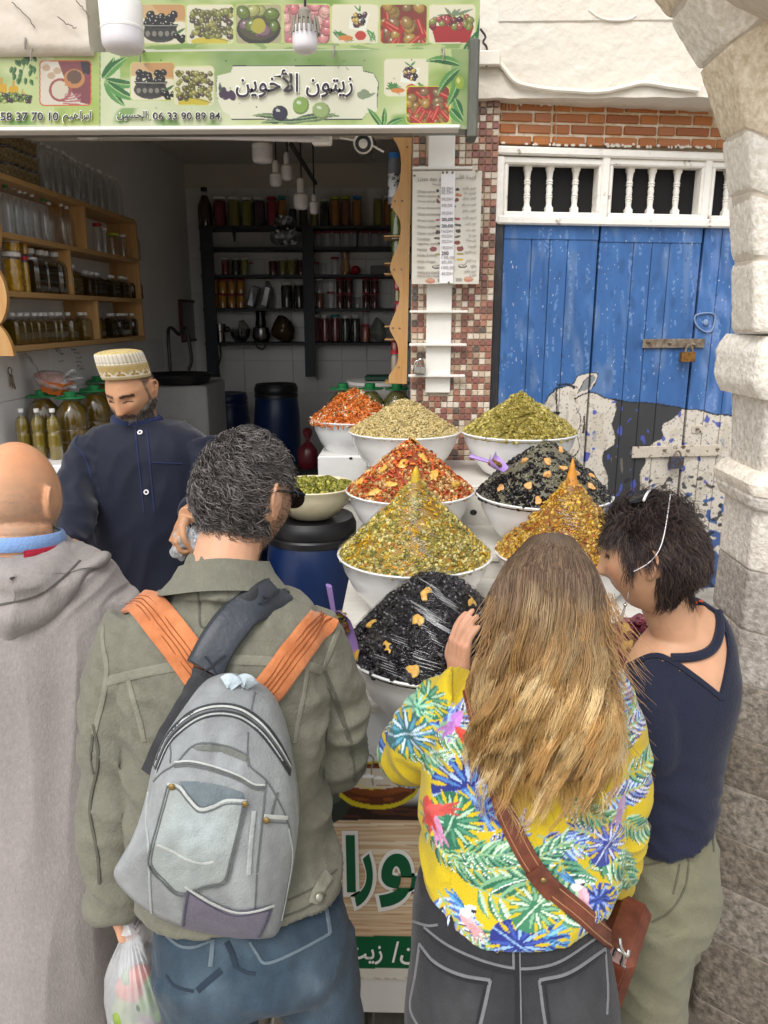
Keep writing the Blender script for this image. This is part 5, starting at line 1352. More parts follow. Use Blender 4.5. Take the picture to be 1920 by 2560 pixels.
lo=[(760,810,1010,1112,'#8a4a2a','w'),(828,880,1010,1112,'#9aa0a0','r'),(885,937,1020,1112,'#5a1a22','r'),(940,990,1020,1112,'#5a1a22','r'),(993,1040,1035,1112,'#9aa0a0','w'),(1045,1096,1020,1115,'#5a1a22','r'),(1099,1150,1020,1115,'#5a1a22','r')]
shelf_row(3,lo,'lower right layer, fourth back shelf')
hs_=pos(885,937,1020,1112,3)[3]
shelf_row(3,[(760,810,925,1012,'#9aa0a0','w'),(828,880,925,1012,'#9aa0a0','w'),(885,937,925,1015,'#5a1a22','r'),(940,990,925,1015,'#5a1a22','r'),(1045,1096,925,1015,'#5a1a22','r'),(1099,1150,925,1015,'#5a1a22','r')],'upper right layer, fourth back shelf',hs_+.001)
for i,(x0,x1,tilt)in enumerate(((345,420,.28),(428,492,.3))):
 X,r,z,hh=pos(x0,x1,960,1105,3); V,F=g_box((0,0,0),(r*1.3,.09,hh*.9),.008); V=V@eul(0,R(16),0).T+np.array([X,YJ,z+hh*.5]); V+=.006*np.stack([vn(V,30,k)for k in(1,2,3)],-1)
 tag(mko('foil_pack',V,F,pmat('silver_foil',H('#8f9196'),.3,.2,20,.4,30,metal=.7)),('silver foil pack leaning on the fourth back shelf beside the amber jars','darker silver pack leaning behind the first foil pack')[i],'packet')
shelf_row(4,[(730,786,1152,1320,'#7a1f24','w'),(790,848,1152,1320,'#7a1f24','w'),(854,911,1152,1322,'#7a1f24','t'),(917,972,1155,1322,'#2b2a22','w'),(975,1035,1155,1322,'#2b2a22','w'),(1040,1094,1217,1325,'#d0705a','r')],'lowest back shelf')
shelf_row(4,[(1042,1092,1130,1215,'#9aa0a0','r')],'on the pink jar, lowest back shelf',pos(1040,1094,1217,1325,4)[3]+.001)
M_steel=pmat('dark_steel',H('#8a8886'),.25,.1,metal=1.0,bump=0)
X,r,z,hh=pos(145,205,1195,1308,4)
t=thing('kettle','dark steel mug with a spout at the left of the lowest back shelf','mug',(X,YJ,z)); mko('body',*g_lathe([(0,0),(r,.002),(r,hh*.55),(r*1.25,hh*.6),(r*1.25,hh*.98),(r*1.1,hh),(0,hh)],24),M_steel,t,local=True); mko('handle',*g_tube([(r,0,hh*.8),(r*1.8,0,hh*.78),(r*1.85,0,hh*.62),(r*1.1,0,hh*.6)],.01,8),M_cord,t,local=True)
X,r,z,hh=pos(232,365,1225,1308,4)
t=thing('glass_bowl','clear glass bowl with a plastic bag inside on the lowest back shelf','bowl',(X,YJ,z)); mko('bowl',*g_lathe([(0,0),(r*.5,.003),(r*.85,hh*.45),(r,hh),(r*.97,hh),(r*.8,hh*.45),(0,hh*.08)],26),clear_mat('glassware'),t,local=True)
V,F=g_ell((r*.3,0,hh*.9),(r*.5,r*.45,hh*.8),nu=18,nv=12); V+=.02*np.stack([vn(V,14,k)for k in(1,2,3)],-1); mko('bag',V,F,clear_mat('cloudy_bag',(.75,.72,.66),.25,.2,.6,20,haze=.12),t,local=True)
X,r,z,hh=pos(370,485,1120,1312,4)
t=thing('food_chopper','steel electric chopper with a black motor top on the lowest back shelf','blender',(X,YJ,z)); mko('bowl',*g_lathe([(0,0),(r*.75,.005),(r*.95,hh*.2),(r*.8,hh*.46),(r*.62,hh*.5),(0,hh*.5)],26),M_steel,t,local=True); mko('motor',*g_lathe([(0,hh*.5),(r*.6,hh*.51),(r*.5,hh*.75),(r*.52,hh*.96),(r*.4,hh),(0,hh)],24),pmat('black_gloss'),t,local=True)
mko('flex',*g_tube(spl([(-r*.6,-.08,.01),(-r*.2,-.125,-.03),(r*.4,-.125,-.05),(r*.8,-.1,.005)],16),.006,6),M_cord,t,local=True)
for x0,x1,yt,col,lab in((490,640,1150,'#4a3a22','bulging brown plastic bag on the lowest back shelf beside the chopper'),(1096,1200,1165,'#8a8f88','pale crumpled bag at the right end of the lowest back shelf'),(430,500,925,'#8d8d8d','thin clear bag crumpled behind the foil packs')):
 sh=3 if yt==925 else 4
 X,r,z,hh=pos(x0,x1,yt,1318 if sh==4 else 1105,sh); V,F=g_ell((0,0,.48),(1,.6,.5),nu=26,nv=16)
 V[:,0]*=1-.35*np.clip(V[:,2],0,1); V=V*np.array([r,.16,hh]); V+=.02*np.stack([vn(V,12,k)for k in(1,2,3)],-1); V[:,2]-=V[:,2].min(); V+=np.array([X,YJ-(0 if sh==4 else-.09),z])
 tag(mko('plastic_bag',V,F,pmat('bag_'+col.strip('#'),H(col),.22,.25,14,.5,22,coat=.3)),lab,'plastic bag')
mko('cable',*g_tube(spl([at(*zb(170,1325),YS-.03),at(*zb(178,1400),YS-.03),at(*zb(162,1470),YS-.03),at(*zb(170,1530),YS-.03)],20),.006,5),M_cord,un)
# ---- scalloped pine board at the right of the opening and the jars behind it
z5=Z(960,300,2.573)
L_=[(55,112),(85,160),(104,215),(110,290),(100,400),(72,470),(50,525),(60,575),(92,620),(106,665),(104,740),(80,830),(52,895),(40,960),(62,1015),(96,1080),(100,1120),(92,1190),(60,1265),(36,1335),(58,1390),(86,1445),(92,1510),(82,1570),(50,1620),(32,1645),(30,1692)]
Ys=YF+.0
pts=[at(*z5(x,y),Ys)for x,y in spl(L_,120)]+[at(*z5(146,1698),Ys),at(*z5(180,112),Ys)]
V,F=g_plate([(p[0],p[2])for p in pts],.024,o=(0,Ys,0))
sb=tag(mko('wooden_board',V,F,M_pinez,sharp=30),'upright pine board with a scalloped edge fixed beside the mosaic pillar','board')
mb=MB()
for x,y in((70,522),(116,520),(65,962),(112,960),(57,1338),(100,1340),(95,1590),(150,172)):mb.add(*g_ell(at(*z5(x,y),Ys-.001),(.004,.0025,.004),nu=8,nv=5))
V,F,_=mb.arrays(); tag(mko('nail',V,F,M_rust,sb),kind='stuff')
YK=YF+.14
for i,(x0,x1,yt,yb_,col,lid,lab)in enumerate(((1203,1285,475,665,'#5d6a2e','w','jar of green herbs with white lid behind the scalloped board, upper of two'),(1208,1280,668,832,'#5d6a2e','w','jar of green herbs with white lid behind the scalloped board, lower of two'),(1222,1272,895,990,'#a8322a','r','red jar behind the scalloped board, highest of the red-lidded ones'),(1226,1272,990,1066,'#8a7a3a','r','small olive jar with red lid behind the scalloped board'),(1226,1276,1068,1212,'#a8322a','r','tall red jar behind the middle of the scalloped board'),(1205,1262,1290,1370,'#a8322a','r','squat red jar behind the lower part of the scalloped board'),(1202,1262,1370,1552,'#9a8a74','r','jar of pale seeds with red lid behind the foot of the scalloped board'))):
 p,q=at(*zb(x0,yb_),YK),at(*zb(x1,yt),YK); jar(col,lid,lab,'jars behind the scalloped board',((p[0]+q[0])/2+.012,YK,p[2]),(q[0]-p[0])/2,q[2]-p[2])
bc=thing('canister','blue-lidded plastic canister with a printed label high behind the scalloped board','canister'); p,q=at(*zb(1203,475),YK),at(*zb(1287,155),YK); r=(q[0]-p[0])/2; hh=q[2]-p[2]; bc.location=((p[0]+q[0])/2,YK,p[2])
mko('body',*g_lathe([(0,0),(r,.003),(r,hh*.8),(r*.85,hh*.9),(0,hh*.9)],24),pmat('grey_clear_plastic',H('#6f7680'),.25,.1,coat=.4,bump=0),bc,local=True); mko('lid',*g_lathe([(r*.88,hh*.89),(r*.9,hh),(0,hh)],24),M_lidb,bc,local=True)
mko('label',*g_lathe([(r*1.01,hh*.15),(r*1.01,hh*.6)],24,cap=False),pmat('label_print',H('#c9cdd2'),.4,.3,60,bump=0,col2=H('#3a3f48'),cs=(.52,.56)),bc,local=True)
for yy in(668,832,895,1212,1290,1552):mko('shelf_peg',*g_box(at(*zb(1250,yy+1),YK+.02)-np.array([0,0,.004]),(.09,.16,.006),.001),M_pine,sb)
# ---- blue barrels, crates, red sack
M_bar=pmat('blue_barrel_plastic',H('#0a2149'),.35,.12,6,.05,14,rvar=.1)
M_blk=pmat('black_plastic',H('#1b1b1d'),.4,bump=0)
def barrel(label,x0,x1,ytop,Y,zb_,lidc=None,open_=False):
 p,q=at(x0,ytop,Y),at(x1,ytop,Y); r=(q[0]-p[0])/2; cx=(p[0]+q[0])/2; zt_=p[2]; hh=zt_-zb_
 t=thing('barrel',label,'barrel',(cx,Y,zb_),'blue plastic barrels')
 mko('drum',*g_lathe([(0,0),(r*.9,.005),(r*.97,.04),(r,hh*.3),(r*.975,hh*.33),(r,hh*.36),(r,hh*.62),(r*.975,hh*.65),(r,hh*.68),(r*.98,hh*.85),(r*.9,hh*.95),(r*.82,hh*.965),(r*.82,hh),(0,hh)],40),M_bar,t,local=True)
 if lidc:mko('lid',*g_lathe([(r*.86,hh*.94),(r*.93,hh*.945),(r*.93,hh*.96),(r*.9,hh*.965),(r*.93,hh*.972),(r*.93,hh*.99),(r*.9,hh*1.0),(r*.86,hh*1.012),(r*.6,hh*1.005),(0,hh*1.004)],40),lidc,t,local=True)
 return t,(cx,Y,zt_+hh*.006),r
barrel('blue barrel without lid standing at the back left under the shelves',515,622,987,5.7,ZFL,M_bar)
barrel('tall dark blue barrel with black lid standing under the shelf posts at the back',632,748,965,5.3,ZFL,M_blk)
cbp=bowl_at(668,891,1212,.32).c
_r=.172; _x0=proj((cbp-[_r,0,0])[None])[0][0]; _x1=proj((cbp+[_r,0,0])[None])[0][0]
barrel('large blue barrel with black screw lid carrying the cream bowl, nearest the customers',_x0,_x1,proj((cbp-[0,0,.127])[None])[1][0],cbp[1],0.0,M_blk)
for i,(x0,x1,y0,y1,Y)in enumerate(((150,240,1288,1345,2.95),(150,240,1352,1440,2.85))):
 p,q=at(x0,y1,Y),at(x1,y0,Y); hh=q[2]-p[2]
 t=thing('crate',('upper blue plastic crate behind the shopkeeper at the left','lower blue plastic crate with a ribbed rim behind the shopkeeper')[i],'crate',((p[0]+q[0])/2-.1,Y+.15,p[2]if i else p[2]),'blue crates')
 mko('bin',*g_box((0,0,hh*.45),(.42,.3,hh*.9),.015),M_bar,t,local=True)
 for k in range(3):mko('rim',*g_box((0,0,hh*(.95-k*.22)),(.445,.325,hh*.07),.006),M_bar,t,local=True)
mko('plinth',*g_box((bpy.data.objects['crate'].location[0],3.02,at(200,1440,2.85)[2]/2),(.4,.28,at(200,1440,2.85)[2]-.001),.01),M_bar,bpy.data.objects['crate.001'])
c=at(*zb(715,2090),4.6); V,F=g_lathe([(0,0),(.09,.005),(.115,.08),(.11,.2),(.06,.27),(.022,.3),(.02,.32),(.045,.38),(.05,.42),(.03,.44),(0,.44)],26)
V+=.01*np.stack([vn(V,14,k)for k in(1,2,3)],-1); V*=.55
tag(mko('sack',V+c,F,pmat('dark_red_sack',H('#5a1620'),.35,.2,20,.4,40,coat=.3)),'dark red tied plastic sack standing beside the blue barrels at the back','sack')
mko('sack_base',*g_box((c[0],c[1],(ZFL+c[2])/2),(.3,.3,c[2]-ZFL),.01),M_dark,bpy.data.objects['sack'])
# jugs and tub behind the carrots
p=at(955,968,3.75); q=at(905,985,3.75)
for i,(x,y)in enumerate(((858,1000),(925,1000),(992,998))):
 a=at(x,y,3.72); o=dup(pj,(a[0],3.72,at(x,960,3.72)[2]-.27),'green-capped jug of pickles behind the grated carrots, '+('left of three','middle of three','right of three')[i],'pickle jugs behind the carrots',.4*i,(.9,.9,.9))
 for ch in o.children:
  if ch.name.startswith('contents'):ch.data=ch.data.copy(); ch.data.materials[0]=fill('#6f6a3a')
a=at(945,962,3.95); V,F=g_lathe([(0,0),(.13,0),(.15,.2),(.16,.205),(.16,.22),(0,.222)],36); tag(mko('tub',V+(a-[0,0,.2]),F,M_white),'wide white lidded tub behind the pickle jugs','tub')
a[2]+=.022; tag(mko('tray',*g_box(a+[0.01,0,.014],(.15,.12,.025),.006),pmat('dark_green_plastic',H('#123a2c'),.4)),'dark green tray lying on the white lidded tub','tray')
tag(box_obj('back_bench',(-.32,3.62,ZFL),(.5,4.15,at(900,1100,3.72)[2]-.0),pmat('white_counter'),None,.005),'low white bench inside the shop holding the pickle jugs','bench')
# ================================================================== THE STALL: stepped white counter, printed front, bowls of olives
M_lam=pmat('white_laminate',H('#dedbd4'),.35,.06,5,.05,30,col2=H('#cfcac0'),stretch=(1,6,1))
M_bowl=pmat('white_enamel',H('#e9e9e8'),.22,.03,4,0,coat=.3)
M_cream=pmat('cream_enamel',H('#d9cfae'),.3,.12,8,.05,coat=.2)
BW={'rings':bowl_at(870,1152,1077,.44),'green':bowl_at(1152,1444,1079,.44),'red':bowl_at(863,1187,1224,.44),'garlic':bowl_at(1190,1530,1234,.44),'yellow':bowl_at(843,1231,1382,.44),'yellow2':bowl_at(1236,1600,1378,.44),'black':bowl_at(858,1318,1612,.44),'carrot':bowl_at(777,990,1047,.38),'onion':bowl_at(1415,1790,1650,.38),'cream':bowl_at(668,891,1212,.32)}
BH=.165
# stepped counter
XS0,XS1=BW['black'].c[0]-.30,1.12
steps=[(1.72,BW['black'].c[2]-BH),(BW['yellow'].c[1]-.225,BW['yellow'].c[2]-BH),(BW['red'].c[1]-.2,BW['red'].c[2]-BH),(BW['green'].c[1]-.19,BW['green'].c[2]-BH),(YF-.06,0)]
ctr=thing('market_counter','white stepped market counter with a printed oil poster on its front, holding the big bowls','counter',((XS0+XS1)/2,2.4,0))
for i in range(4):
 y0,y1,z=steps[i][0],steps[i+1][0],steps[i][1]
 x0=XS0 if i<1 else BW['red'].c[0]-.17+(.0 if i>1 else-.02); XS1=(.52,.73,.74,.66)[i]
 if i<3:y1-=.001
 mko('step',*g_box(((x0+XS1)/2,(y0+y1)/2,z/2+.049),(XS1-x0,y1-y0,z-.142),.006),M_lam,ctr)
 mko('step_top',*g_box(((x0+XS1)/2,(y0+y1)/2-.006,z-.011),(XS1-x0+.012,y1-y0+.012,.022),.004),M_lam,ctr)
for bl in('rings','carrot'):
 pass
cb=BW['carrot']; zt_=cb.c[2]-BH*.85
p,q=at(793,1122,cb.c[1]-.17),at(925,1122,cb.c[1]-.17)
XS1=.52
bx=tag(mko('box',*g_box(((p[0]+q[0])/2+.02,cb.c[1]+.02,zt_-.10),(q[0]-p[0]+.04,.36,.2),.006),pmat('white_foam',H('#dad9d6'),.5,.05,12,.3,25)),'white plastic wrapped box under the bowl of grated carrots','box')
mko('ink_blot',*g_ell(at(877,1146,cb.c[1]-.161),(.008,.002,.006),nu=10,nv=6),M_ink,bx)
mko('plinth',*g_box(((p[0]+q[0])/2+.02,cb.c[1]+.02,(zt_-.2)/2+.0),(q[0]-p[0],.3,zt_-.202),.006),M_lam,bx)
rb=BW['rings']
if rb.c[2]-BH-steps[3][1]>.002:mko('pad',*g_box((rb.c[0],rb.c[1],(rb.c[2]-BH+steps[3][1])/2),(.3,.3,rb.c[2]-BH-steps[3][1]),.004),M_lam,ctr)
print('steps',steps,{k:tuple(np.round(b.c,2))for k,b in BW.items()})
def bowl(key,label,mat=M_bowl,h=BH):
 b=BW[key]; r=b.r; k=r/.22
 pr=[(0,0),(.105*k,0),(.115*k,.006),(.135*k,.018),(.175*k,.07*h/BH),(.2*k,.12*h/BH),(.209*k,h-.01),(.218*k,h-.004),(.22*k,h),(.216*k,h+.003),(.206*k,h-.002),(.195*k,h*.72),(.165*k,h*.4),(.1*k,h*.1),(0,h*.08)]
 V,F=g_lathe(pr,64); V+=b.c-[0,0,h]
 return tag(mko('bowl',V,F,mat,sharp=60),label,'bowl','big enamel bowls of the stall')
def heap_h(key,hgt,pw=1.0,r0=.97):
 b=BW[key]
 def f(rho):return hgt*np.maximum(0,1-(rho/(b.r*r0))**pw)
 return f
def heap(name,key,label,hgt,base,size,dens,colors,pw=1.0,tilt=.35,wob=.012,jit=.25,mat=None,layers=(0.0,),cat='olive heap',rsz=(.85,1.15),r0=.965,seed=1,top=None,weights=None):
 """bits lying on a mound above the rim; a solid core keeps the gaps dark"""
 b=BW[key]; g=np.random.default_rng(seed); f=heap_h(key,hgt,pw,r0)
 R0=b.r*r0
 n=int(dens*math.pi*R0*math.hypot(R0,hgt)/(size[0]*size[1]*4))
 P,N=[],[]
 for L_ in layers:
  rho=R0*np.sqrt(g.random(n)); th=g.random(n)*6.2832
  x,y=rho*np.cos(th),rho*np.sin(th)
  keep=(y<R0*.55)
  x,y,rho=x[keep],y[keep],rho[keep]
  W=np.stack([x,y,x*0],-1)
  z=f(rho)+wob*vn(W,22,seed)*np.minimum(1,(R0-rho)/.05+.15)-L_
  e=1e-3; sl=(f(rho+e)-f(rho-e))/(2*e)
  nn=np.stack([-sl*x/(rho+1e-6),-sl*y/(rho+1e-6),np.ones_like(x)],-1); nn/=np.linalg.norm(nn,axis=1,keepdims=True)
  P.append(np.stack([x,y,z],-1)); N.append(nn)
 P,N=np.concatenate(P),np.concatenate(N)
 m=len(P); Rm=align_rots(N,g,tilt=tilt)
 S=np.array(size)[None]*g.uniform(*rsz,size=(m,1))*(1+jit*(g.random((m,3))-.5))
 ca=np.array([c for c in colors]); ci=g.choice(len(ca),m,p=None if weights is None else np.array(weights)/sum(weights))
 C=ca[ci]*g.uniform(.75,1.25,(m,1))
 V,F,Cc=scatter(base,P+b.c,Rm,S,C)
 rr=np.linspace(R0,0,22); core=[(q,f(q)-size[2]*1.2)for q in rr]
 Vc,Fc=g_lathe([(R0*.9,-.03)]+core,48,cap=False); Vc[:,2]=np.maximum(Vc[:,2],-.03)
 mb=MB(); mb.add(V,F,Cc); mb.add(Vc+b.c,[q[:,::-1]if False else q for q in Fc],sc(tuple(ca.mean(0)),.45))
 o=mb.build(name,mat,None,sharp=0,origin=tuple(b.c))
 return tag(o,label,cat,None,'stuff'),f
OL=g_ell((0,0,0),(1,1,1),nu=10,nv=6)
OLs=g_ell((0,0,0),(1,1,1),nu=8,nv=5)
tor=[]
for i in range(8):
 a=i/8*6.283
 for j in range(4):
  q=j/4*6.283+.6; tor.append([(1+.42*math.cos(q))*math.cos(a),(1+.42*math.cos(q))*math.sin(a),.75*math.sin(q)])
TOR=(np.array(tor),[grid_faces(8,4,True,True)])
st_=np.array([[x,y,z+.9*(1-(x/1.0)**2)]for x in(-1,-.5,0,.5,1)for(y,z)in((-1,-1),(1,-1),(1,1),(-1,1))]); STK=(st_,[grid_faces(5,4,False,True),np.array([[3,2,1,0],[16,17,18,19]])])
M_ol=pmat('olive_skin',rough=.3,attr=True,var=.12,vs=40,bump=.1,bs=150,spec=.5)
M_olb=pmat('black_olive_skin',rough=.22,attr=True,var=.15,vs=40,bump=.25,bs=120,spec=.6,bdist=.002)
M_bits=pmat('vegetable_bits',rough=.45,attr=True,var=.15,vs=60,bump=.1,bs=150)
bowl('rings','white bowl of pale sliced olive rings in the back row, right beside the carrots'); bowl('green','white bowl of whole green olives in the back row by the blue door')
bowl('red','white bowl of red spiced olives in the middle row'); bowl('garlic','white bowl of dull black olives in the middle row by the lilac scoop')
bowl('yellow','white bowl of the film-covered yellow cone in front of the red heap'); bowl('yellow2','white bowl of the second yellow cone, mostly behind the blonde woman')
bowl('black','nearest white bowl, heaped with film-covered black olives'); bowl('carrot','white bowl of grated carrots at the back left on the wrapped box'); bowl('onion','white bowl of purple olives at the right between the two women')
bowl('cream','cream enamel bowl half full of green olives standing on the blue barrel',M_cream,.115)
def apex(key,x,y):
 b=BW[key]; return max(.05,at(x,y,b.c[1])[2]-b.c[2])
for k_,i_ in(('black',0),('yellow',1),('yellow2',1),('red',2),('garlic',2),('green',3)):
 g_=BW[k_].c[2]-BH-steps[i_][1]
 if g_>.002:mko('pad',*g_box((BW[k_].c[0],BW[k_].c[1],steps[i_][1]+g_/2),(.2,.2,g_-.0004),.002),M_lam,ctr)
ob=BW['onion'].c; tag(mko('stand',*g_box((ob[0],ob[1],(ob[2]-BH)/2),(.25,.25,ob[2]-BH-.0005),.006),M_lam),'narrow white stand under the bowl of purple olives behind the two women','stand')
h_r=apex('rings',1040,992); h_g=apex('green',1304,980); h_red=apex('red',1037,1100); h_ga=apex('garlic',1369,1108); h_y=apex('yellow',1032,1186); h_y2=apex('yellow2',1428,1186); h_b=apex('black',1100,1432); h_c=apex('carrot',905,972)
heap('olive_rings','rings','mound of pale beige sliced olive rings',h_r,TOR,(.0040,.0040,.0036),1.3,[H('#b39e66'),H('#c2af78'),H('#a08b52'),H('#cfbe8c')],1.0,.8,mat=M_ol,layers=(0,.004),seed=2)
heap('green_olives','green','mound of whole plump green olives',h_g,OL,(.0094,.0064,.0064),1.4,[H('#a39549'),H('#b0a153'),H('#94863e'),H('#bcae64')],1.05,.22,mat=M_ol,layers=(0,.008),seed=3)
heap('cracked_olives','cream','low layer of small green olives in the cream bowl',.022,OL,(.0095,.0066,.0066),1.7,[H('#7f7f2c'),H('#8d8b34'),H('#6c6e28'),H('#a09a42')],1.2,.4,mat=M_ol,layers=(0,.006),r0=.9,seed=4)
heap('grated_carrots','carrot','mound of orange grated carrots with white turnip strips',h_c,STK,(.016,.0026,.0022),1.6,[H('#d97a34'),H('#e08a44'),H('#c9662a'),H('#e6dfc0'),H('#6a7a3a')],1.05,.7,mat=M_bits,layers=(0,.006,.012),cat='carrot heap',seed=5,weights=[5,5,4,1.3,.4])
heap('spiced_olives','red','mound of cracked olives mixed with red pepper paste',h_red,OLs,(.0075,.0062,.0058),1.0,[H('#c9a066'),H('#b98a54'),H('#d6b27c'),H('#a0703e')],1.0,.6,mat=M_ol,layers=(0,.006),seed=6)
heap('red_pepper_shreds','red','shreds of red pepper and carrot over the spiced olives',h_red+.004,STK,(.009,.0034,.0022),.5,[H('#b34a22'),H('#c05a2a'),H('#a03c1c'),H('#d27a34')],1.0,.5,mat=M_bits,wob=.013,cat='pepper shreds',seed=7)
heap('black_olives_garlic','garlic','mound of dull wrinkled black olives under garlic shreds',h_ga,OL,(.0092,.0078,.0075),1.5,[H('#1d1b1c'),H('#2a2728'),H('#141214')],1.25,.5,mat=M_olb,layers=(0,.008),seed=8)
heap('garlic_shreds','garlic','pale garlic shreds strewn over the dull black olives',h_ga+.007,STK,(.0045,.0008,.0007),.16,[H('#8f8a72'),H('#77745c'),H('#a8a38c')],1.25,.9,mat=M_bits,layers=(0,.004),cat='garlic shreds',seed=9)
heap('yellow_olives','yellow','tall cone of cracked green olives with yellow lemon pulp under film',h_y,OLs,(.0070,.0060,.0055),1.2,[H('#b5a448'),H('#c6b668'),H('#a3943c'),H('#d2c484'),H('#8a8640')],.88,.6,mat=M_ol,layers=(0,.006),seed=10)
heap('lemon_pulp','yellow','bits of yellow lemon pulp and green herbs over the olive cone',h_y+.003,OLs,(.0075,.0042,.0022),.38,[H('#dba815'),H('#e6b820'),H('#cc9c12'),H('#6a743a'),H('#dd8515')],.88,.4,mat=M_bits,seed=11,cat='lemon pulp',weights=[5,4,3,1.6,2])
heap('yellow_olives','yellow2','second cone of yellow spiced olives under film, partly behind the blonde woman',h_y2,OLs,(.0070,.0060,.0055),1.2,[H('#c0952f'),H('#cca543'),H('#aa8430'),H('#d0ac58')],.88,.6,mat=M_ol,layers=(0,.006),seed=12)
heap('lemon_pulp','yellow2','orange and yellow pulp over the second cone',h_y2+.003,OLs,(.009,.005,.0025),.5,[H('#c08418'),H('#cc9420'),H('#a8521e'),H('#b4760f')],.88,.4,mat=M_bits,seed=13,cat='lemon pulp')
heap('black_olives','black','big glossy black olive heap under stretched film in the nearest bowl',h_b,OL,(.0092,.0080,.0077),1.5,[H('#17151a'),H('#201d22'),H('#0f0e11'),H('#2a262c')],1.35,.45,mat=M_olb,layers=(0,.008),seed=14)
heap('purple_olives','onion','purple pink olives in the bowl between the two women',.12,OL,(.013,.009,.009),1.5,[H('#7a3444'),H('#8f4656'),H('#6a2c3a'),H('#a05a62')],1.05,.3,mat=M_ol,layers=(0,.008),seed=15)
# lemon pieces pressed on the heaps
def heap_pt(key,hgt,pw,x,y,r0=.965):
 """where the sight line through a photo point meets the mound"""
 b=BW[key]; f=heap_h(key,hgt,pw,r0); d=ray(x,y); best=None
 for t in np.linspace(.6,1.6,1500)*(np.linalg.norm(b.c-C0)):
  p=C0+d*t/np.linalg.norm(d); rho=math.hypot(p[0]-b.c[0],p[1]-b.c[1])
  if rho<b.r and p[2]<b.c[2]+f(rho):best=(p,rho); break
 if best is None:return None
 p,rho=best; e=1e-3; sl=(f(rho+e)-f(rho-e))/(2*e); q=p-b.c
 n=np.array([-sl*q[0]/(rho+1e-6),-sl*q[1]/(rho+1e-6),1]); return p,n/np.linalg.norm(n)
M_peel=pmat('lemon_peel',H('#c9973a'),.35,.18,60,.25,90,col2=H('#d9b45c'))
M_peelo=pmat('lemon_peel_orange',H('#cf9350'),.4,.15,60,.25,90,col2=H('#dcae72'))
z7=Z(700,920,1.929); zk=Z(760,1360,1.843)
def lemons(key,hgt,pw,pts,mat,label,grp,s=.014):
 for iq,(x,y)in enumerate(sorted(pts,key=lambda p:p[1])):
  r_=heap_pt(key,hgt,pw,x,y)
  if r_ is None:continue
  p,n=r_; Q=align_rots(n[None],rng,tilt=.25)[0]
  m,k=16,5; V=[]
  ph=rnd.uniform(0,6)
  for i in range(k):
   for j in range(m):
    a=j/m*6.283; rr=s*(1+.13*math.sin(2*a+ph)+.12*math.sin(3*a+ph*2)+.07*math.sin(5*a))*(i+.25)/(k-.75)
    V.append([rr*math.cos(a)*1.15,rr*math.sin(a)*.85,.004*(1-((i+.25)/(k-.75))**2)+.0012*math.sin(a*2+ph)])
  V=np.array(V); n0=len(V); B=V-[0,0,.004]
  rim=(k-1)*m
  F=[grid_faces(k,m,False,True)[:,::-1],np.array([list(range(m))])if False else np.array([[j,(j+1)%m,2*n0]for j in range(m)]),np.array([[rim+j,rim+j+n0,rim+(j+1)%m+n0,rim+(j+1)%m]for j in range(m)])]
  V=np.concatenate([V,B,V[:m].mean(0)[None]])
  o=mko('lemon_piece',V@Q.T+p+n*.008,F,mat,sharp=60); tag(o,label+', %s from the top'%ORD[iq],'lemon piece',grp)
lemons('red',h_red,1.0,[z7(*q)for q in((470,450),(500,495),(595,470),(545,380),(645,360),(690,440),(735,525),(845,570),(540,565),(460,605),(390,555),(765,440))],M_peel,'flat yellow lemon peel piece on the red spiced olive heap','lemon pieces on the red heap',.0165)
lemons('garlic',h_ga,1.25,[z7(*q)for q in((1265,362),(1350,403),(1183,452),(1290,457),(1085,495),(1290,520),(1362,487),(1425,515),(1070,585),(1200,573),(1245,645),(1370,572),(1495,525),(1495,578),(1437,455))],M_peelo,'pale orange lemon piece on the dull black olive heap','lemon pieces on the garlic black heap',.0125)
lemons('black',h_b,1.35,[zk(*q)for q in((390,232),(565,238),(765,275),(318,375),(528,358),(393,483),(245,520),(505,588),(748,405))],M_peel,'yellow lemon piece under the film of the glossy black olive heap','lemon pieces on the nearest black heap',.0145)
zo=Z(960,1280,2.37)
lemons('onion',.12,1.05,[zo(*q)for q in((1435,612),(1437,700),(1445,800),(1410,640))],M_peel,'yellow lemon piece on the purple olives','lemon pieces on the purple olives',.0155)
tag(mko('lemon_tip',*g_lathe([(0,-.03),(.02,-.03),(.013,.0),(.008,.02),(.003,.045),(0,.048)],14,BW['yellow2'].c+[0,0,h_y2+.0]),pmat('orange_tip',H('#cf8a2e'),.4,.2,60,.2)),'orange pointed lemon tip on top of the second yellow cone','lemon piece')
tag(mko('lemon_tip',*g_lathe([(0,-.02),(.014,-.02),(.011,.0),(.006,.015),(0,.022)],14,BW['yellow'].c+[0,0,h_y+.0]),pmat('yellow_tip',H('#c4a41a'),.4,.2,60,.2)),'small yellow lemon tip on top of the front yellow cone','lemon piece')
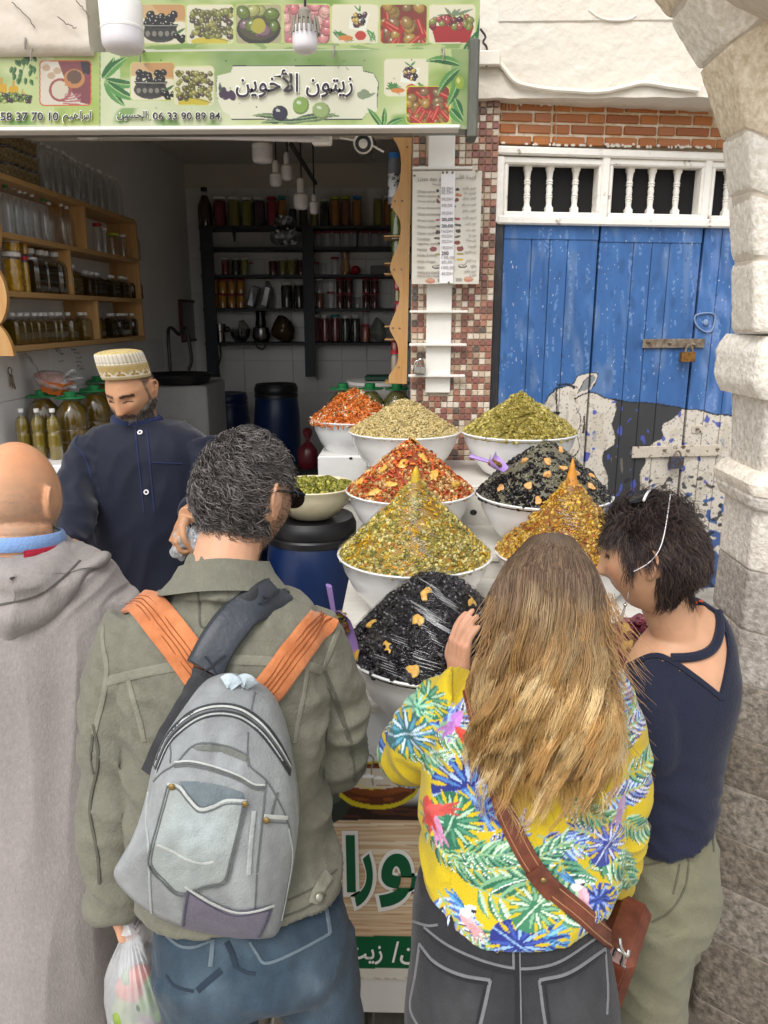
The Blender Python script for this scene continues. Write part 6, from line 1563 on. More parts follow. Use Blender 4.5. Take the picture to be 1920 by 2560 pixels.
# stretched film over three heaps
M_wrap=clear_mat('stretched_film',(.985,.985,.985),.04,.07,.5,26,(1.2,1.2,7))
def film(key,hgt,pw,label,parent_amp=.004,seed=1,droop=0.0):
 b=BW[key]; f=heap_h(key,hgt+.012,pw,1.0)
 m,n=40,150; V=[]
 a=np.linspace(0,6.2832,n,endpoint=False)
 for i in range(m):
  rho=b.r*1.005*(i+.15)/(m-.85); V.append(np.stack([rho*np.cos(a),rho*np.sin(a),np.full(n,f(rho)+.006)],-1))
 for dz in(-.006,-.016):V.append(np.stack([b.r*1.012*np.cos(a),b.r*1.012*np.sin(a),np.full(n,dz)+.006*vn(np.stack([a*3,a*0,a*0],-1),1,seed)],-1))
 V=np.concatenate(V); W=V.copy()
 V[:,2]+=parent_amp*(ridge(np.stack([W[:,0]*.35+W[:,1],W[:,1]*.3,W[:,2]],-1),(55,55,55),seed)-.4)*np.clip(np.hypot(W[:,0],W[:,1])/.03,0,1)
 return tag(mko('plastic_film',V+b.c,grid_faces(m+2,n,False,True),M_wrap,sharp=0),label,'plastic film')
film('yellow',h_y,.88,'clear stretched film over the front yellow cone'); film('yellow2',h_y2,.88,'clear stretched film over the second yellow cone',seed=4)
film('black',h_b,1.35,'clear wrinkled film over the nearest heap of black olives',.004,7)
# pulled creases of the films: narrow glossy folds that catch the sky
M_fold=clear_mat('film_fold',(.97,.97,.97),.4,.12,haze=.16)
def folds(key,hgt,pw,lines,parent,w_=.0016):
 mb=MB()
 for(xa_,ya_),(xb__,yb__),n in lines:
  for k in range(n):
   t0,t1=rnd.uniform(0,.35),rnd.uniform(.55,1); o=k/max(1,n-1)-.5
   P=[]
   for t in np.linspace(t0,t1,9):
    r_=heap_pt(key,hgt+.013,pw,xa_+(xb__-xa_)*t+o*34+rnd.uniform(-.8,.8),ya_+(yb__-ya_)*t+o*46,1.0)
    if r_ is not None:P.append(r_[0]+r_[1]*.003)
   if len(P)>4:
    w2=w_*rnd.uniform(.5,1.5); mb.add(*g_tube(P,[w2*(.3+math.sin(math.pi*(i+.3)/len(P)))for i in range(len(P))],5,flat=.35))
 V,F,_=mb.arrays(); tag(mko('film_crease',V,F,M_fold,parent,sharp=0),kind='stuff')
fo=[o for o in bpy.data.objects if o.name.startswith('plastic_film')]
folds('black',h_b,1.35,[(zk(500,290),zk(690,400),11),(zk(545,400),zk(640,450),6),(zk(380,440),zk(600,520),7),(zk(330,540),zk(460,590),6),(zk(560,200),zk(720,300),6),(zk(430,500),zk(640,560),5)],fo[2],.0015)
folds('yellow',h_y,.88,[(z7(600,640),z7(730,690),9),(z7(590,720),z7(740,780),9),(z7(600,820),z7(760,900),9),(z7(610,580),z7(700,600),6)],fo[0],.0008)
folds('yellow2',h_y2,.88,[(z7(1340,720),z7(1450,750),6),(z7(1360,680),z7(1450,690),4)],fo[1],.0012)
# scoops
M_lil=pmat('lilac_plastic',H('#a98ad0'),.4,.05,20,.03)
def scoop(label,hp,hb,bpos,Y0,Y1,wpx,up=None):
 """handle end, handle base and bowl end in photo coordinates"""
 a,b,c=at(*hp,Y0),at(*hb,(Y0+Y1)/2),at(*bpos,Y1)
 t=thing('scoop',label,'scoop',tuple(c)); ax=(c-b)/np.linalg.norm(c-b)
 s_=np.cross(ax,[0,0,1.0])if abs(ax[2])<.85 else np.array([1.0,0,0])-ax*ax[0]
 s_/=np.linalg.norm(s_); nn=np.cross(s_,ax); nn*=np.sign(np.dot(nn,C0-b))or 1
 w_=wpx/FPX*np.linalg.norm(b-C0)/2; L_=np.linalg.norm(c-b)
 V=[]; m=11
 for i,tt in enumerate(np.linspace(0,1,10)):
  ww=w_*(.72+.28*min(1,tt*4))*(1 if tt<.8 else 1-(tt-.8)*.6)
  for j in range(m):
   q=-1+2*j/(m-1); V.append(b+ax*L_*tt+s_*ww*q+nn*(w_*.75*(abs(q)**3)*(1-.75*tt)+(.0 if i else w_*.3)))
 V=np.array(V); F=grid_faces(10,m); nv=len(V); V2=V-nn*.003
 rim=list(range(m))+[i*m+m-1 for i in range(1,10)]+[9*m+j for j in range(m-2,-1,-1)]+[i*m for i in range(8,0,-1)]
 q=np.array([[x,y,y+nv,x+nv]for x,y in zip(rim,rim[1:]+rim[:1])])
 mko('pan',np.concatenate([V,V2]),[F,F[:,::-1]+nv,q],M_lil,t,sharp=60)
 mko('handle',*g_tube(spl([b+nn*w_*.2,(a+b)/2+nn*.004,a],14),np.linspace(w_*.34,w_*.42,14),12,flat=.35),M_lil,t)
 mb=MB()
 for k in range(110):
  tt,qq=rnd.uniform(.05,.6),rnd.uniform(-.7,.7); mb.add(*g_ell(b+ax*L_*tt+s_*w_*qq+nn*rnd.uniform(.003,.012),(.006,.004,.003),rot=rand_rots(1)[0],nu=6,nv=4),rnd.choice([H('#6f6020'),H('#8a7428'),H('#5a4a1c'),H('#7d3a1c')]))
 mb.build('spice_paste',M_bits,t)['kind']='stuff'
scoop('lilac scoop standing upright with olive paste at the left of the nearest bowl',(822,1464),(834,1524),(864,1634),1.60,1.62,78)
zq=Z(1200,500,2.304)
scoop('lilac scoop lying beside the dull black olive heap',(1176,1140),(1222,1160),(1262,1178),BW['garlic'].c[1]-.08,BW['garlic'].c[1]-.12,62)
tag(mko('fallen_olive',*g_ell(at(*z7(933,697),BW['red'].c[1]-.02),(.012,.01,.01)),pmat('olive_black_plain',H('#1d1b1c'),.3)),'single black olive lying on the white step between the red and the garlic bowls','olive')
# printed front
ZF0,ZF1=at(900,2448,1.712)[2],steps[0][1]-.022
zp=Z(760,1360,1.843)
def paint_front(p):
 W=np.stack([p.X,p.Y,p.X*0],-1); g=G_
 yb1=zp(0,1272)[1]
 p.c[:]=H('#c9a884')
 n=vn(W,(.004,.22,1),3); p.put(sst(-.2,.6,n),H('#e0cba8')); p.put(sst(.45,.75,vn(W,(.003,.4,1),6)),H('#a86a54'),.8)
 p.put(vn(W,(.002,.09,1),8)>.5,H('#e8dcc4'),.8)
 top=p.Y<yb1
 p.put(top,H('#d9dadb'))
 p.put(top&(p.Y>zp(0,930)[1])&(vn(W,(.02,.02,1),5)>.15),H('#c3c5c6'),.5)
 p.put(sst(zp(0,1150)[1],zp(0,1215)[1],p.Y)*top,H('#2a1a14'))
 p.put(top&(p.Y>zp(0,1190)[1])&(vn(W,(.01,.12,1),9)>.2),H('#5a3322'),.7)
 p.ell(*zp(100,1180),62,60,H('#2c3530')); p.ell(*zp(95,1150),46,30,H('#4f5a4e'))
 for cx,cy,rx,ry,c in((340,1110,104,60,'#c9b820'),(340,1106,98,52,'#5a2c12'),(335,1092,92,38,'#7a4018'),(325,1082,88,26,'#cfc6b4')):p.ell(*zp(cx,cy),rx,ry,H(c))
 p.put(in_poly(p.X,p.Y,[zp(170,1090),zp(500,1090),zp(500,1175),zp(330,1200),zp(190,1165)])&(p.Y>zp(0,1110)[1])&(vn(W,(.02,.09,1),5)>.2),H('#8a4a1c'),.8)
 for pts,w_,c in(([(168,1160),(230,1200),(330,1216),(420,1205),(495,1160)],7,'#d2c020'),([(235,1105),(300,1128),(370,1122)],3,'#d8c84a'),([(285,960),(320,990),(310,1040),(318,1110)],4,'#8a8478'),([(375,920),(385,960),(370,1000)],3,'#6a645c'),([(330,970),(370,985),(400,970)],5,'#b8ae92')):
  p.line([zp(*q)for q in pts],w_,H(c),n=24)
 p.ell(*zp(295,1070),16,5,(.9,.9,.88)); p.ell(*zp(345,1078),12,4,(.9,.9,.88))
 y0,y1=zp(0,1806)[1],zp(0,1955)[1]
 p.put((p.Y>y0)&(p.Y<y1),H('#0e5a36')); p.put(p.Y>=y1,H('#d8d2c2')); p.put((p.Y>y1+22)&(vn(W,(.06,.1,1),3)>.1),H('#a3927c'),.5)
V,F,(X,Yp)=sheet(780,1840,1640,2448,1.712,330,240)
a_,b_=at(852,1840,1.712),at(1700,2448,1.712)
Xg,Zg=np.meshgrid(np.linspace(XS0,XS1,420),np.linspace(ZF1,ZF0,260),indexing='ij')
V=np.stack([Xg.ravel(),np.full(Xg.size,1.712),Zg.ravel()],-1); X,Yp=proj(V); pt=Paint(X,Yp); paint_front(pt)
po=mko('printed_poster',V,grid_faces(420,260),M_print,ctr,col=pt.c,sharp=0)
mko('front_board',*g_box(((XS0+XS1)/2,1.7167+.004,(ZF0+ZF1)/2),(XS1-XS0,.006,ZF1-ZF0),.001),M_lam,ctr)
ff0,ff1=(lambda x,y:at(x,y,1.7105)),(lambda x,y:at(x,y,1.7085))
def zpr(x0,y0,x1,y1):return(*zp(x0,y0),*zp(x1,y1))
big_=arabic('زيتورا')[:3]
for body,r in((arabic('ا'),(192,1340,240,1602)),(arabic('ر'),(232,1425,318,1668)),(arabic('و',True),(345,1425,545,1672))):
 x0,y0,x1,y1=zpr(*r)
 mb=MB(); mb.add(*text_fit(body,(x0-10,y0-11),(x1+10,y1+11),ff0,.06)); V,F,_=mb.arrays(); mko('lettering_outline',V,F,M_inkw,ctr,smooth=False)
 mb=MB(); mb.add(*text_fit(body,(x0,y0),(x1,y1),ff1,.03)); V,F,_=mb.arrays(); mko('lettering',V,F,M_inkg,ctr,smooth=False)
for body,r in((arabic('زيت'),(190,1850,362,1935)),('/',(405,1830,438,1925)),(arabic('ن'),(442,1860,520,1935))):
 mb=MB(); mb.add(*text_fit(body,zp(r[0],r[1]),zp(r[2],r[3]),ff0,.01)); V,F,_=mb.arrays(); mko('lettering',V,F,M_inkw,ctr,smooth=False)
 # ================================================================== PEOPLE
def eval_arrays(o):
 dg=bpy.context.evaluated_depsgraph_get(); ev=o.evaluated_get(dg); me=ev.to_mesh()
 V=np.empty(len(me.vertices)*3,np.float32); me.vertices.foreach_get('co',V)
 n=len(me.polygons); tot=np.empty(n,np.int32); me.polygons.foreach_get('loop_total',tot)
 L_=np.empty(len(me.loops),np.int32); me.loops.foreach_get('vertex_index',L_)
 ev.to_mesh_clear()
 F=[L_.reshape(-1,4)]if(tot==4).all()else None
 if F is None:
  st=np.concatenate([[0],np.cumsum(tot)[:-1]]); F=[np.stack([L_[st[tot==k]+i]for i in range(k)],-1)for k in(3,4)if(tot==k).any()]
 return V.reshape(-1,3).astype(float),F
def union(parts,voxel=.006,smooth=4,sub=0):
 """closed shapes grown into ONE continuous surface"""
 mb=MB()
 for V,F in parts:mb.add(V,F)
 V,F,_=mb.arrays()
 o=bpy.data.objects.new('body_tmp',mk_mesh('body_tmp',V,F,None,smooth=False)); COL.objects.link(o)
 m=o.modifiers.new('r','REMESH'); m.mode='VOXEL'; m.voxel_size=voxel
 if smooth:s=o.modifiers.new('s','SMOOTH'); s.factor=.5; s.iterations=smooth
 if sub:s=o.modifiers.new('u','SUBSURF'); s.levels=sub; s.render_levels=sub
 V,F=eval_arrays(o); me=o.data
 bpy.data.objects.remove(o); bpy.data.meshes.remove(me)
 return V,F
def vnorm(V,F):
 N=np.zeros_like(V)
 for f in F:
  n=np.cross(V[f[:,2]]-V[f[:,0]],V[f[:,-1]]-V[f[:,1]])
  for k in range(f.shape[1]):np.add.at(N,f[:,k],n)
 return N/(np.linalg.norm(N,axis=1,keepdims=True)+1e-12)
def tubeS(sp,n=24,m=30,flat=None):
 """limb through photo points (x, y, depth, radius)"""
 P=np.array([[*at(x,y,Y),r]for x,y,Y,r in sp]); Q=spl(P,m)
 V,F=g_tube(Q[:,:3],Q[:,3],n,flat=flat)
 return V,F
def ball(x,y,Y,r):return g_ell(at(x,y,Y),r if hasattr(r,'__len__')else(r,)*3)
def loftS(rings,n=44,m=60,e=2.3):
 """trunk or skirt: rings (x left, y, depth, x right, y, depth, thickness) read off the photo's outline"""
 K=np.array([[*at(a,b,c),*at(d,e_,f),t]for a,b,c,d,e_,f,t in rings]); Q=spl(K,m)
 A,B,T=Q[:,:3],Q[:,3:6],Q[:,6]
 th=np.linspace(0,2*np.pi,n,endpoint=False); c,s=np.cos(th),np.sin(th)
 cu,su=np.sign(c)*np.abs(c)**(2/e),np.sign(s)*np.abs(s)**(2/e)
 V=[]
 for a,b,t in zip(A,B,T):
  h=(b-a)/2; p=np.cross([0,0,1.0],h); p/=np.linalg.norm(p)
  V.append((a+b)/2+cu[:,None]*h+su[:,None]*p*t/2)
 k=len(V); V=np.concatenate(V+[V[0].mean(0)[None],V[-1].mean(0)[None]])
 return V,[grid_faces(k,n,False,True),np.array([[(j+1)%n,j,k*n]for j in range(n)]+[[(k-1)*n+j,(k-1)*n+(j+1)%n,k*n+1]for j in range(n)])]
def headmat(f,up=(0,0,1),roll=0.0):
 f=np.asarray(f,float); f/=np.linalg.norm(f); x=np.cross(f,up); x/=np.linalg.norm(x); z=np.cross(x,f)
 if roll:x,z=x*math.cos(roll)+z*math.sin(roll),z*math.cos(roll)-x*math.sin(roll)
 return np.stack([x,f,z],1)
def headgeo(Mx,c,s=1.0,female=0.0,ears=(1,-1)):
 nu,nv=110,84
 a=np.linspace(0,2*np.pi,nu,endpoint=False); b=np.linspace(.02,np.pi-.02,nv)
 D=np.stack([np.outer(np.sin(b),np.cos(a)),np.outer(np.sin(b),np.sin(a)),np.outer(np.cos(b),np.ones(nu))],-1).reshape(-1,3)
 V=D*np.array([.074,.096,.116])
 V[:,:2]*=(1+.05*(1-D[:,2:]**2))
 x,y,z=V[:,0].copy(),V[:,1].copy(),V[:,2].copy()
 lo=np.clip(-z/.116,0,1); f=sst(-.01,.05,y)
 V[:,0]*=1-(.26+.05*female)*lo**1.6
 V[:,1]=np.where(y<0,y*(1-.36*sst(.1,.8,lo)),y*(1-.05*lo))
 g=lambda cx,sx,cz,sz:np.exp(-((np.abs(x)-cx)/sx)**2/2-((z-cz)/sz)**2/2)
 nz=np.clip((.022-z)/.05,0,1)*sst(-.044,-.030,z)
 V[:,1]+=f*(.027*nz*np.exp(-(x/(.0085+.006*nz))**2/2)+.006*g(0,.010,.02,.012)+.005*g(.03,.02,.03,.008)-.011*g(.031,.013,.010,.010)+.004*g(.046,.016,-.018,.016)+.007*g(0,.02,-.057,.010)-.0045*g(0,.02,-.0575,.0022)-.003*g(0,.018,-.073,.006)+.010*g(0,.02,-.098,.014)-.003*g(.03,.01,-.05,.02)+.004*g(.012,.006,-.030,.006))
 P=[(V,[grid_faces(nv,nu,False,True)[:,::-1],np.array([[j,(j+1)%nu,nv*nu]for j in range(nu)]+[[(nv-1)*nu+(j+1)%nu,(nv-1)*nu+j,nv*nu+1]for j in range(nu)])])]
 P[0]=(np.concatenate([V,[[0,0,.116],[0,V[-1,1],V[-1,2]]]]),P[0][1])
 for sd in ears:
  E=[(.0,.000,.024),(.006,-.008,.031),(.012,-.018,.030),(.014,-.025,.018),(.012,-.024,.004),(.008,-.017,-.010),(.003,-.009,-.022),(.0,-.003,-.026),(-.004,.002,-.020)]
  Q=np.array([[sd*(.0735+p[0]),p[1]-.004,p[2]-.004]for p in E]); P.append(g_tube(spl(Q,30),np.interp(np.linspace(0,1,30),[0,.2,.6,.8,1],[.004,.0048,.0048,.007,.005]),8))
  P.append(g_ell((sd*.0775,-.014,.002),(.0035,.013,.024),eul(0,0,sd*-.5)))
  P.append(g_ell((sd*.078,.0,-.006),(.004,.004,.006)))
 return[((v*s)@Mx.T+c,fc)for v,fc in P]
def handgeo(w_,d,pn,s=1.0,curl=.8,thumb=1,spread=.12):
 """hand from wrist w_, fingers along d, palm facing pn; each finger a bent chain"""
 d=np.asarray(d,float)/np.linalg.norm(d); pn=np.asarray(pn,float); pn-=d*(pn@d); pn/=np.linalg.norm(pn); sx=np.cross(d,pn)*thumb
 P=[]; K=[w_-d*.02*s,w_+d*.02*s,w_+d*.05*s,w_+d*.085*s]
 for o in(-.026,-.009,.009,.026):P.append(g_tube(spl([w_+sx*o*.5*s,w_+d*.045*s+sx*o*.9*s,w_+d*.088*s+sx*o*s],10),np.array([.015]*5+[.0125]*5)*s,10))
 for i,(o,L_)in enumerate(((.028,.072),(.010,.080),(-.009,.075),(-.027,.058))):
  p=w_+d*(.085-.004*abs(i-1))*s+sx*o*s; q=[p-d*.02*s,p]; a=0.0; dd=d+sx*spread*(1.5-i)*.5
  for l,c in((.45,curl*.75),(.32,curl),(.23,curl*.7)):
   a+=c; v=dd*math.cos(a)+pn*math.sin(a); q.append(q[-1]+v*L_*l*s)
  P.append(g_tube(spl(q,16),np.linspace(.0098,.0072,16)*s,9)); P.append(g_ell(q[-1],(.0072*s,)*3,nu=8,nv=6))
 t0=w_+d*.025*s+sx*.024*s
 q=[t0-sx*.012*s,t0+sx*.012*s+d*.015*s,t0+sx*.026*s+d*.04*s+pn*.012*s,t0+sx*.02*s+d*.065*s+pn*.024*s*(1+curl)]
 P.append(g_tube(spl(q,14),np.linspace(.0135,.0085,14)*s,9)); P.append(g_ell(q[-1],(.0085*s,)*3,nu=8,nv=6))
 return P
M_skin=pmat('skin',rough=.5,attr=True,var=.06,vs=30,bump=.12,bs=220,spec=.4,sss=.12,bdist=.001)
def cloth(name,c=None,rough=.85,sheen=.12,bump=.5,bs=190,attr=True,var=.13,vs=45,**k):return pmat(name,c or(.5,.5,.5),rough,var,vs,bump,bs,attr=attr,sheen=sheen,spec=.25,**k)
def person(label,parts,base,skin,voxel=.004):
 V,F=union(parts,voxel,3)
 C=np.tile(np.array(skin),(len(V),1))*(1+.07*fbm(V,40,2,4))[:,None]
 C[:,0]*=1+.04*vn(V,25,9)
 return V,F,C
def done(label,V,F,C,base):return tag(mko('person',V,F,M_skin,None,col=C,sharp=0,origin=base),label,'person')
def garment(name,parent,parts,mat,col,voxel=.006,smooth=6,fold=None,sub=0,paint=None):
 V,F=union(parts,voxel,smooth,sub)
 if fold:N=vnorm(V,F); V=V+N*fold(V)[:,None]
 C=np.tile(np.array(col),(len(V),1))
 if paint:C=paint(V,C)
 o=mko(name,V,F,mat,parent,col=C,sharp=0); o['_n']=0; del o['_n']
 return V,F,o
def bvh(*objs):
 vs,ps=[],[]
 for V,F in objs:
  b=len(vs); vs.extend(map(tuple,V))
  for f in F:ps.extend(map(tuple,f+b))
 return BVHTree.FromPolygons(vs,ps)
def hit(T,x,y):
 d=Vector(ray(x,y)).normalized(); p,n,_,_=T.ray_cast(Vector(C0),d)
 if p is None:return None
 if n.dot(d)>0:n=-n
 return np.array(p),np.array(n)
def drape(T,pts,width,thick,lift=.0,n=40,sm=3,default=None):
 """band of cloth or stitching laid on a surface along photo points; width in metres (number or list)"""
 P,N=[],[]
 for x,y in spl(pts,n):
  h_=hit(T,x,y)
  if h_ is not None:P.append(h_[0]); N.append(h_[1])
 if len(P)<4:print('no surface under',pts); P,N=[at(x,y,1.5)for x,y in spl(pts,n)],[(0,-1,0)]*n
 P,N=np.array(P,float),np.array(N,float)
 for _ in range(sm):
  P[1:-1]=.25*P[:-2]+.5*P[1:-1]+.25*P[2:]; N[1:-1]=.25*N[:-2]+.5*N[1:-1]+.25*N[2:]
 N/=np.linalg.norm(N,axis=1,keepdims=True)
 return strip(P+N*lift,N,width,thick)
def strip(P,N,width,thick):
 m=len(P); w_=np.interp(np.linspace(0,1,m),np.linspace(0,1,len(width)),width)if hasattr(width,'__len__')else np.full(m,width)
 Tn=np.gradient(P,axis=0); S=np.cross(Tn,N); S/=np.linalg.norm(S,axis=1,keepdims=True)+1e-9
 cs=[(-.5,-.3),(-.5,.6),(-.44,.95),(-.2,1.0),(.2,1.0),(.44,.95),(.5,.6),(.5,-.3)]
 V=np.stack([P+S*(w_*a)[:,None]+N*thick*b for a,b in cs],1).reshape(-1,3)
 k=len(cs)
 return V,[grid_faces(m,k,False,True),np.array([[0,1,2,3],[3,4,7,0],[4,5,6,7]]),np.array([[3,2,1,0],[0,7,4,3],[7,6,5,4]])+(m-1)*k]
class Pillow:
 """stuffed shape whose outline is read off the photo: plane through depth Y (tilted by ty per pixel row), bulging towards the viewer by H"""
 def __init__(s,out,Yf,Hh,ctr=None,m=26,n=120,k=2.2,back=.02,amp=.004,seed=1):
  s.out=spl(out,n,True); s.c=np.array(ctr if ctr is not None else s.out.mean(0)); s.Yf,s.H,s.k=Yf,Hh,k
  s.th=np.arctan2(s.out[:,1]-s.c[1],s.out[:,0]-s.c[0]); s.rr=np.hypot(*(s.out-s.c).T)
  o=np.argsort(s.th); s.th,s.rr=s.th[o],s.rr[o]; s.amp,s.seed,s.back,s.m,s.n=amp,seed,back,m,n
 def t(s,x,y):
  d=np.array([x,y])-s.c; a=math.atan2(d[1],d[0]); return min(1.0,math.hypot(*d)/np.interp(a,s.th,s.rr,period=2*math.pi))
 def pt(s,x,y,lift=0.0,t=None):
  t=s.t(x,y)if t is None else t
  p=at(x,y,s.Yf(x,y)); h_=s.H(x,y)*(1-t**s.k)**.6+lift
  if s.amp:h_+=s.amp*(1-t)**.4*float(fbm(np.array([[x/60.,y/60.,s.seed]]),1,2,s.seed)[0])
  return p+(C0-p)/np.linalg.norm(C0-p)*h_
 def mesh(s):
  V=[]
  for i in range(s.m):
   t=((i+.2)/(s.m-.8))**.8
   for x,y in s.out:q=s.c+(np.array([x,y])-s.c)*t; V.append(s.pt(q[0],q[1],t=t))
  for dt,b in((.985,s.back*.6),(.9,s.back)):
   for x,y in s.out:q=s.c+(np.array([x,y])-s.c)*dt; V.append(at(q[0],q[1],s.Yf(*q))+np.array([0,b,0]))
  V=np.array(V); k=s.m+2; V=np.concatenate([V,V[:s.n].mean(0)[None],V[-s.n:].mean(0)[None]])
  ar=np.sum(s.out[:,0]*np.roll(s.out[:,1],-1)-np.roll(s.out[:,0],-1)*s.out[:,1])
  F=[grid_faces(k,s.n,False,True),np.array([[(j+1)%s.n,j,k*s.n]for j in range(s.n)]+[[(k-1)*s.n+j,(k-1)*s.n+(j+1)%s.n,k*s.n+1]for j in range(s.n)])]
  return V,[f[:,::-1]for f in F]if ar<0 else F
 def band(s,pts,width,thick,lift=.001,n=60):
  Q=spl(pts,n); P=np.array([s.pt(x,y,lift)for x,y in Q]); N=[]
  for x,y in Q:
   a,b,c=s.pt(x,y),s.pt(x+3,y),s.pt(x,y+3); v=np.cross(b-a,c-a); v=v/(np.linalg.norm(v)+1e-12); N.append(v if v[1]<0 else-v)
  return strip(P,np.array(N),width,thick)
 def patch(s,poly,thick=.002,lift=.0015,n=22,sag=None):
  """pocket or patch: polygon grid following the stuffed surface"""
  c=np.mean(poly,0); O=resample(np.c_[np.array(poly,float),np.zeros(len(poly))],64)[:,:2]; V=[]
  for i in range(n):
   t=(i+.3)/(n-.7)
   for q in O:
    p=c+(q-c)*t; V.append(s.pt(p[0],p[1],lift+thick*(1 if t<.97 else .3)))
  V=np.array(V); V=np.concatenate([V,V[:64].mean(0)[None]])
  F=[grid_faces(n,64,False,True),np.array([[(j+1)%64,j,n*64]for j in range(64)])]
  a=np.sum(O[:,0]*np.roll(O[:,1],-1)-np.roll(O[:,0],-1)*O[:,1])
  return V,([f[:,::-1]for f in F]if a<0 else F)
def strands(paths,r0,cols0,cols1,n=3,seed=1,mid=None):
 """hair: many thin tapering tubes; paths (k, m, 3)"""
 paths=np.asarray(paths); k,m=paths.shape[:2]
 T=np.gradient(paths,axis=1); T/=np.linalg.norm(T,axis=2,keepdims=True)+1e-9
 ref=np.array([.3,-.2,.93]); N=np.cross(T,ref); N/=np.linalg.norm(N,axis=2,keepdims=True)+1e-9; B=np.cross(T,N)
 a=np.linspace(0,2*np.pi,n,endpoint=False); tt=np.linspace(0,1,m)
 r=np.asarray(r0).reshape(-1,1)*(1-.75*tt[None]**2)
 V=paths[:,:,None,:]+r[:,:,None,None]*(np.cos(a)[None,None,:,None]*N[:,:,None,:]+np.sin(a)[None,None,:,None]*B[:,:,None,:])
 C=cols0[:,None,:]+(cols1-cols0)[:,None,:]*(tt if mid is None else np.clip((tt-mid[0])/(mid[1]-mid[0]),0,1))[None,:,None]
 C=np.repeat(C[:,:,None,:],n,axis=2).reshape(-1,3)
 F1=grid_faces(m,n,False,True); F=(F1[None]+(np.arange(k)*m*n)[:,None,None]).reshape(-1,4)
 return V.reshape(-1,3),F,C
M_hair=pmat('hair',rough=.38,attr=True,var=.1,vs=40,bump=0,spec=.45)
def rough_strands(S,N,k,length,seed,col,m=7,curl=1.0,lay=None,r=.0006,drop=.3,spread=.5):
 """short locks growing from surface points S with normals N"""
 g=np.random.default_rng(seed); i=g.integers(0,len(S),k); P,n=S[i],N[i]
 t=g.normal(size=(k,3)); t-=n*np.sum(t*n,1,keepdims=True); t/=np.linalg.norm(t,axis=1,keepdims=True)
 if lay is not None:
  l_=np.asarray(lay(P)if callable(lay)else lay,float); l_=l_-n*np.sum(l_*n,1,keepdims=True); l_/=np.linalg.norm(l_,axis=1,keepdims=True)+1e-9
  t=l_+t*spread; t/=np.linalg.norm(t,axis=1,keepdims=True)
 b=np.cross(n,t); L_=length*g.uniform(.6,1.25,(k,1)); ph=g.uniform(0,6.28,(k,1)); out=[]
 for s in np.linspace(0,1,m):
  out.append(P+L_*(n*(math.sin(s*1.6)*(1-drop)*.8)+t*s*drop*1.6+curl*.22*(b*(np.sin(ph+s*5)-np.sin(ph))+n*.5*(np.cos(ph+s*5)-np.cos(ph)))))
 c=np.array(col)[g.integers(0,len(col),k)]*g.uniform(.7,1.3,(k,1))
 return strands(np.stack(out,1),np.full(k,r)*g.uniform(.7,1.3,k),c,c*1.1)
 # ---------------------------------------------------------------- young man with the denim backpack
Mx=headmat((.46,.86,-.28),roll=.02); hc=at(612,1240,1.41)
HP=headgeo(Mx,hc,1.02)
neck=[tubeS([(585,1330,1.39,.062),(566,1390,1.36,.060),(560,1450,1.345,.068),(562,1520,1.35,.055)])]
LH=at(287,2262,1.175); RH=at(700,1890,1.66)
arms=[tubeS([(330,1580,1.29,.045),(300,1720,1.27,.044),(292,1900,1.24,.04),(285,2100,1.2,.036),(288,2250,1.175,.026)]),tubeS([(765,1620,1.36,.04),(828,1760,1.38,.042),(828,1895,1.4,.04),(770,1900,1.56,.034),(705,1885,1.66,.028)])]
body=HP+neck+arms+[loftS([(400,1545,1.33,720,1540,1.37,.08),(350,1700,1.28,770,1690,1.34,.16),(380,2100,1.22,800,2080,1.28,.16),(440,2330,1.16,780,2300,1.21,.12)])]
body+=handgeo(LH,(.15,.05,-1),(.9,.3,0),.74,1.6,-1)+handgeo(RH,(-.3,.5,.5),(-.3,.3,-1),.95,.5,1)
for x,X2,Yb in((530,525,1.15),(770,790,1.21)):body.append(g_tube(spl([at(x,2440,Yb),np.array([at(X2,2553,1.15)[0],Yb-.03,.42]),np.array([at(X2,2553,1.15)[0],Yb-.05,.07])],16),.05)); body.append(g_ell((at(X2,2553,1.15)[0],1.18,.045),(.045,.125,.045)))
V,F,C=person('',body,(0,0,0),H('#cf9f80'))
def local(V,Mx,c,s=1.0):return(V-c)@Mx/s
l=local(V,Mx,hc,1.02); inh=(np.linalg.norm(V-hc,axis=1)<.17)
hairz=inh&(((l[:,1]<.052-.0*l[:,2])&(l[:,2]>.015))|((l[:,1]<-.004)&(l[:,2]>-.062))|((l[:,2]>.075)))&~((np.abs(l[:,0])>.068)&(l[:,2]<.035)&(l[:,2]>-.04)&(l[:,1]>-.035))
burn=inh&(l[:,1]>-.002)&(l[:,1]<.075)&(l[:,2]<.02)&(l[:,2]>-.14)&(np.abs(l[:,0])>.03)&~((np.abs(l[:,0])>.07)&(l[:,1]<.01))
st=burn|(inh&(l[:,2]<-.055)&(l[:,1]>.03))
C[hairz]=H('#4a3a34')
C[st]=C[st]*.4+np.array(H('#4a3a34'))*.6
nape=inh&(l[:,2]<-.05)&(l[:,1]<0); C[nape]*=.92
man=done('young man with short curly dark hair in an olive denim jacket and blue jeans',V,F,C,(hc[0],1.15,0))
N=vnorm(V,F)
a1=rough_strands(V[hairz],N[hairz],9000,.021,5,[H('#45413f'),H('#322f2e'),H('#605b58'),H('#7d7773')],curl=1.6,r=.00085,drop=.55,lay=lambda P:np.array([0,-.2,-1.0])+0*P+1.1*np.stack([vn(P,45,1),vn(P,45,2),vn(P,45,3)],-1),spread=.45)
a2=rough_strands(V[st],N[st],900,.006,6,[H('#2b2421'),H('#3d342f')],r=.0004,lay=(0,0,-1))
mb=MB(); mb.add(*a1); mb.add(*a2); mb.build('hair',M_hair,man,sharp=0)
OLV=H('#706f62')
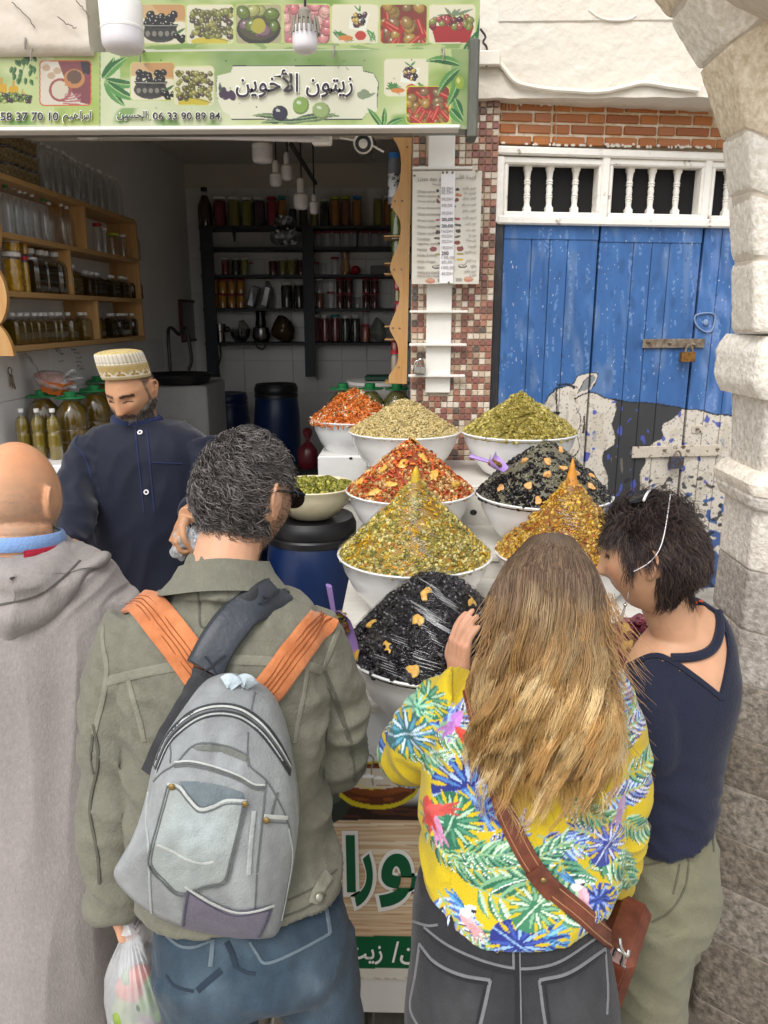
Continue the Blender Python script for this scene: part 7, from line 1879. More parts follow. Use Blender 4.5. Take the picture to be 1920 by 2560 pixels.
def foldman(V):
 X,Yp=proj(V)
 el=sst(1620,1780,Yp)*sst(180,230,np.abs(X-562))
 return .0022*fbm(V,9,3,3)+el*(.013*ridge(V@eul(.5,.3,0),(7,7,17),5))+.003*ridge(V@eul(.3,.8,0),(20,20,34),15)+.004*ridge(V@eul(0,.6,0),(7,7,22),8)*sst(1550,1700,Yp)
def paintman(V,C):
 n=fbm(V,9,3,12); C=C*(1+.12*n+.10*sst(.2,.8,vn(V,55,2)))[:,None]; return C
jparts=[loftS([(455,1478,1.335,665,1474,1.365,.16),(372,1500,1.31,765,1496,1.37,.17),(305,1540,1.295,795,1542,1.36,.20),(295,1620,1.285,812,1610,1.355,.235),(300,1760,1.27,805,1750,1.34,.25),(310,1920,1.245,800,1900,1.31,.25),(318,2080,1.215,815,2050,1.29,.25),(330,2165,1.185,838,2112,1.27,.26),(350,2245,1.165,842,2165,1.255,.26)],e=2.5),tubeS([(345,1550,1.3,.056),(312,1640,1.28,.060),(298,1760,1.265,.058),(291,1900,1.24,.056),(288,2050,1.21,.052),(288,2170,1.19,.046),(288,2275,1.175,.041)]),tubeS([(760,1562,1.36,.062),(802,1650,1.375,.062),(832,1760,1.385,.058),(834,1890,1.4,.057),(795,1925,1.5,.052),(745,1905,1.6,.046),(715,1890,1.65,.042)]),tubeS([(560,1500,1.34,.095),(563,1440,1.355,.077),(568,1424,1.36,.074)],m=8)]
jV,jF,jk=garment('jacket',man,jparts,cloth('olive_twill'),OLV,.006,5,foldman,paint=paintman)
TJ=bvh((jV,jF))
M_seam=cloth('olive_seam',H('#7d7c6e'),attr=False); M_seamd=cloth('olive_seam_dark',H('#55544a'),attr=False)
zm,zn=Z(200,1060,2.183),Z(200,1660,2.183)
def seam(pts,zf,w_=.010,mat=M_seam,th=.0016,nm='seam',par=None,T=None):return mko(nm,*drape(T or TJ,[zf(*p)for p in pts],w_,th,.0006),mat,par or jk,sharp=60)
seam([(140,1405),(300,1365),(450,1335),(590,1310)],zm,.017); seam([(790,1285),(950,1290),(1100,1300),(1230,1315),(1320,1345)],zm,.017)
seam([(125,1100),(125,1200),(145,1310),(140,1420),(110,1560),(75,1700)],zm,.009); seam([(70,380),(60,500),(75,600)],zn,.005,M_seamd); seam([(75,330),(98,480),(95,580),(55,760),(70,900),(100,1050),(105,1200)],zn,.0055,M_seamd,.0022)
seam([(265,1400),(290,1500),(320,1600),(350,1730)],zm,.009); seam([(1240,1330),(1220,1480),(1190,1620),(1170,1740)],zm,.009)
seam([(1415,1100),(1380,1200),(1345,1290),(1325,1340)],zm,.012); seam([(1335,1350),(1400,1500),(1440,1620),(1480,1740)],zm,.006,M_seamd); seam([(1350,130),(1400,240),(1460,400),(1495,560),(1500,640)],zn,.0045,M_seamd)
seam([(640,895),(652,1000),(660,1105),(740,1105)],zm,.0035,M_seamd,.001)
seam([(1135,1290),(1250,1235),(1330,1180),(1400,1120)],zn,.003,M_seamd); seam([(1110,1380),(1230,1330),(1340,1260)],zn,.003,M_seamd)
seam([(1355,1150),(1320,1200),(1290,1260),(1275,1300)],zn,.022,M_seam,.004,'waist_tab')
h_=hit(TJ,*zn(1300,1270)); V,F=g_ell(h_[0]+h_[1]*.007,(.009,.009,.004),headmat(h_[1])[:,[0,2,1]],14,8); mko('button',V,F,pmat('dull_metal',H('#8f8c80'),.4,metal=.7),jk)
# collar: folded band round the neck
cr=[]
for(x,y,Y,w_,dp)in((563,1412,1.362,.0735,.066),(562,1409,1.362,.078,.071),(560,1440,1.352,.090,.078),(557,1476,1.338,.112,.092),(557,1478,1.338,.106,.086),(561,1430,1.358,.076,.068)):
 c=at(x,y,Y); a=np.linspace(0,6.2832,60,endpoint=False); tl=.16
 cr.append(np.stack([c[0]+w_*1.02*np.cos(a),c[1]+dp*np.sin(a)+.018*np.cos(a),c[2]-.0*a-.03*np.sin(a)+.003*np.sin(3*a)],-1))
mko('collar',np.concatenate(cr),grid_faces(6,60,True,True)[:,::-1],cloth('olive_collar',OLV,attr=False),jk,sharp=60)
# jeans
JN=H('#2e3d4a')
def paintjean(V,C):
 X,Yp=proj(V); n=fbm(V,(60,60,8),3,5); C=C*(1+.3*n)[:,None]
 for cx,cy,sx,sy in((520,2480,90,70),(790,2470,70,90),(600,2360,120,40)):C=C+np.array([.05,.065,.075])*(np.exp(-((X-cx)/sx)**2-((Yp-cy)/sy)**2)*(.7+.6*vn(V,30,2)))[:,None]
 return np.clip(C,0.01,1)
def legs(hip,lg,**k):return[loftS(hip,**k)]+lg
def gtube(*p,r):return g_tube(spl(p,18),spl(np.array(r)[:,None],18)[:,0],26)
jl,jr=at(532,2560,1.12),at(812,2560,1.17)
jeans=[loftS([(392,2250,1.16,848,2200,1.24,.17),(386,2330,1.15,858,2250,1.235,.21),(388,2400,1.14,872,2330,1.225,.26),(420,2440,1.135,850,2400,1.215,.24)]),gtube(at(515,2400,1.14),jl,np.array([jl[0],1.10,.4]),np.array([jl[0],1.09,.09]),r=(.095,.082,.066,.06)),gtube(at(765,2350,1.21),jr,np.array([jr[0]+.02,1.16,.4]),np.array([jr[0]+.02,1.14,.09]),r=(.093,.072,.062,.06))]
qV,qF,jn=garment('jeans',man,jeans,cloth('blue_denim',bs=300),JN,.006,5,lambda V:.004*fbm(V,9,3,31)+.004*ridge(V@eul(.4,.5,0),(8,8,26),3),paint=paintjean)
TQ=bvh((qV,qF)); M_st1=cloth('denim_stitch',H('#5f6c75'),attr=False); M_st2=cloth('denim_seam',H('#27333f'),attr=False)
for pts,w_,mt in(([(470,1480),(540,1535),(620,1545),(725,1505)],.005,M_st1),([(725,1500),(720,1570),(712,1650)],.008,M_st1),([(800,1515),(830,1580),(850,1650)],.010,M_st2),([(925,1515),(965,1580),(1020,1635),(1200,1560),(1365,1470)],.005,M_st1),([(1340,1310),(1355,1400),(1365,1470)],.008,M_st1),([(470,1700),(520,1760),(620,1790)],.005,M_st2),([(770,1670),(700,1730),(640,1785)],.011,M_st2),([(850,1650),(900,1680),(955,1690)],.006,M_st2)):seam(pts,zn,w_,mt,.0014,'stitching',jn,TQ)
# dark sunglasses
gl_=thing('sunglasses','dark sunglasses worn by the young man in the olive jacket','sunglasses',tuple(hc))
hl=lambda p:np.array(p)*1.02@Mx.T+hc
M_gl=pmat('dark_lens',H('#121214'),.12,bump=0)
for s_ in(1,-1):
 P=[hl((s_*.082,-.012,.016)),hl((s_*.081,.03,.018)),hl((s_*.074,.085,.016))]; mko('temple',*g_tube(spl(P,14),.0026,6),M_gl,gl_)
 V,F=g_ell((0,0,0),(.029,.004,.021),None,22,12); V[:,1]-=4.0*V[:,0]**2; V[:,0]+=s_*.036; V[:,1]+=.104; V[:,2]+=.008; mko('lens',(V*1.02)@Mx.T+hc,F,M_gl,gl_)
P=[hl((-.012,.108,.014)),hl((0,.116,.016)),hl((.012,.108,.014))]; mko('bridge',*g_tube(spl(P,8),.003,6),M_gl,gl_)
# backpack sewn from old jeans
out=[zn(*p)for p in((700,112),(800,92),(900,118),(990,165),(1060,245),(1115,380),(1150,540),(1182,740),(1190,900),(1165,1100),(1130,1280),(1085,1460),(1000,1500),(850,1490),(700,1465),(540,1430),(400,1370),(290,1290),(200,1190),(188,1120),(250,1020),(320,860),(365,700),(395,560),(460,400),(560,250),(630,160))]
By=lambda x,y:1.135-(y-1700)*.0001+(x-550)*.00014
Bh=lambda x,y:.04+.065*sst(1700,2150,y)
pk=Pillow(out,By,Bh,(500,2030),k=3.2,back=.06,amp=.007,seed=4)
bp=thing('backpack','worn grey denim backpack with jeans pockets and orange straps on the young man','backpack',tuple(at(500,2330,1.12)))
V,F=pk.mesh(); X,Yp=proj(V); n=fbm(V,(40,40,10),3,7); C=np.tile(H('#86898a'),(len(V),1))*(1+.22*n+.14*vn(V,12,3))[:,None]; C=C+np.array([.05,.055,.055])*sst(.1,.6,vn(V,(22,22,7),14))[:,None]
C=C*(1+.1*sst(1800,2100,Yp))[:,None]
M_gd=cloth('grey_denim',bs=300); M_pd=cloth('pale_denim',H('#a3a8a6'),attr=False,var=.18,vs=14); M_dk=cloth('dark_denim_edge',H('#5f6362'),attr=False); M_lt=cloth('light_stitch',H('#b3b6b2'),attr=False)
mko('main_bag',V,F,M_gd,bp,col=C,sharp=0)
def pb_(nm,pts,w_,th,mt,lift=.001,n=60):return mko(nm,*pk.band([zn(*p)for p in pts],w_ if w_>.015 else w_*.75,th*.6,lift,n),mt,bp,sharp=60)
arc=[(410,570),(470,430),(540,345),(640,275),(760,248),(880,268),(990,345),(1080,460),(1150,580)]
pb_('zip_band',arc,.021,.002,pmat('black_webbing',H('#2e2f32'),.7,.1,60,.3,200),.001)
pb_('zip',arc,.0045,.003,pmat('zip_teeth',H('#55575a'),.4,.2,200,.3,300),.0018)
pb_('edge',[(x,y-18)for x,y in arc],.005,.0025,M_lt,.001); pb_('edge',[(x+(6 if x<760 else-6),y+22)for x,y in arc],.004,.0025,M_pd,.001)
pb_('seam',[(955,150),(940,220),(930,280)],.0035,.0012,M_dk); pb_('seam',[(918,370),(914,460),(918,560)],.003,.0012,M_dk); pb_('seam',[(490,430),(495,490),(490,540)],.003,.0012,M_dk)
pb_('front_panel_edge',[(400,640),(450,590),(520,545),(610,450),(700,432),(820,455),(910,500),(930,560),(1020,640),(1090,760),(1140,880),(1160,1000)],.0035,.0016,M_dk)
mko('dark_flap',*pk.patch([zn(*p)for p in((610,455),(700,436),(820,458),(912,500),(915,535),(830,492),(740,470),(640,470))],.0014),cloth('grey_brown_denim',H('#6c6f69'),attr=False),bp)
for o_ in(0,13,26):pb_('waistband_stitch',[(515,535+o_),(600,530+o_),(700,550+o_),(800,582+o_),(880,615+o_),(950,655+o_),(1015,660+o_)],.004,.0016,M_dk if o_ else M_lt)
pock=[(480,655),(540,668),(590,730),(650,790),(720,780),(800,745),(905,748),(880,880),(835,1060),(795,1195),(680,1225),(545,1265),(450,1190),(372,1085),(420,880)]
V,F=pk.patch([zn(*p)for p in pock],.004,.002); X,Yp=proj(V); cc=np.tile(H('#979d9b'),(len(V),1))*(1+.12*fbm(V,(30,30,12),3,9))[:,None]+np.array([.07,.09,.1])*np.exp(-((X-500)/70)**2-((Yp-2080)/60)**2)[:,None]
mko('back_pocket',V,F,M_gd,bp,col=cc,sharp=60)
mko('pocket_mouth',*pk.patch([zn(*p)for p in((540,640),(620,640),(760,660),(890,700),(900,745),(800,742),(720,776),(655,786),(595,726))],.0008,.001),cloth('shadow_denim',H('#6d777c'),attr=False,var=.2,vs=30),bp)
for off in(0,14):
 q=[(480+off,655+off*.4),(450+off,770),(420+off,880),(372+off*1.2,1085-off*.3),(450+off*.6,1190-off),(545,1265-off*1.2),(680,1225-off),(795-off*.8,1195-off),(835-off,1060),(880-off,880),(905-off,750)]
 pb_('pocket_stitch',q,.0034,.002,M_dk,.0058 if off else .005,120)
pb_('pocket_edge',[(480,655),(540,668),(590,730),(650,790),(720,780),(800,745),(905,748)],.006,.003,M_lt,.0055); pb_('pocket_edge',[(485,672),(540,690),(590,752),(650,808),(720,798),(800,765),(902,766)],.0034,.002,M_dk,.0055)
pb_('worn_crease',[(420,985),(500,1020),(580,1065),(660,1088),(730,1080)],.006,.002,M_lt,.005)
pb_('side_seam',[(1015,640),(1005,750),(985,950),(965,1140)],.004,.0018,M_dk); pb_('side_seam',[(965,1150),(960,1250),(955,1340)],.003,.0014,M_dk); pb_('side_fold',[(950,800),(930,1000),(920,1150)],.010,.003,M_pd)
pb_('coin_pocket',[(1003,830),(1060,835),(1130,840)],.009,.003,M_lt); pb_('coin_pocket_stitch',[(1080,700),(1060,760),(1045,825)],.006,.0016,M_dk); pb_('coin_pocket_stitch',[(1030,862),(1080,866),(1130,868)],.003,.0016,M_dk)
pb_('side_edge',[(370,700),(360,850),(375,1000),(380,1200),(390,1360)],.005,.002,M_pd); pb_('side_edge',[(1140,900),(1160,1050),(1130,1250),(1100,1400)],.004,.002,M_pd)
pat=[(580,1212),(650,1260),(740,1310),(850,1350),(950,1345),(1060,1318),(1030,1410),(985,1500),(860,1500),(700,1470),(548,1440),(562,1330)]
mko('purple_patch',*pk.patch([zn(*p)for p in pat],.005,.002),cloth('purple_denim',H('#6a6574'),attr=False,var=.16,vs=25),bp,sharp=60)
pb_('patch_edge',[(575,1215),(650,1265),(740,1315),(850,1355),(950,1350),(1058,1320)],.005,.003,M_lt,.0065); M_pst=cloth('purple_stitch',H('#474455'),attr=False)
pb_('patch_stitch',[(592,1235),(575,1330),(562,1430)],.005,.002,M_pst,.0068); pb_('patch_stitch',[(1040,1335),(1010,1420),(975,1490)],.005,.002,M_pst,.0068); pb_('patch_stitch',[(600,1250),(740,1335),(860,1375),(1030,1345)],.003,.0016,M_pst,.0068)
for x,y in((500,672),(900,766),(1017,855)):
 p=pk.pt(*zn(x,y),.008); mko('rivet',*g_ell(p,(.0058,.003,.0058),nu=14,nv=8),pmat('brass_rivet',H('#8a7448'),.4,.2,80,metal=.7),bp)
TB=bvh((jV,jF)); M_or=pmat('orange_suede',H('#b3683a'),.85,.12,22,.3,200,sheen=.2,col2=H('#c27a4c')); M_ors=pmat('orange_stitch',H('#8a4a22'),.9,bump=0)
for pts in([(285,950),(360,985),(450,1090),(540,1200),(620,1310),(700,1420)],[(1360,1040),(1290,1100),(1220,1190),(1130,1310),(1050,1420),(985,1490)]):
 pts=[zm(*p)for p in pts]
 if pts[0][0]<400:pts[0]=(pts[0][0]+8,pts[0][1]+12)
 else:pts[0]=(pts[0][0]-6,pts[0][1]+10)
 so=mko('shoulder_strap',*drape(TB,pts,.062 if pts[0][0]<500 else .058,.006,.002,50,6),M_or,bp,sharp=60)
 for o_ in(-20,-9,2,14):mko('strap_stitch',*drape(TB,[(x+o_*.8,y-o_*.5*(1 if pts[0][0]<500 else-1))for x,y in pts],.0018,.0015,.0078,50,6),M_ors,so)
gp=[zm(*p)for p in((1060,935),(990,960),(900,1030),(800,1140),(725,1260),(690,1330))]
M_lea=pmat('black_leather_pad',H('#33383f'),.45,.15,30,.25,120)
pd_=mko('carry_pad',*drape(TB,gp,.062,.008,.012,50,22),M_lea,bp,sharp=60); mko('webbing',*drape(TB,[(x-12,y-6)for x,y in gp],.05,.007,.009,50,22),MATS['black_webbing'],bp,sharp=60)
for a,b in(((955,950),(1065,980)),((960,1010),(1030,930)),((665,1355),(790,1265)),((680,1270),(755,1365))):mko('pad_stitch',*drape(TB,[zm(*a),zm((a[0]+b[0])/2,(a[1]+b[1])/2),zm(*b)],.003,.0016,.0225,14,2),pmat('grey_thread',H('#20242a'),.8,bump=0),pd_)
mko('webbing',*drape(TB,[zm(*p)for p in((1090,925),(1060,930),(1030,945))],.046,.006,.010,14,3),MATS['black_webbing'],bp,sharp=60)
mko('webbing',*drape(TB,[zm(*p)for p in((690,1340),(660,1400),(610,1480),(560,1560),(500,1660),(450,1760),(390,1900))],[.042,.034,.03,.03],.006,.008,50,5),MATS['black_webbing'],bp,sharp=60)
for x in(820,905):P=[pk.pt(*zm(x+dx,y),.004+l_)for dx,y,l_ in((-32,1412,0),(-12,1400,.008),(12,1404,.009),(38,1432,.0))]; mko('loop',*strip(np.array(spl(P,12)),np.tile([0,-.9,.4],(12,1)),.022,.004),cloth('loop_denim',H('#b3c0c8'),attr=False,var=.25,vs=60),bp,sharp=60)
# shopping bag hanging from his left hand
sb_out=[(322,2305),(345,2330),(372,2390),(398,2450),(420,2520),(432,2600),(400,2680),(330,2690),(285,2620),(262,2520),(263,2440),(290,2370)]
sg=thing('shopping_bag','thin clear plastic bag of vegetables hanging from the hand of the young man','shopping bag',tuple(at(340,2690,1.13)))
p2=Pillow(sb_out,lambda x,y:1.16,lambda x,y:.01+.075*sst(2310,2480,y),(345,2520),k=2.0,back=.06,amp=.006,seed=9)
V,F=p2.mesh(); r_=np.arctan2(proj(V)[1]-2300,proj(V)[0]-322); V[:,1]+=.004*np.sin(r_*60)*sst(2600,2350,proj(V)[1])
mko('bag',V,F,clear_mat('thin_bag',(.97,.97,.96),.16,.15,.6,40,(1,1,.3),haze=.34),sg,sharp=0)
g=np.random.default_rng(8)
for x,y,r,c,nm in((322,2510,.045,'#7d9440','lettuce'),(318,2590,.045,'#8a9c4a','lettuce'),(330,2470,.034,'#c8502e','tomato'),(352,2440,.028,'#d0603a','tomato'),(372,2500,.03,'#5f8a2a','pepper'),(378,2450,.022,'#6f9a34','pepper'),(385,2580,.045,'#5a2a4a','aubergine'),(345,2560,.03,'#c9b84a','lemon'),(355,2640,.04,'#7a3a5a','onion'),(312,2550,.035,'#93a85a','lettuce'),(340,2505,.022,'#c9a03a','lemon'),(362,2545,.02,'#e0ddd0','onion'),(320,2555,.03,'#c8604a','tomato'),(395,2530,.02,'#4f7a2a','pepper'),(370,2600,.03,'#6a3052','aubergine'),(322,2440,.02,'#a9c04a','pepper')):
 r*=.8; V,F=g_ell((0,0,0),(r,r*.8,r*1.1),eul(0,y*.7,x),20,14); V*=(1+.14*vn(V+y,40,3))[:,None]if nm=='lettuce' else 1
 mko(nm,V+at(x,y,1.155),F,pmat(nm+'_skin',H(c),.45,.25,40,.2),sg)
mko('bag_neck',*g_tube(spl([at(322,2330,1.155),at(316,2300,1.16),at(305,2270,1.165)],10),[.014,.011,.009,.008,.008,.008,.008,.008,.01,.012],8),MATS['thin_bag'],sg)
# ---------------------------------------------------------------- bald man in the hooded robe
Mb=headmat((.12,.98,-.16)); hb=at(41,1250,1.52)
body=headgeo(Mb,hb,1.03)+[tubeS([(42,1310,1.49,.066),(42,1370,1.48,.072),(42,1430,1.49,.09)]),loftS([(-120,1450,1.5,220,1445,1.5,.14),(-150,1800,1.48,260,1800,1.48,.2),(-120,2300,1.45,230,2300,1.45,.2)])]
for x in(-40,130):body.append(g_tube([at(x,2300,1.45),np.array([at(x,2300,1.45)[0],1.42,.06])],.06)); body.append(g_ell((at(x,2300,1.45)[0],1.46,.045),(.045,.125,.045)))
V,F,C=person('',body,0,H('#c79673')); l=local(V,Mb,hb,1.03); inh=np.linalg.norm(V-hb,axis=1)<.165
stub=inh&(((l[:,1]<.03)&(l[:,2]<.05)&(l[:,2]>-.075))|((l[:,2]<-.02)&(l[:,1]>0)))&(np.abs(l[:,0])<.0745)
hl_=sst(.062,.0,l[:,2]+.016*vn(V,40,7))*(.75+.5*vn(V,90,3))
C[stub]=C[stub]*(1-.42*hl_[stub,None])+np.array(H('#857a6e'))*.42*hl_[stub,None]
C=C*(1+np.array([.10,.0,-.06])*(inh*sst(.0,.08,l[:,2])*(.7+.8*vn(V,22,3)))[:,None])
bald=done('bald man in a grey hooded robe, seen from behind at the left edge',V,F,C,(hb[0],1.48,0)); N=vnorm(V,F)
nk=inh&(l[:,1]>.02)&(l[:,2]<-.05)&(np.abs(l[:,0])>.02)
l2=l[:,2]; V=V+N*(inh*(l[:,1]<-.02)*(-.0028*(np.exp(-((l2+.062+.1*l[:,0]**2)/.0035)**2)+np.exp(-((l2+.084)/.004)**2))+.0022*np.exp(-((l2+.073)/.007)**2)))[:,None]
bald.data.vertices.foreach_set('co',(V-np.array(bald.location)).astype(np.float32).ravel()); bald.data.update()
mb=MB(); mb.add(*rough_strands(V[stub&(l[:,2]<.02)],N[stub&(l[:,2]<.02)],1400,.0022,3,[H('#9a9288'),H('#6d6258')],r=.00035,m=4)); mb.add(*rough_strands(V[nk],N[nk],900,.012,4,[H('#8d8780'),H('#b5aea6')],r=.0005,lay=(0,0,-1))); mb.build('hair',M_hair,bald,sharp=0)
GR=H('#918a87')
def foldrobe(V):
 X,Yp=proj(V); W=V@eul(0,.12,0)
 return .006*fbm(V,5,2,41)+sst(1450,1700,Yp)*(.012*vn(W,(9,9,1.2),6)+.006*ridge(W,(12,12,1.4),9))+.003*ridge(V@eul(0,-.7,0),(8,8,30),4)*sst(1650,1500,Yp)
rob=[loftS([(-40,1345,1.5,125,1345,1.5,.16),(-120,1385,1.5,205,1385,1.5,.2),(-190,1425,1.5,272,1422,1.5,.24),(-230,1490,1.5,312,1490,1.5,.27),(-250,1620,1.49,335,1620,1.49,.29),(-255,1850,1.48,335,1850,1.48,.30),(-260,2150,1.46,325,2150,1.46,.34),(-265,2552,1.43,322,2552,1.43,.38),(-270,3300,1.38,320,3300,1.38,.44)],n=60,e=2.4),tubeS([(262,1490,1.5,.07),(290,1650,1.5,.078),(292,1850,1.48,.078),(275,2050,1.46,.07),(250,2200,1.5,.06)])]
def paintrobe(V,C):
 W=V@eul(0,.5,0); return C*(1+.10*fbm(V,3,2,3)+.10*vn(V,420,3))[:,None]
M_robe=pmat('grey_herringbone_wool',rough=.92,attr=True,var=.12,vs=160,bump=.35,bs=300,sheen=.2,spec=.2,stretch=(1,1,.45))
rV,rF,ro=garment('robe',bald,rob,M_robe,GR,.008,5,foldrobe,sub=1,paint=paintrobe)
ho=[(-190,1420),(-130,1372),(-60,1330),(0,1318),(70,1322),(140,1350),(200,1376),(255,1396),(250,1412),(221,1432),(167,1508),(100,1578),(33,1640),(-10,1668),(-60,1640),(-120,1570),(-170,1490)]
pl2=Pillow(ho,lambda x,y:1.375+.12*sst(1480,1330,y)+.05*abs(x-30)/220,lambda x,y:.05,(35,1450),k=2.4,back=.05,amp=.010,seed=3)
V,F=pl2.mesh(); N=vnorm(V,F); X,Yp=proj(V); q=np.hypot((X-35)*.9,(Yp-1318)); V=V+N*(.009*np.sin(q/21.0+1.2*vn(V,8,2))*sst(20,80,q)+.004*fbm(V,14,2,8))[:,None]
mko('hood',V,F,M_robe,bald,col=paintrobe(V,np.tile(GR,(len(V),1))),sharp=0)
TH=bvh((V,F)); M_rs=cloth('grey_trim',H('#57524f'),attr=False)
mko('hood_seam',*drape(TH,[(0,1512),(90,1490),(150,1450),(200,1402)],.004,.002,.0005),M_rs,bald); mko('hood_stitch',*drape(TH,[(36,1392),(44,1360),(58,1334)],.009,.002,.001),cloth('dark_stitch',H('#3a3736'),attr=False),bald)
c=at(42,1368,1.495); P=[c+np.array([.089*math.cos(a),.088*math.sin(a),.012-.012*math.sin(a)])for a in np.linspace(0,6.283,40)]
mko('shirt_collar',*g_tube(np.array(P)+[0,0,.006],.007,10,flat=2.2),cloth('blue_cotton',H('#7f9fd0'),attr=False),bald); P=[c+np.array([.092*math.cos(a),.086*math.sin(a),.0-.012*math.sin(a)])for a in np.linspace(-1.0,1.4,20)]
mko('red_collar',*g_tube(np.array(P)+[0,0,-.002],.008,8,flat=1.6),cloth('red_wool',H('#a8243a'),attr=False),bald)
# ---------------------------------------------------------------- shopkeeper in the embroidered cap
Ms=headmat((-.15,-.90,-.40),roll=-.04); hk=at(329,976,2.57); KS=.97
RHk,LHk=at(463,1292,2.28),at(177,1392,2.2)
body=headgeo(Ms,hk,KS)+[tubeS([(338,1000,2.62,.062),(345,1050,2.63,.066),(350,1100,2.63,.09)]),loftS([(230,1120,2.62,490,1120,2.62,.12),(250,1300,2.6,480,1300,2.6,.15),(260,1500,2.6,480,1500,2.6,.15)]),tubeS([(505,1150,2.57,.05),(530,1240,2.5,.042),(500,1270,2.38,.036),(466,1290,2.28,.029)]),tubeS([(250,1140,2.57,.045),(200,1230,2.47,.04),(187,1310,2.34,.036),(178,1385,2.22,.028)])]
body+=handgeo(RHk,(-.35,-.35,-.85),(.55,.25,-.35),1.0,1.15,1,.05)+handgeo(LHk,(.2,-.4,-.8),(.5,.3,0),1.0,.6,-1)
for x in(330,420):b=at(x,1500,2.6); body+=[g_tube([b,[b[0],2.6,ZFL+.06]],.06),g_ell((b[0],2.53,ZFL+.045),(.045,.125,.045))]
V,F,C=person('',body,0,H('#b98a68')); l=local(V,Ms,hk,KS); x,y,z=l.T; ax=np.abs(x); inh=np.linalg.norm(V-hk,axis=1)<.175
fc=inh&(y>.02)
C[fc&(np.exp(-((ax-.018)/.014)**2)>.5)&(z<-.0)&(z>-.04)]*=np.array([1.06,.96,.94])
C[fc&(ax>.012)&(ax<.052)&(np.abs(z-.027+.25*(ax-.03)*(ax>.035))<.0055)]=H('#4a362b')
C[fc&(np.abs(ax-.031)<.015)&(np.abs(z-.004+.12*(ax-.031))<.0022)]=H('#35241d')
C[fc&(np.hypot(ax-.031,z-.013)<.014)&(z>.007)]*=.86  # upper eyelids darkened: their shading is painted into the skin colour
C[fc&(ax<.021)&(np.abs(z+.0575)<.007)]=H('#a5655a'); C[fc&(ax<.019)&(np.abs(z+.0575)<.0014)]=H('#5e3a33')
beard=inh&(z<-.066+.9*np.maximum(0,ax-.022))&(z<.03)&(y>-.018)&(y<.13)&~((ax>.069)&(y<.012)&(z>-.03))&~((ax<.024)&(z>-.068))
mous=fc&(ax<.03)&(z<-.037-.25*ax)&(z>-.050-.4*ax)&(y>.07)
C[beard|mous]=C[beard|mous]*.35+np.array(H('#5f564f'))*.65
side=inh&(y<.03)&(z>-.05)&(y>-.12)&(z<.07)&~((ax>.066)&(z<.035)&(z>-.045)&(y<.02)&(y>-.04))&(ax>.03); C[side]=C[side]*.4+np.array(H('#5d5048'))*.6
keeper=done('bearded shopkeeper in a navy robe and an embroidered cream cap, looking down',V,F,C,(hk[0],2.57,ZFL)); N=vnorm(V,F)
mb=MB(); lay=lambda P:Ms@np.array([0,.25,-1.0])+.25*np.stack([vn(P,60,1),vn(P,60,2),vn(P,60,3)],-1)
ch=beard&(z<-.062)&(ax<.055); mb.add(*rough_strands(V[ch],N[ch],2600,.034,2,[H('#a8a29a'),H('#8d867e'),H('#c4beb6'),H('#6b645d')],r=.0007,lay=lay,drop=.75,curl=.8)); sd_=beard&~ch
mb.add(*rough_strands(V[sd_],N[sd_],3000,.018,3,[H('#6a615a'),H('#8d847c'),H('#554c46')],r=.0006,lay=lay,drop=.7)); mb.add(*rough_strands(V[mous],N[mous],260,.008,4,[H('#6b625b'),H('#4a423c'),H('#8d867e')],r=.0005,lay=lay,drop=.9)); mb.add(*rough_strands(V[side],N[side],1300,.007,7,[H('#3a322d'),H('#5b524b')],r=.0005,lay=lay,drop=.8))
mb.build('hair',M_hair,keeper,sharp=0)
def cap_():
 n,pr=144,[(.90,.0),(.955,.0),(.985,.004),(1.0,.02),(1.005,.04),(1.0,.058),(.985,.064),(.99,.068),(.97,.088),(.94,.098),(.9,.102),(.7,.108),(.45,.112),(.2,.113),(.01,.1135)]
 pr=spl(pr,60); a=np.linspace(0,6.2832,n,endpoint=False); V,C=[],[]
 for r_,h_ in pr:
  V.append(np.stack([.0775*r_*np.cos(a),.088*r_*np.sin(a),np.full(n,.05+h_*.92)],-1)); u=a*11/6.2832; u=np.abs(u-np.floor(u)-.5); c=np.tile(H('#bda56a'),(n,1))
  if r_>.9 and h_<.06:
   d=np.hypot(u*1.05,(h_-.012)/.04); c[(d<.52)&(h_>.012)]=H('#e6e0d0'); c[(d<.36)&(h_>.014)]=H('#c9ad62'); c[(np.hypot(u-.15,(h_-.02)/.05)<.11)|(np.hypot(u,(h_-.03)/.05)<.11)]=H('#a5823a')
   if h_<.008 or h_>.054:c[:]=H('#c4b084')
  elif h_<.1 and r_>.88:c[:]=H('#e4ddcc'); c[(np.floor(a*110/6.2832)%3)==0]=H('#bfb49a')
  else:c[:]=H('#c9b47a'); c[np.sin(u*9+r_*30)>.4]=H('#a8904f')
  C.append(c)
 V=np.concatenate(V); V[:,2]+=.40*V[:,1]; return(V*KS)@Ms.T+hk,grid_faces(60,n,False,True)[:,::-1],np.concatenate(C)
V,F,C=cap_(); cp=mko('embroidered_cap',V,F,cloth('cap_cloth',bs=400),keeper,col=C,sharp=0)
def foldk(V):return .006*fbm(V,7,3,51)+.009*ridge(V@eul(.2,.25,0),(11,9,3.2),7)*.6+.006*ridge(V@eul(0,.7,.3),(9,9,26),3)*(np.abs(proj(V)[0]-360)>120)
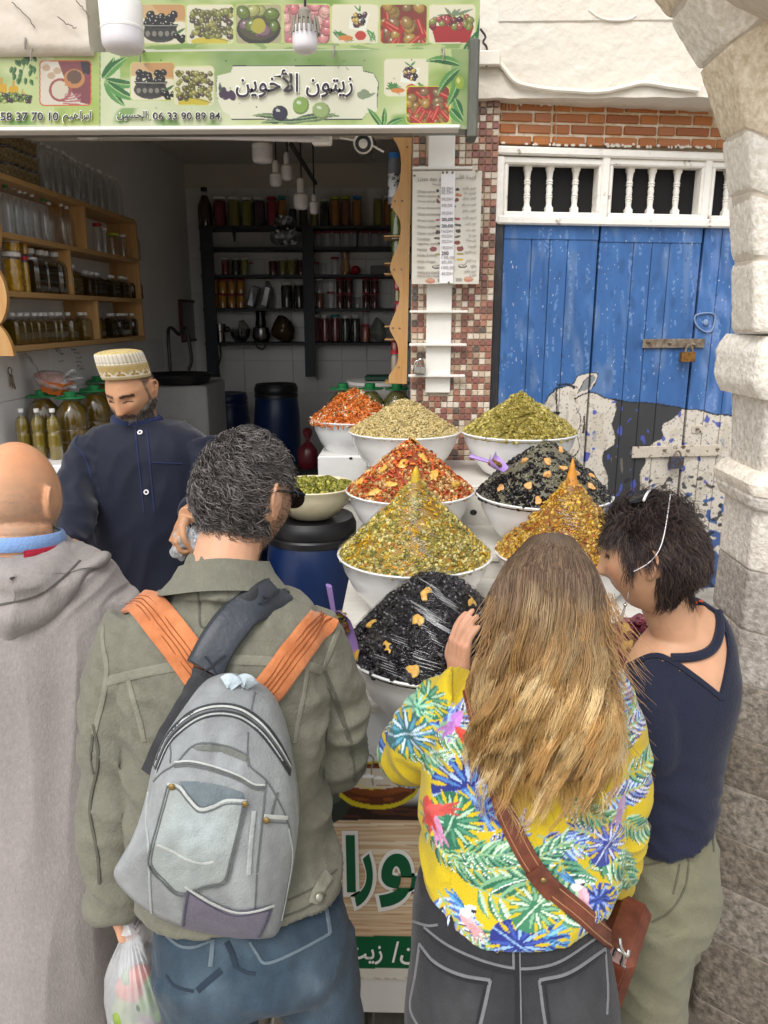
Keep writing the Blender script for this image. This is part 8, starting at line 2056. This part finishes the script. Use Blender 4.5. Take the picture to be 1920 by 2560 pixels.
kr=[loftS([(298,1052,2.61,398,1048,2.61,.13),(262,1064,2.61,440,1058,2.61,.16),(222,1084,2.6,500,1082,2.6,.2),(204,1125,2.59,520,1125,2.59,.24),(212,1220,2.58,520,1220,2.58,.27),(222,1330,2.57,516,1330,2.57,.28),(222,1450,2.57,524,1450,2.57,.29),(215,1600,2.56,540,1600,2.56,.32),(208,2100,2.54,550,2100,2.54,.36)],e=2.4),tubeS([(242,1112,2.59,.07),(214,1165,2.55,.07),(196,1225,2.48,.067),(186,1300,2.36,.06),(178,1370,2.26,.054)]),tubeS([(500,1110,2.59,.075),(524,1180,2.56,.075),(528,1250,2.5,.07),(505,1275,2.4,.06),(482,1284,2.32,.05)])]
kV,kF,ko=garment('robe',keeper,kr,pmat('navy_cotton',rough=.72,attr=True,var=.06,vs=14,bump=.12,bs=240,sheen=.2,spec=.3),H('#0d1326'),.008,5,foldk)
TK=bvh((kV,kF)); M_ns=cloth('navy_seam',H('#20294a'),attr=False)
for pts,w_ in(([(985,790),(1000,950),(1022,1150),(1050,1400)],.005),([(1065,800),(1085,950),(1100,1150),(1125,1400)],.005),([(1105,1035),(1200,1040),(1330,1045)],.004),([(600,800),(545,900),(620,1000),(668,1150)],.005)):mko('seam',*drape(TK,[za(*p)for p in pts],w_,.002,.001),M_ns,ko,sharp=60)
for p in((1020,822),(1066,1252)):
 h_=hit(TK,*za(*p)); V,F=g_lathe([(.0045,0),(.009,.0),(.0085,.003),(.0045,.003)],16,cap=False); mko('button',V@headmat(h_[1])[:,[0,2,1]].T+h_[0]+h_[1]*.002,F,pmat('pearl_button',H('#e2dde0'),.3,bump=0),ko)
P=[]
for a in np.linspace(-2.75,-.35,24):c=at(350,1052,2.615); P.append(c+np.array([.088*math.cos(a),.075*math.sin(a),.012+.022*math.sin(a)]))
mko('collar',*g_tube(P,.011,8,flat=2.0),M_ns,ko)
bg_=thing('plastic_bag','small clear plastic bag held in the hand of the shopkeeper','plastic bag',tuple(at(462,1400,2.26)))
for o_ in([(452,1310),(470,1322),(478,1350),(474,1375),(462,1392),(455,1403),(440,1398),(426,1388),(430,1360),(436,1335)],[(478,1318),(500,1335),(503,1370),(498,1395),(482,1402),(472,1385),(470,1350)]):
 q=Pillow(o_,lambda x,y:2.25,lambda x,y:.035,None,k=2,back=.03,amp=.012,seed=5); V,F=q.mesh(); V+=.006*np.stack([vn(V,45,i)for i in(1,2,3)],-1); mko('bag',V,F,clear_mat('cloudy_wrap',(.95,.96,.98),.25,.15,.8,50,haze=.32),bg_,sharp=0)
 # ---------------------------------------------------------------- woman with long blonde hair
Mw=headmat((.10,.95,-.30)); hw_=at(1374,1500,1.285)
LHw,RHw=at(1143,1695,1.49),at(1500,2200,1.45)
body=headgeo(Mw,hw_,.82,1,())+[tubeS([(1378,1550,1.26,.052),(1378,1640,1.24,.056),(1378,1700,1.23,.08)]),loftS([(1180,1740,1.22,1560,1740,1.22,.1),(1150,1950,1.2,1520,1950,1.2,.14),(1130,2300,1.16,1450,2300,1.16,.14)])]
body+=[tubeS([(1150,1770,1.24,.04),(1040,1880,1.33,.036),(1090,1790,1.43,.032),(1141,1700,1.49,.024)]),tubeS([(1510,1790,1.22,.038),(1540,2000,1.2,.034),(1525,2150,1.32,.03),(1502,2200,1.45,.024)])]
body+=handgeo(LHw,(.05,.10,1),(.85,.5,-.1),.92,.35,1,.05)+handgeo(RHw,(-.4,.6,.2),(-.5,0,-.8),.9,.6,-1)
for x in(1150,1400):b=at(x,2480,1.14); body+=[g_tube([b,[b[0],1.14,.06]],.05),g_ell((b[0],1.19,.04),(.04,.115,.04))]
V,F,C=person('',body,0,H('#c9977c')); blonde=done('woman with long wavy blonde hair in a yellow shirt printed with palm leaves',V,F,C,(hw_[0],1.15,0))
sh=[loftS([(1290,1655,1.24,1470,1650,1.24,.13),(1195,1700,1.235,1560,1692,1.235,.17),(1110,1760,1.22,1565,1755,1.22,.21),(1080,1850,1.21,1560,1850,1.21,.235),(1058,1990,1.19,1550,1990,1.19,.25),(1058,2110,1.175,1540,2110,1.175,.25),(1068,2185,1.16,1530,2185,1.16,.26),(1090,2240,1.15,1488,2232,1.15,.26)],e=2.35),tubeS([(1180,1740,1.23,.062),(1100,1800,1.26,.064),(1032,1880,1.33,.062),(1035,1850,1.42,.056),(1085,1775,1.43,.05),(1128,1722,1.47,.04)]),tubeS([(1500,1740,1.23,.06),(1530,1850,1.22,.06),(1540,1980,1.205,.057),(1535,2090,1.22,.052),(1520,2190,1.3,.046),(1505,2225,1.36,.042)])]
def folds_(V):X,Yp=proj(V); return .004*fbm(V,8,3,61)+.008*ridge(V@eul(.3,.5,0),(8,8,20),5)*(np.abs(X-1320)>190)+.004*ridge(V@eul(0,.3,0),(14,9,4),5)*sst(2050,2250,Yp)
def paint_shirt(V,C):
 front=V[:,1]>1.30; p=Paint(V[:,0]+front*.13,V[:,2]+(V[:,1]-1.1)*.35,H('#c9b020')); g=np.random.default_rng(21); P3=np.stack([p.X,p.Y,p.X*0],-1)
 W=lambda x,y:(at(x,y,1.085)[0],at(x,y,1.085)[2]-.005); zb7=Z(960,1860,2.37); zb6=Z(960,1280,2.37)
 GRN=[(H('#2f6b4c'),H('#7fae88')),(H('#4f8a6a'),H('#b5d2b0')),(H('#28584a'),H('#5f9a7a'))]; BLU=[(H('#2f3a86'),H('#c9d0e6')),(H('#4f6ab8'),H('#a4c6e6')),(H('#26305f'),H('#7f8fc8'))]
 def frond(x,y,a,L_,pal,n=11,sp=.9,ll=.42,cv=.5):
  for k in range(n):
   t=(k+1)/n; aa=a+cv*t; px,py=x+L_*t*math.cos(a+cv*t*.5),y+L_*t*math.sin(a+cv*t*.5)
   for s_ in(1,-1):
    c=pal[g.integers(len(pal))]; q=aa+s_*sp*(1-.55*t); l_=L_*ll*(1-.5*abs(t-.45))*g.uniform(.8,1.1)
    p.leaf(px,py,px+l_*math.cos(q),py+l_*math.sin(q),l_*.24,c[0],c[1],.08*s_,(.8,.84,.8)if g.random()<.45 else None)
  p.line([(x,y),(x+L_*.5*math.cos(a+cv*.25),y+L_*.5*math.sin(a+cv*.25)),(x+L_*math.cos(a+cv*.5),y+L_*math.sin(a+cv*.5))],.003,H('#8fb48a'))
 def monst(x,y,r,a,pal):
  p.ell(x,y,r,r*.78,pal[0],a); ca,sa=math.cos(a),math.sin(a)
  for k in range(13):
   q=a-2.6+k*.43; ex,ey=x+r*math.cos(q),y+r*.85*math.sin(q); p.leaf(x+.2*r*math.cos(q),y+.2*r*math.sin(q),ex,ey,r*.22,pal[1+k%2],pal[0],.05)
   p.leaf(x+.55*r*math.cos(q+.2),y+.5*r*math.sin(q+.2),x+1.15*r*math.cos(q+.22),y+1.0*r*math.sin(q+.22),r*.12,H('#c9b020'))
  p.line([(x-r*ca,y-r*sa),(x+r*ca*.9,y+r*sa*.9)],r*.06,pal[2])
 for(x,y),a,L_,pal in((zb7(380,700),-.15,.13,GRN),(zb7(500,800),-.45,.17,GRN),(zb7(960,560),-1.2,.13,GRN),(zb7(1180,470),-1.1,.13,GRN),(zb7(1290,350),-.1,.10,BLU),(zb7(1300,150),.5,.10,BLU),(zb7(600,620),.5,.08,BLU),(zb7(320,870),-1.1,.13,BLU),(zb7(700,480),2.9,.06,BLU),(zb7(250,560),-.9,.08,GRN),(zb7(900,520),-.5,.09,BLU),(zb6(130,1400),.2,.11,BLU),(zb6(300,1350),-.4,.10,GRN),(zb6(250,1150),1.9,.08,GRN),(zb6(170,1080),.8,.08,GRN),(zb6(90,1300),-1.2,.1,GRN),(zb6(1450,1500),1.2,.1,GRN),(zb7(1450,500),-.7,.1,GRN),(zb7(1500,760),-1.4,.1,GRN),(zb7(1380,620),2.4,.08,BLU),(zb7(480,1020),-.7,.09,GRN),(zb7(120,80),-.6,.08,BLU),(zb7(1180,720),.4,.07,GRN),(zb7(1080,1080),.3,.1,BLU),(zb7(1380,60),.7,.1,GRN),(zb7(1480,250),.2,.09,GRN),(zb6(1420,1250),.9,.1,BLU),(zb7(1350,820),-1.2,.08,GRN),(zb6(1500,1350),.3,.08,BLU),(zb6(60,1500),-.3,.1,GRN),(zb6(350,1500),-.6,.09,BLU),(zb7(1050,320),-.7,.1,GRN),(zb7(700,700),.2,.1,GRN),(zb7(420,620),-.2,.1,GRN)):frond(*W(x,y),a,L_,pal,10 if L_>.09 else 8)
 for(x,y),r,a,pal in((zb7(510,290),.062,.4,[H('#2b3580'),H('#4f7fc0'),H('#a9c4e6')]),(zb7(580,390),.045,-.3,[H('#3f6fb0'),H('#7fb0dc'),H('#2b3580')]),(zb7(400,480),.052,1.2,[H('#2f6b52'),H('#4f8f70'),H('#a9cbb0')]),(zb7(890,1050),.048,-.3,[H('#4a86b8'),H('#7fbcd8'),H('#2b3580')]),(zb7(760,1080),.048,-.6,[H('#2b3580'),H('#3f56a8'),H('#8fb4dc')]),(zb7(870,900),.045,.8,[H('#3f7a5a'),H('#7fae8a'),H('#c9dcc4')]),(zb7(1250,890),.035,.2,[H('#3f56a8'),H('#8fa4d0'),H('#26305f')]),(zb6(160,1340),.05,.9,[H('#3a4fa0'),H('#6fa4d8'),H('#c9dcee')]),(zb6(270,1200),.038,-.7,[H('#2f6b52'),H('#5f9a7a'),H('#a9cbb0')]),(zb6(205,1250),.03,-.5,[H('#7fb89a'),H('#a9d0b4'),H('#2f6b52')]),(zb7(1330,600),.04,1.0,[H('#3a4590'),H('#6f7fc0'),H('#c9d0e6')]),(zb7(140,60),.05,.4,[H('#2f6b72'),H('#5f9ab4'),H('#c9dcee')])):monst(*W(x,y),r,a,pal)
 for(x,y),a,c in((zb7(315,520),-1.3,'#c98ab0'),(zb7(270,450),-1.5,'#c4403a'),(zb7(1440,410),-1.9,'#a98aa8'),(zb7(490,990),-.9,'#d8a0a4'),(zb7(1160,870),-1.4,'#d8a8b4'),(zb6(440,1300),-2.2,'#b47ac0'),(zb6(500,1380),-.8,'#c8443c'),(zb7(330,430),.25,'#c4504a')):
  u,v=W(x,y); p.leaf(u-.022*math.cos(a),v-.022*math.sin(a),u+.03*math.cos(a),v+.03*math.sin(a),.018,H(c),sc(H(c),1.25));
  for k in(-1,0,1):p.leaf(u,v,u+.04*math.cos(a+k*.3),v+.04*math.sin(a+k*.3),.006,sc(H(c),.8),H(c))
 for(x,y)in(zb7(490,935),zb7(1130,800)):
  u,v=W(x,y); p.ell(u,v,.013,.009,(.85,.88,.9),.4); p.ell(u+.008,v,.004,.003,H('#23252b'))
  for k in range(6):p.leaf(u-.005,v+.003,u-.02-.004*k,v+.018+.006*(k%3),.006,H('#2f6aa0'),H('#5f9ad0'))
 for k in range(26):
  u,v,a=g.uniform(-.1,.6),g.uniform(.8,1.45),g.uniform(0,6.28); p.clip=front; frond(u,v,a,g.uniform(.08,.13),(GRN,BLU)[k%2],8)
 p.clip=None; return p.c*(1+.05*fbm(V,30,2,4))[:,None]
sV,sF,so_=garment('shirt',blonde,sh,cloth('printed_cotton',rough=.7,bs=300,var=.03),(1,1,1),.0052,5,folds_,sub=1,paint=paint_shirt)
def paintgrey(V,C):X,Yp=proj(V); return C*(1+.3*fbm(V,(50,50,12),3,5))[:,None]+(.025*np.exp(-((X-1150)/90)**2-((Yp-2530)/90)**2)+.025*np.exp(-((X-1430)/90)**2-((Yp-2530)/90)**2))[:,None]
wj=[loftS([(1046,2190,1.15,1500,2190,1.15,.215),(1032,2268,1.145,1512,2300,1.145,.25),(1024,2400,1.13,1530,2400,1.13,.28),(1012,2520,1.12,1546,2520,1.12,.3),(1010,2620,1.12,1545,2620,1.12,.28)])]
for x in(1150,1412):b=at(x,2600,1.12); wj.append(g_tube(spl([b,[b[0],1.12,.45],[b[0],1.12,.08]],14),[.1]*5+[.075]*5+[.065]*4))
wV,wF,wo_=garment('jeans',blonde,wj,cloth('grey_black_denim',bs=300),H('#2b2b2e'),.007,5,lambda V:.003*fbm(V,9,3,71),paint=paintgrey); TW=bvh((wV,wF)); zb7=Z(960,1860,2.37)
M_w1,M_w2=cloth('faded_stitch',H('#6f6f72'),attr=False),cloth('dark_seam',H('#232326'),attr=False)
for pts,w_,mt in(([(170,1050),(260,1075),(320,1070)],.004,M_w1),([(240,1085),(360,1180),(500,1250),(640,1300),(780,1328),(900,1325),(1050,1285),(1250,1150)],.004,M_w1),([(240,1105),(360,1205),(500,1277),(640,1328),(780,1352),(900,1350),(1050,1310),(1260,1175)],.009,M_w2),([(790,1200),(790,1300),(792,1440),(795,1680)],.010,M_w2),([(802,1200),(806,1400),(812,1680)],.003,M_w1),([(765,1200),(768,1330)],.004,M_w1),([(212,1185),(300,1290),(450,1365),(630,1398)],.005,M_w1),([(215,1205),(300,1312),(450,1388),(622,1420)],.004,M_w2),([(212,1185),(185,1380),(155,1560),(210,1680)],.005,M_w1),([(630,1398),(600,1540),(565,1690)],.006,M_w1),([(605,1410),(575,1540),(540,1690)],.004,M_w2),([(920,1398),(1100,1352),(1310,1212)],.005,M_w1),([(925,1420),(1105,1375),(1312,1235)],.004,M_w2),([(920,1398),(940,1560),(960,1690)],.005,M_w1),([(950,1412),(968,1560),(985,1690)],.004,M_w2),([(1310,1212),(1325,1450),(1320,1600)],.004,M_w1)):
 mko('stitching',*drape(TW,[zb7(*p)for p in pts],w_,.0018,.0004),mt,wo_,sharp=60)
 # hair: dark lining plus thousands of waving strands, brown at the root and blonde at the tips
lg=[(1375,1332,0),(1300,1362,80),(1240,1430,128)]
Lh=loftS([(1345,1358,1.27,1410,1358,1.27,.03),(1290,1396,1.278,1456,1392,1.278,.07),(1252,1455,1.27,1484,1450,1.27,.135),(1234,1560,1.24,1506,1560,1.24,.175),(1230,1680,1.19,1516,1680,1.19,.15),(1220,1800,1.125,1520,1800,1.125,.12),(1250,1890,1.085,1490,1890,1.085,.06),(1290,1950,1.07,1450,1950,1.07,.03)])
g=np.random.default_rng(5); nc=130; K=8500
cs=np.sort(g.uniform(-1,1,nc)); cph=3.0*cs+g.normal(0,1.5,nc); cfr=g.normal(2.3,.3,nc); cen=g.uniform(.78,1.14,nc); clay=g.random(nc); coff=g.normal(0,16,nc)
ci=g.integers(0,nc,K); sn=g.normal(0,.075,K); lay_=np.clip(clay[ci]*.7+g.random(K)*.3,0,1); end=cen[ci]*g.uniform(.76,1.06,K); T_=np.linspace(0,1,22); paths=[]
ss=lambda x:np.sqrt(np.maximum(0,1-x*x))
for t in T_:
 q=t*end; s=np.clip(cs[ci]+sn*(1-.45*np.minimum(1,q)),-1.03,1.03)
 Yr=1332+640*q**1.05+(1-ss(s))*95*(1-q)*np.minimum(1,q*6)+12*(s**2)
 wd=np.interp(q,[0,.06,.14,.3,.55,.75,1.08],[.34,.68,.92,.98,1.06,1.14,1.0])
 lx=np.interp(q,[0,.15,.35,.55,.75,1.08],[1378,1368,1368,1366,1366,1372])
 X=lx+158*s*wd+coff[ci]*q+(3+27*q)*np.sin(cph[ci]+q*cfr[ci]*6.28)*sst(.12,.5,q)+g.normal(0,1.2,K)*(1+3*q)*.5
 Yd=np.interp(q,[0,.06,.15,.3,.5,.7,1.08],[1.265,1.205,1.155,1.115,1.085,1.06,1.04])+(1-ss(s*.98))*np.interp(q,[0,.15,.5,1],[.02,.1,.12,.06])+lay_*.035*sst(.1,.4,q)-.012+.022*np.cos(cph[ci]+q*cfr[ci]*6.28)*q
 paths.append(np.array([at(a,b,c)for a,b,c in zip(X,Yr,Yd)]))
ck=g.uniform(.72,1.25,nc)[ci][:,None]; paths=np.stack(paths,1); rc=np.array([H('#5a4738'),H('#6b5644'),H('#4e3d31'),H('#7a644f')])[g.integers(0,4,K)]*g.uniform(.8,1.25,(K,1)); tc=np.array([H('#d6b47c'),H('#c49a60'),H('#e2c692'),H('#b08850')])[g.integers(0,4,nc)[ci]]*g.uniform(1.0,1.2,(K,1))*ck
mb=MB(); V,F=union([Lh],.008,6); V=V+vnorm(V,F)*(.003*ridge(V,(60,60,5),3))[:,None]; qq=np.clip((1.62-V[:,2])/.45,0,1)[:,None]; mb.add(V,F,np.array(H('#4a3a2e'))*(1-qq)+np.array(H('#8a6a44'))*qq)
mb.add(*strands(paths,np.full(K,.0007)*g.uniform(.6,1.4,K),rc,tc,mid=(.22,.9)))
fly=[]
for k in range(260):
 sd=1 if k%3 else-1; y0=g.uniform(1480,1800); x0=(1530 if sd>0 else 1222)+g.uniform(-20,5)*sd; L_=g.uniform(40,130); a=g.uniform(.3,1.4)
 P=[(x0+sd*L_*math.sin(a)*t**1.3+5*math.sin(t*5+k),y0+L_*1.4*t-25*t*t*math.cos(a),1.14-.03*t)for t in np.linspace(0,1,22)]; fly.append([at(*p)for p in P])
fly=np.array(fly); c0=np.tile(H('#9a7850'),(260,1)); mb.add(*strands(fly,np.full(260,.0006),c0,c0*1.5)); mb.build('hair',M_hair,blonde,sharp=0)
# brown leather bag and strap
TSB=bvh((sV,sF),(wV,wF)); M_lb=pmat('brown_leather',H('#5a2e1f'),.42,.18,30,.2,140,col2=H('#6f3a28'),coat=.1); sgb=thing('shoulder_bag','brown leather shoulder bag with a long strap across the back of the blonde woman','bag',tuple(at(1545,2460,1.2)))
sp_=[zb7(*p)for p in((520,-320),(570,-120),(650,160),(710,380),(790,560),(880,720),(1000,860),(1180,1010),(1300,1130),(1395,1215))]
mko('strap',*drape(TSB,sp_,.031,.004,.003,60,8),M_lb,sgb,sharp=60); mko('strap_end',*drape(TSB,[zb7(*p)for p in((880,725),(930,785),(1000,865))],.034,.004,.006,20,4),M_lb,sgb,sharp=60)
M_tan=cloth('tan_thread',H('#a5764f'),attr=False)
for o_ in(-14,14):mko('strap_stitch',*drape(TSB,[(x+o_*.8,y-o_*.55)for x,y in sp_],.0016,.0014,.0068,60,8),M_tan,sgb,sharp=60)
h_=hit(TSB,*zb7(940,785)); mko('stud',*g_ell(h_[0]+h_[1]*.010,(.006,.004,.005)),pmat('brass_rivet'),sgb)
c=at(1550,2385,1.19); V,F=g_box((0,0,0),(.06,.16,.135),.012,eul(0,.18,-.5)); mko('pouch',V+c,F,M_lb,sgb); V,F=g_box((0,0,0),(.067,.167,.075),.014,eul(0,.18,-.5)); mko('flap',V+c+[.0,0,.034],F,M_lb,sgb)
M_sil=pmat('silver',H('#c4c4c2'),.25,metal=1,bump=0); zx=lambda x,y,Y:at(*zb7(x,y),Y)
mko('clasp',*g_tube(spl([zx(1360,1250,1.09),zx(1375,1215,1.085),zx(1400,1225,1.08),zx(1440,1255,1.08),zx(1450,1220,1.085)],20),.003,7),M_sil,sgb); mko('clasp',*g_tube(spl([zx(1395,1150,1.085),zx(1402,1200,1.08),zx(1420,1250,1.08),zx(1405,1300,1.085),zx(1425,1320,1.09)],20),.003,7),M_sil,sgb)
# ---------------------------------------------------------------- woman with short dark hair
Md=headmat((-.84,.50,-.20),roll=-.10); hd=at(1634,1392,1.53)
body=headgeo(Md,hd,1.0,1)+[tubeS([(1645,1430,1.55,.056),(1668,1520,1.555,.052),(1695,1590,1.56,.055),(1712,1650,1.56,.08)],m=20)]
bk_=[(1650,1570,1.555,1752,1505,1.585,0.1),(1598,1632,1.535,1806,1548,1.6,0.14),(1572,1700,1.51,1820,1632,1.59,0.18),(1566,1780,1.49,1822,1705,1.575,0.2),(1572,1880,1.46,1776,1850,1.55,0.2),(1580,1985,1.44,1746,1930,1.52,0.21),(1562,2112,1.41,1744,1990,1.495,0.22)]
ins=lambda k,t:[(a+k,b,c,d-k,e,f,th-t)for a,b,c,d,e,f,th in bk_]
LHd=at(1500,1990,1.7)
body+=[loftS(ins(4,.008)),tubeS([(1610,1720,1.5,.04),(1625,1880,1.44,.036),(1570,1985,1.55,.03),(1502,1990,1.7,.024)])]+handgeo(LHd,(-.3,.9,.1),(0,0,-1),.9,.5,1)
for x,Yb in((1630,1.395),(1652,1.5)):b=at(x,2400,Yb); body+=[g_tube([b,[b[0],Yb,.06]],.045),g_ell((b[0],Yb+.05,.04),(.04,.115,.04))]
V,F,C=person('',body,0,H('#c99a7a')); l=local(V,Md,hd); x,y,z=l.T; ax=np.abs(x); inh=np.linalg.norm(V-hd,axis=1)<.165
fc=inh&(y>.03); C[fc&(ax<.021)&(np.abs(z+.0575)<.007)]=H('#b0655e'); C[fc&(ax>.012)&(ax<.05)&(np.abs(z-.028)<.005)]=H('#4a382f'); C[fc&(np.abs(ax-.031)<.014)&(np.abs(z-.008)<.004)]=H('#3a2a24'); C[fc&(np.hypot(ax-.042,z+.02)<.02)]*=np.array([1.05,.94,.92])
dh_=inh&((z>.058)|((y<.045)&(z>.02))|((y<-.018)&(z>-.075))|((y<.03)&(y>.008)&(z>-.01)&(ax>.05)))&~((ax>.069)&(z<.026)&(z>-.045)&(y>-.036)&(y<.02))
C[dh_]=H('#3a2d28'); dark=done('woman with short dark hair in a navy top with an open back and khaki trousers',V,F,C,(hd[0],1.5,0)); N=vnorm(V,F)
layd=lambda P:np.array([.25,-.25,-.9])+1.0*np.stack([vn(P,28,4),vn(P,28,5),vn(P,28,6)],-1); up_=dh_&(z>.06)
mb=MB(); mb.add(*rough_strands(V[dh_],N[dh_],9000,.036,15,[H('#30262a'),H('#241c1c'),H('#43352f'),H('#54433a')],m=9,curl=.3,r=.0009,drop=.84,lay=layd,spread=.10)); mb.add(*rough_strands(V[up_],N[up_],1500,.05,16,[H('#2a2120'),H('#1d1716'),H('#46362f')],m=9,curl=.8,r=.0007,drop=.62,lay=lambda P:np.array([.2,.1,.3])+1.2*np.stack([vn(P,24,7),vn(P,24,8),vn(P,24,9)],-1),spread=.3)); mb.build('hair',M_hair,dark,sharp=0)
TD=bvh((V,F)); z8=Z(1420,1160,1.58)
tp=[loftS(ins(-2,-.006)),tubeS([(1625,1668,1.53,.05),(1622,1740,1.49,.058),(1632,1830,1.45,.056),(1630,1910,1.45,.053),(1590,1985,1.53,.046),(1550,1992,1.6,.042)])]
V,F=union(tp,.006,5); V=V+vnorm(V,F)*(.003*fbm(V,9,3,81)+.006*ridge(V@eul(.2,.5,0),(9,9,24),5)*sst(1850,1980,proj(V)[1]))[:,None]; X,Yp=proj(V)
vp=[(1560,1672),(1635,1640),(1679,1654),(1749,1704),(1800,1746),(1809,1720),(1822,1641),(1817,1588),(1794,1532),(1724,1498),(1690,1380),(1545,1380),(1500,1600)]
cut=in_poly(X,Yp,vp); up2=proj(V)[1]<1600; V=V-vnorm(V,F)*np.where(cut,.03,0)[:,None]
F=[f[~cut[f].any(axis=1)]for f in F]; M_nv=cloth('navy_jersey',H('#1d2133'),attr=False,rough=.8,var=.06); top_=mko('top',V,F,M_nv,dark,sharp=0)
for pts,w_ in(([(1572,1668),(1635,1641),(1679,1654),(1749,1704),(1800,1746)],.012),([(1800,1746),(1809,1720),(1822,1641),(1817,1588),(1794,1534),(1730,1502)],.016)):mko('neck_edge',*drape(TD,pts,w_,.009,.0,40,3),M_nv,top_,sharp=60)
def dtube(T,pts,r,lift,n=30,**k):
 P=[];
 for p in spl(pts,n):
  h_=hit(T,*p)
  if h_ is not None:P.append(h_[0]+h_[1]*lift)
 P=np.array(P);
 for _ in range(25):P[1:-1]=.25*P[:-2]+.5*P[1:-1]+.25*P[2:]
 return g_tube(P,r,8,**k)
mko('twisted_strap',*dtube(TD,[z8(*p)for p in((408,768),(480,770),(555,752),(586,710),(594,650),(588,600),(572,566))],.0105,.006),M_nv,top_); mko('bra_strap',*drape(TD,[z8(*p)for p in((492,548),(560,556),(615,590),(650,632))],.016,.004,.004),pmat('coral_elastic',H('#d2512f'),.6,bump=.1),top_,sharp=60)
pn=[loftS([(1584,2020,1.42,1734,1950,1.505,.16),(1572,2100,1.41,1748,2030,1.5,.185),(1550,2230,1.4,1752,2170,1.485,.24),(1556,2310,1.395,1715,2270,1.475,.23)]),]
for pts,rr in(([at(1632,2260,1.40),at(1628,2420,1.39),at(1622,2600,1.38)],[.1,.078,.07]),([at(1690,2230,1.48),at(1652,2400,1.5),at(1630,2520,1.52)],[.085,.07,.065])):e_=pts[-1]; pn.append(g_tube(spl(pts+[np.array([e_[0],e_[1],.08])],20),spl(np.array(rr+[.062])[:,None],20)[:,0],26))
V,F,pt_=garment('trousers',dark,pn,cloth('khaki_twill',bs=300),H('#75735e'),.007,5,lambda V:.003*fbm(V,8,3,91)+.006*ridge(V@eul(0,.5,0),(8,8,16),4),paint=lambda V,C:C*(1+.1*fbm(V,12,2,5))[:,None]); TP=bvh((V,F)); M_kh=cloth('khaki_seam',H('#5a594a'),attr=False)
for pts in([(230,1580),(330,1580),(470,1535)],[(470,1535),(475,1600),(455,1690),(400,1770),(330,1810)],[(545,1430),(570,1480),(575,1530)],[(415,1700),(430,1640),(440,1580)]):mko('seam',*drape(TP,[z8(*p)for p in pts],.004,.0016,.0004),M_kh,pt_,sharp=60)
gs=thing('sunglasses','sunglasses with thin white temples pushed up into the short dark hair','sunglasses',tuple(hd+[0,0,.12])); M_wt=pmat('pearl_button')
mko('temple',*dtube(TD,[z8(*p)for p in((388,165),(385,220),(374,310),(352,382),(310,402),(282,408))],.001,.026),M_wt,gs); c=hd+Md@np.array([0,.01,.137])
for s_ in(1,-1):V,F=g_ell((s_*.036,0,0),(.03,.022,.004),None,20,10); V[:,2]-=4*V[:,0]**2; mko('lens',V@Md.T+c,F,M_gl,gs)
P=[c+Md@np.array([q,-.02,.004-3.5*q*q])for q in np.linspace(-.07,.07,16)]; mko('frame',*g_tube(P,.0028,6),M_wt,gs)
er=thing('earring','long silver drop earring on the ear of the dark-haired woman','earring',tuple(at(1560,1555,1.45))); e0=hit(TD,1573,1478); e0=e0[0]+e0[1]*.003 if e0 is not None else at(1573,1478,1.45)
mko('hook',*g_tube(spl([e0,e0+[-.002,-.004,-.012],e0+[-.006,-.005,-.022]],10),.001,6),M_sil,er); mko('bead',*g_ell(e0+[-.006,-.005,-.026],(.004,)*3),M_sil,er); mko('drop',*g_tube([e0+[-.006,-.005,-.03],e0+[-.013,-.006,-.06]],[.0022,.004],8),M_sil,er)
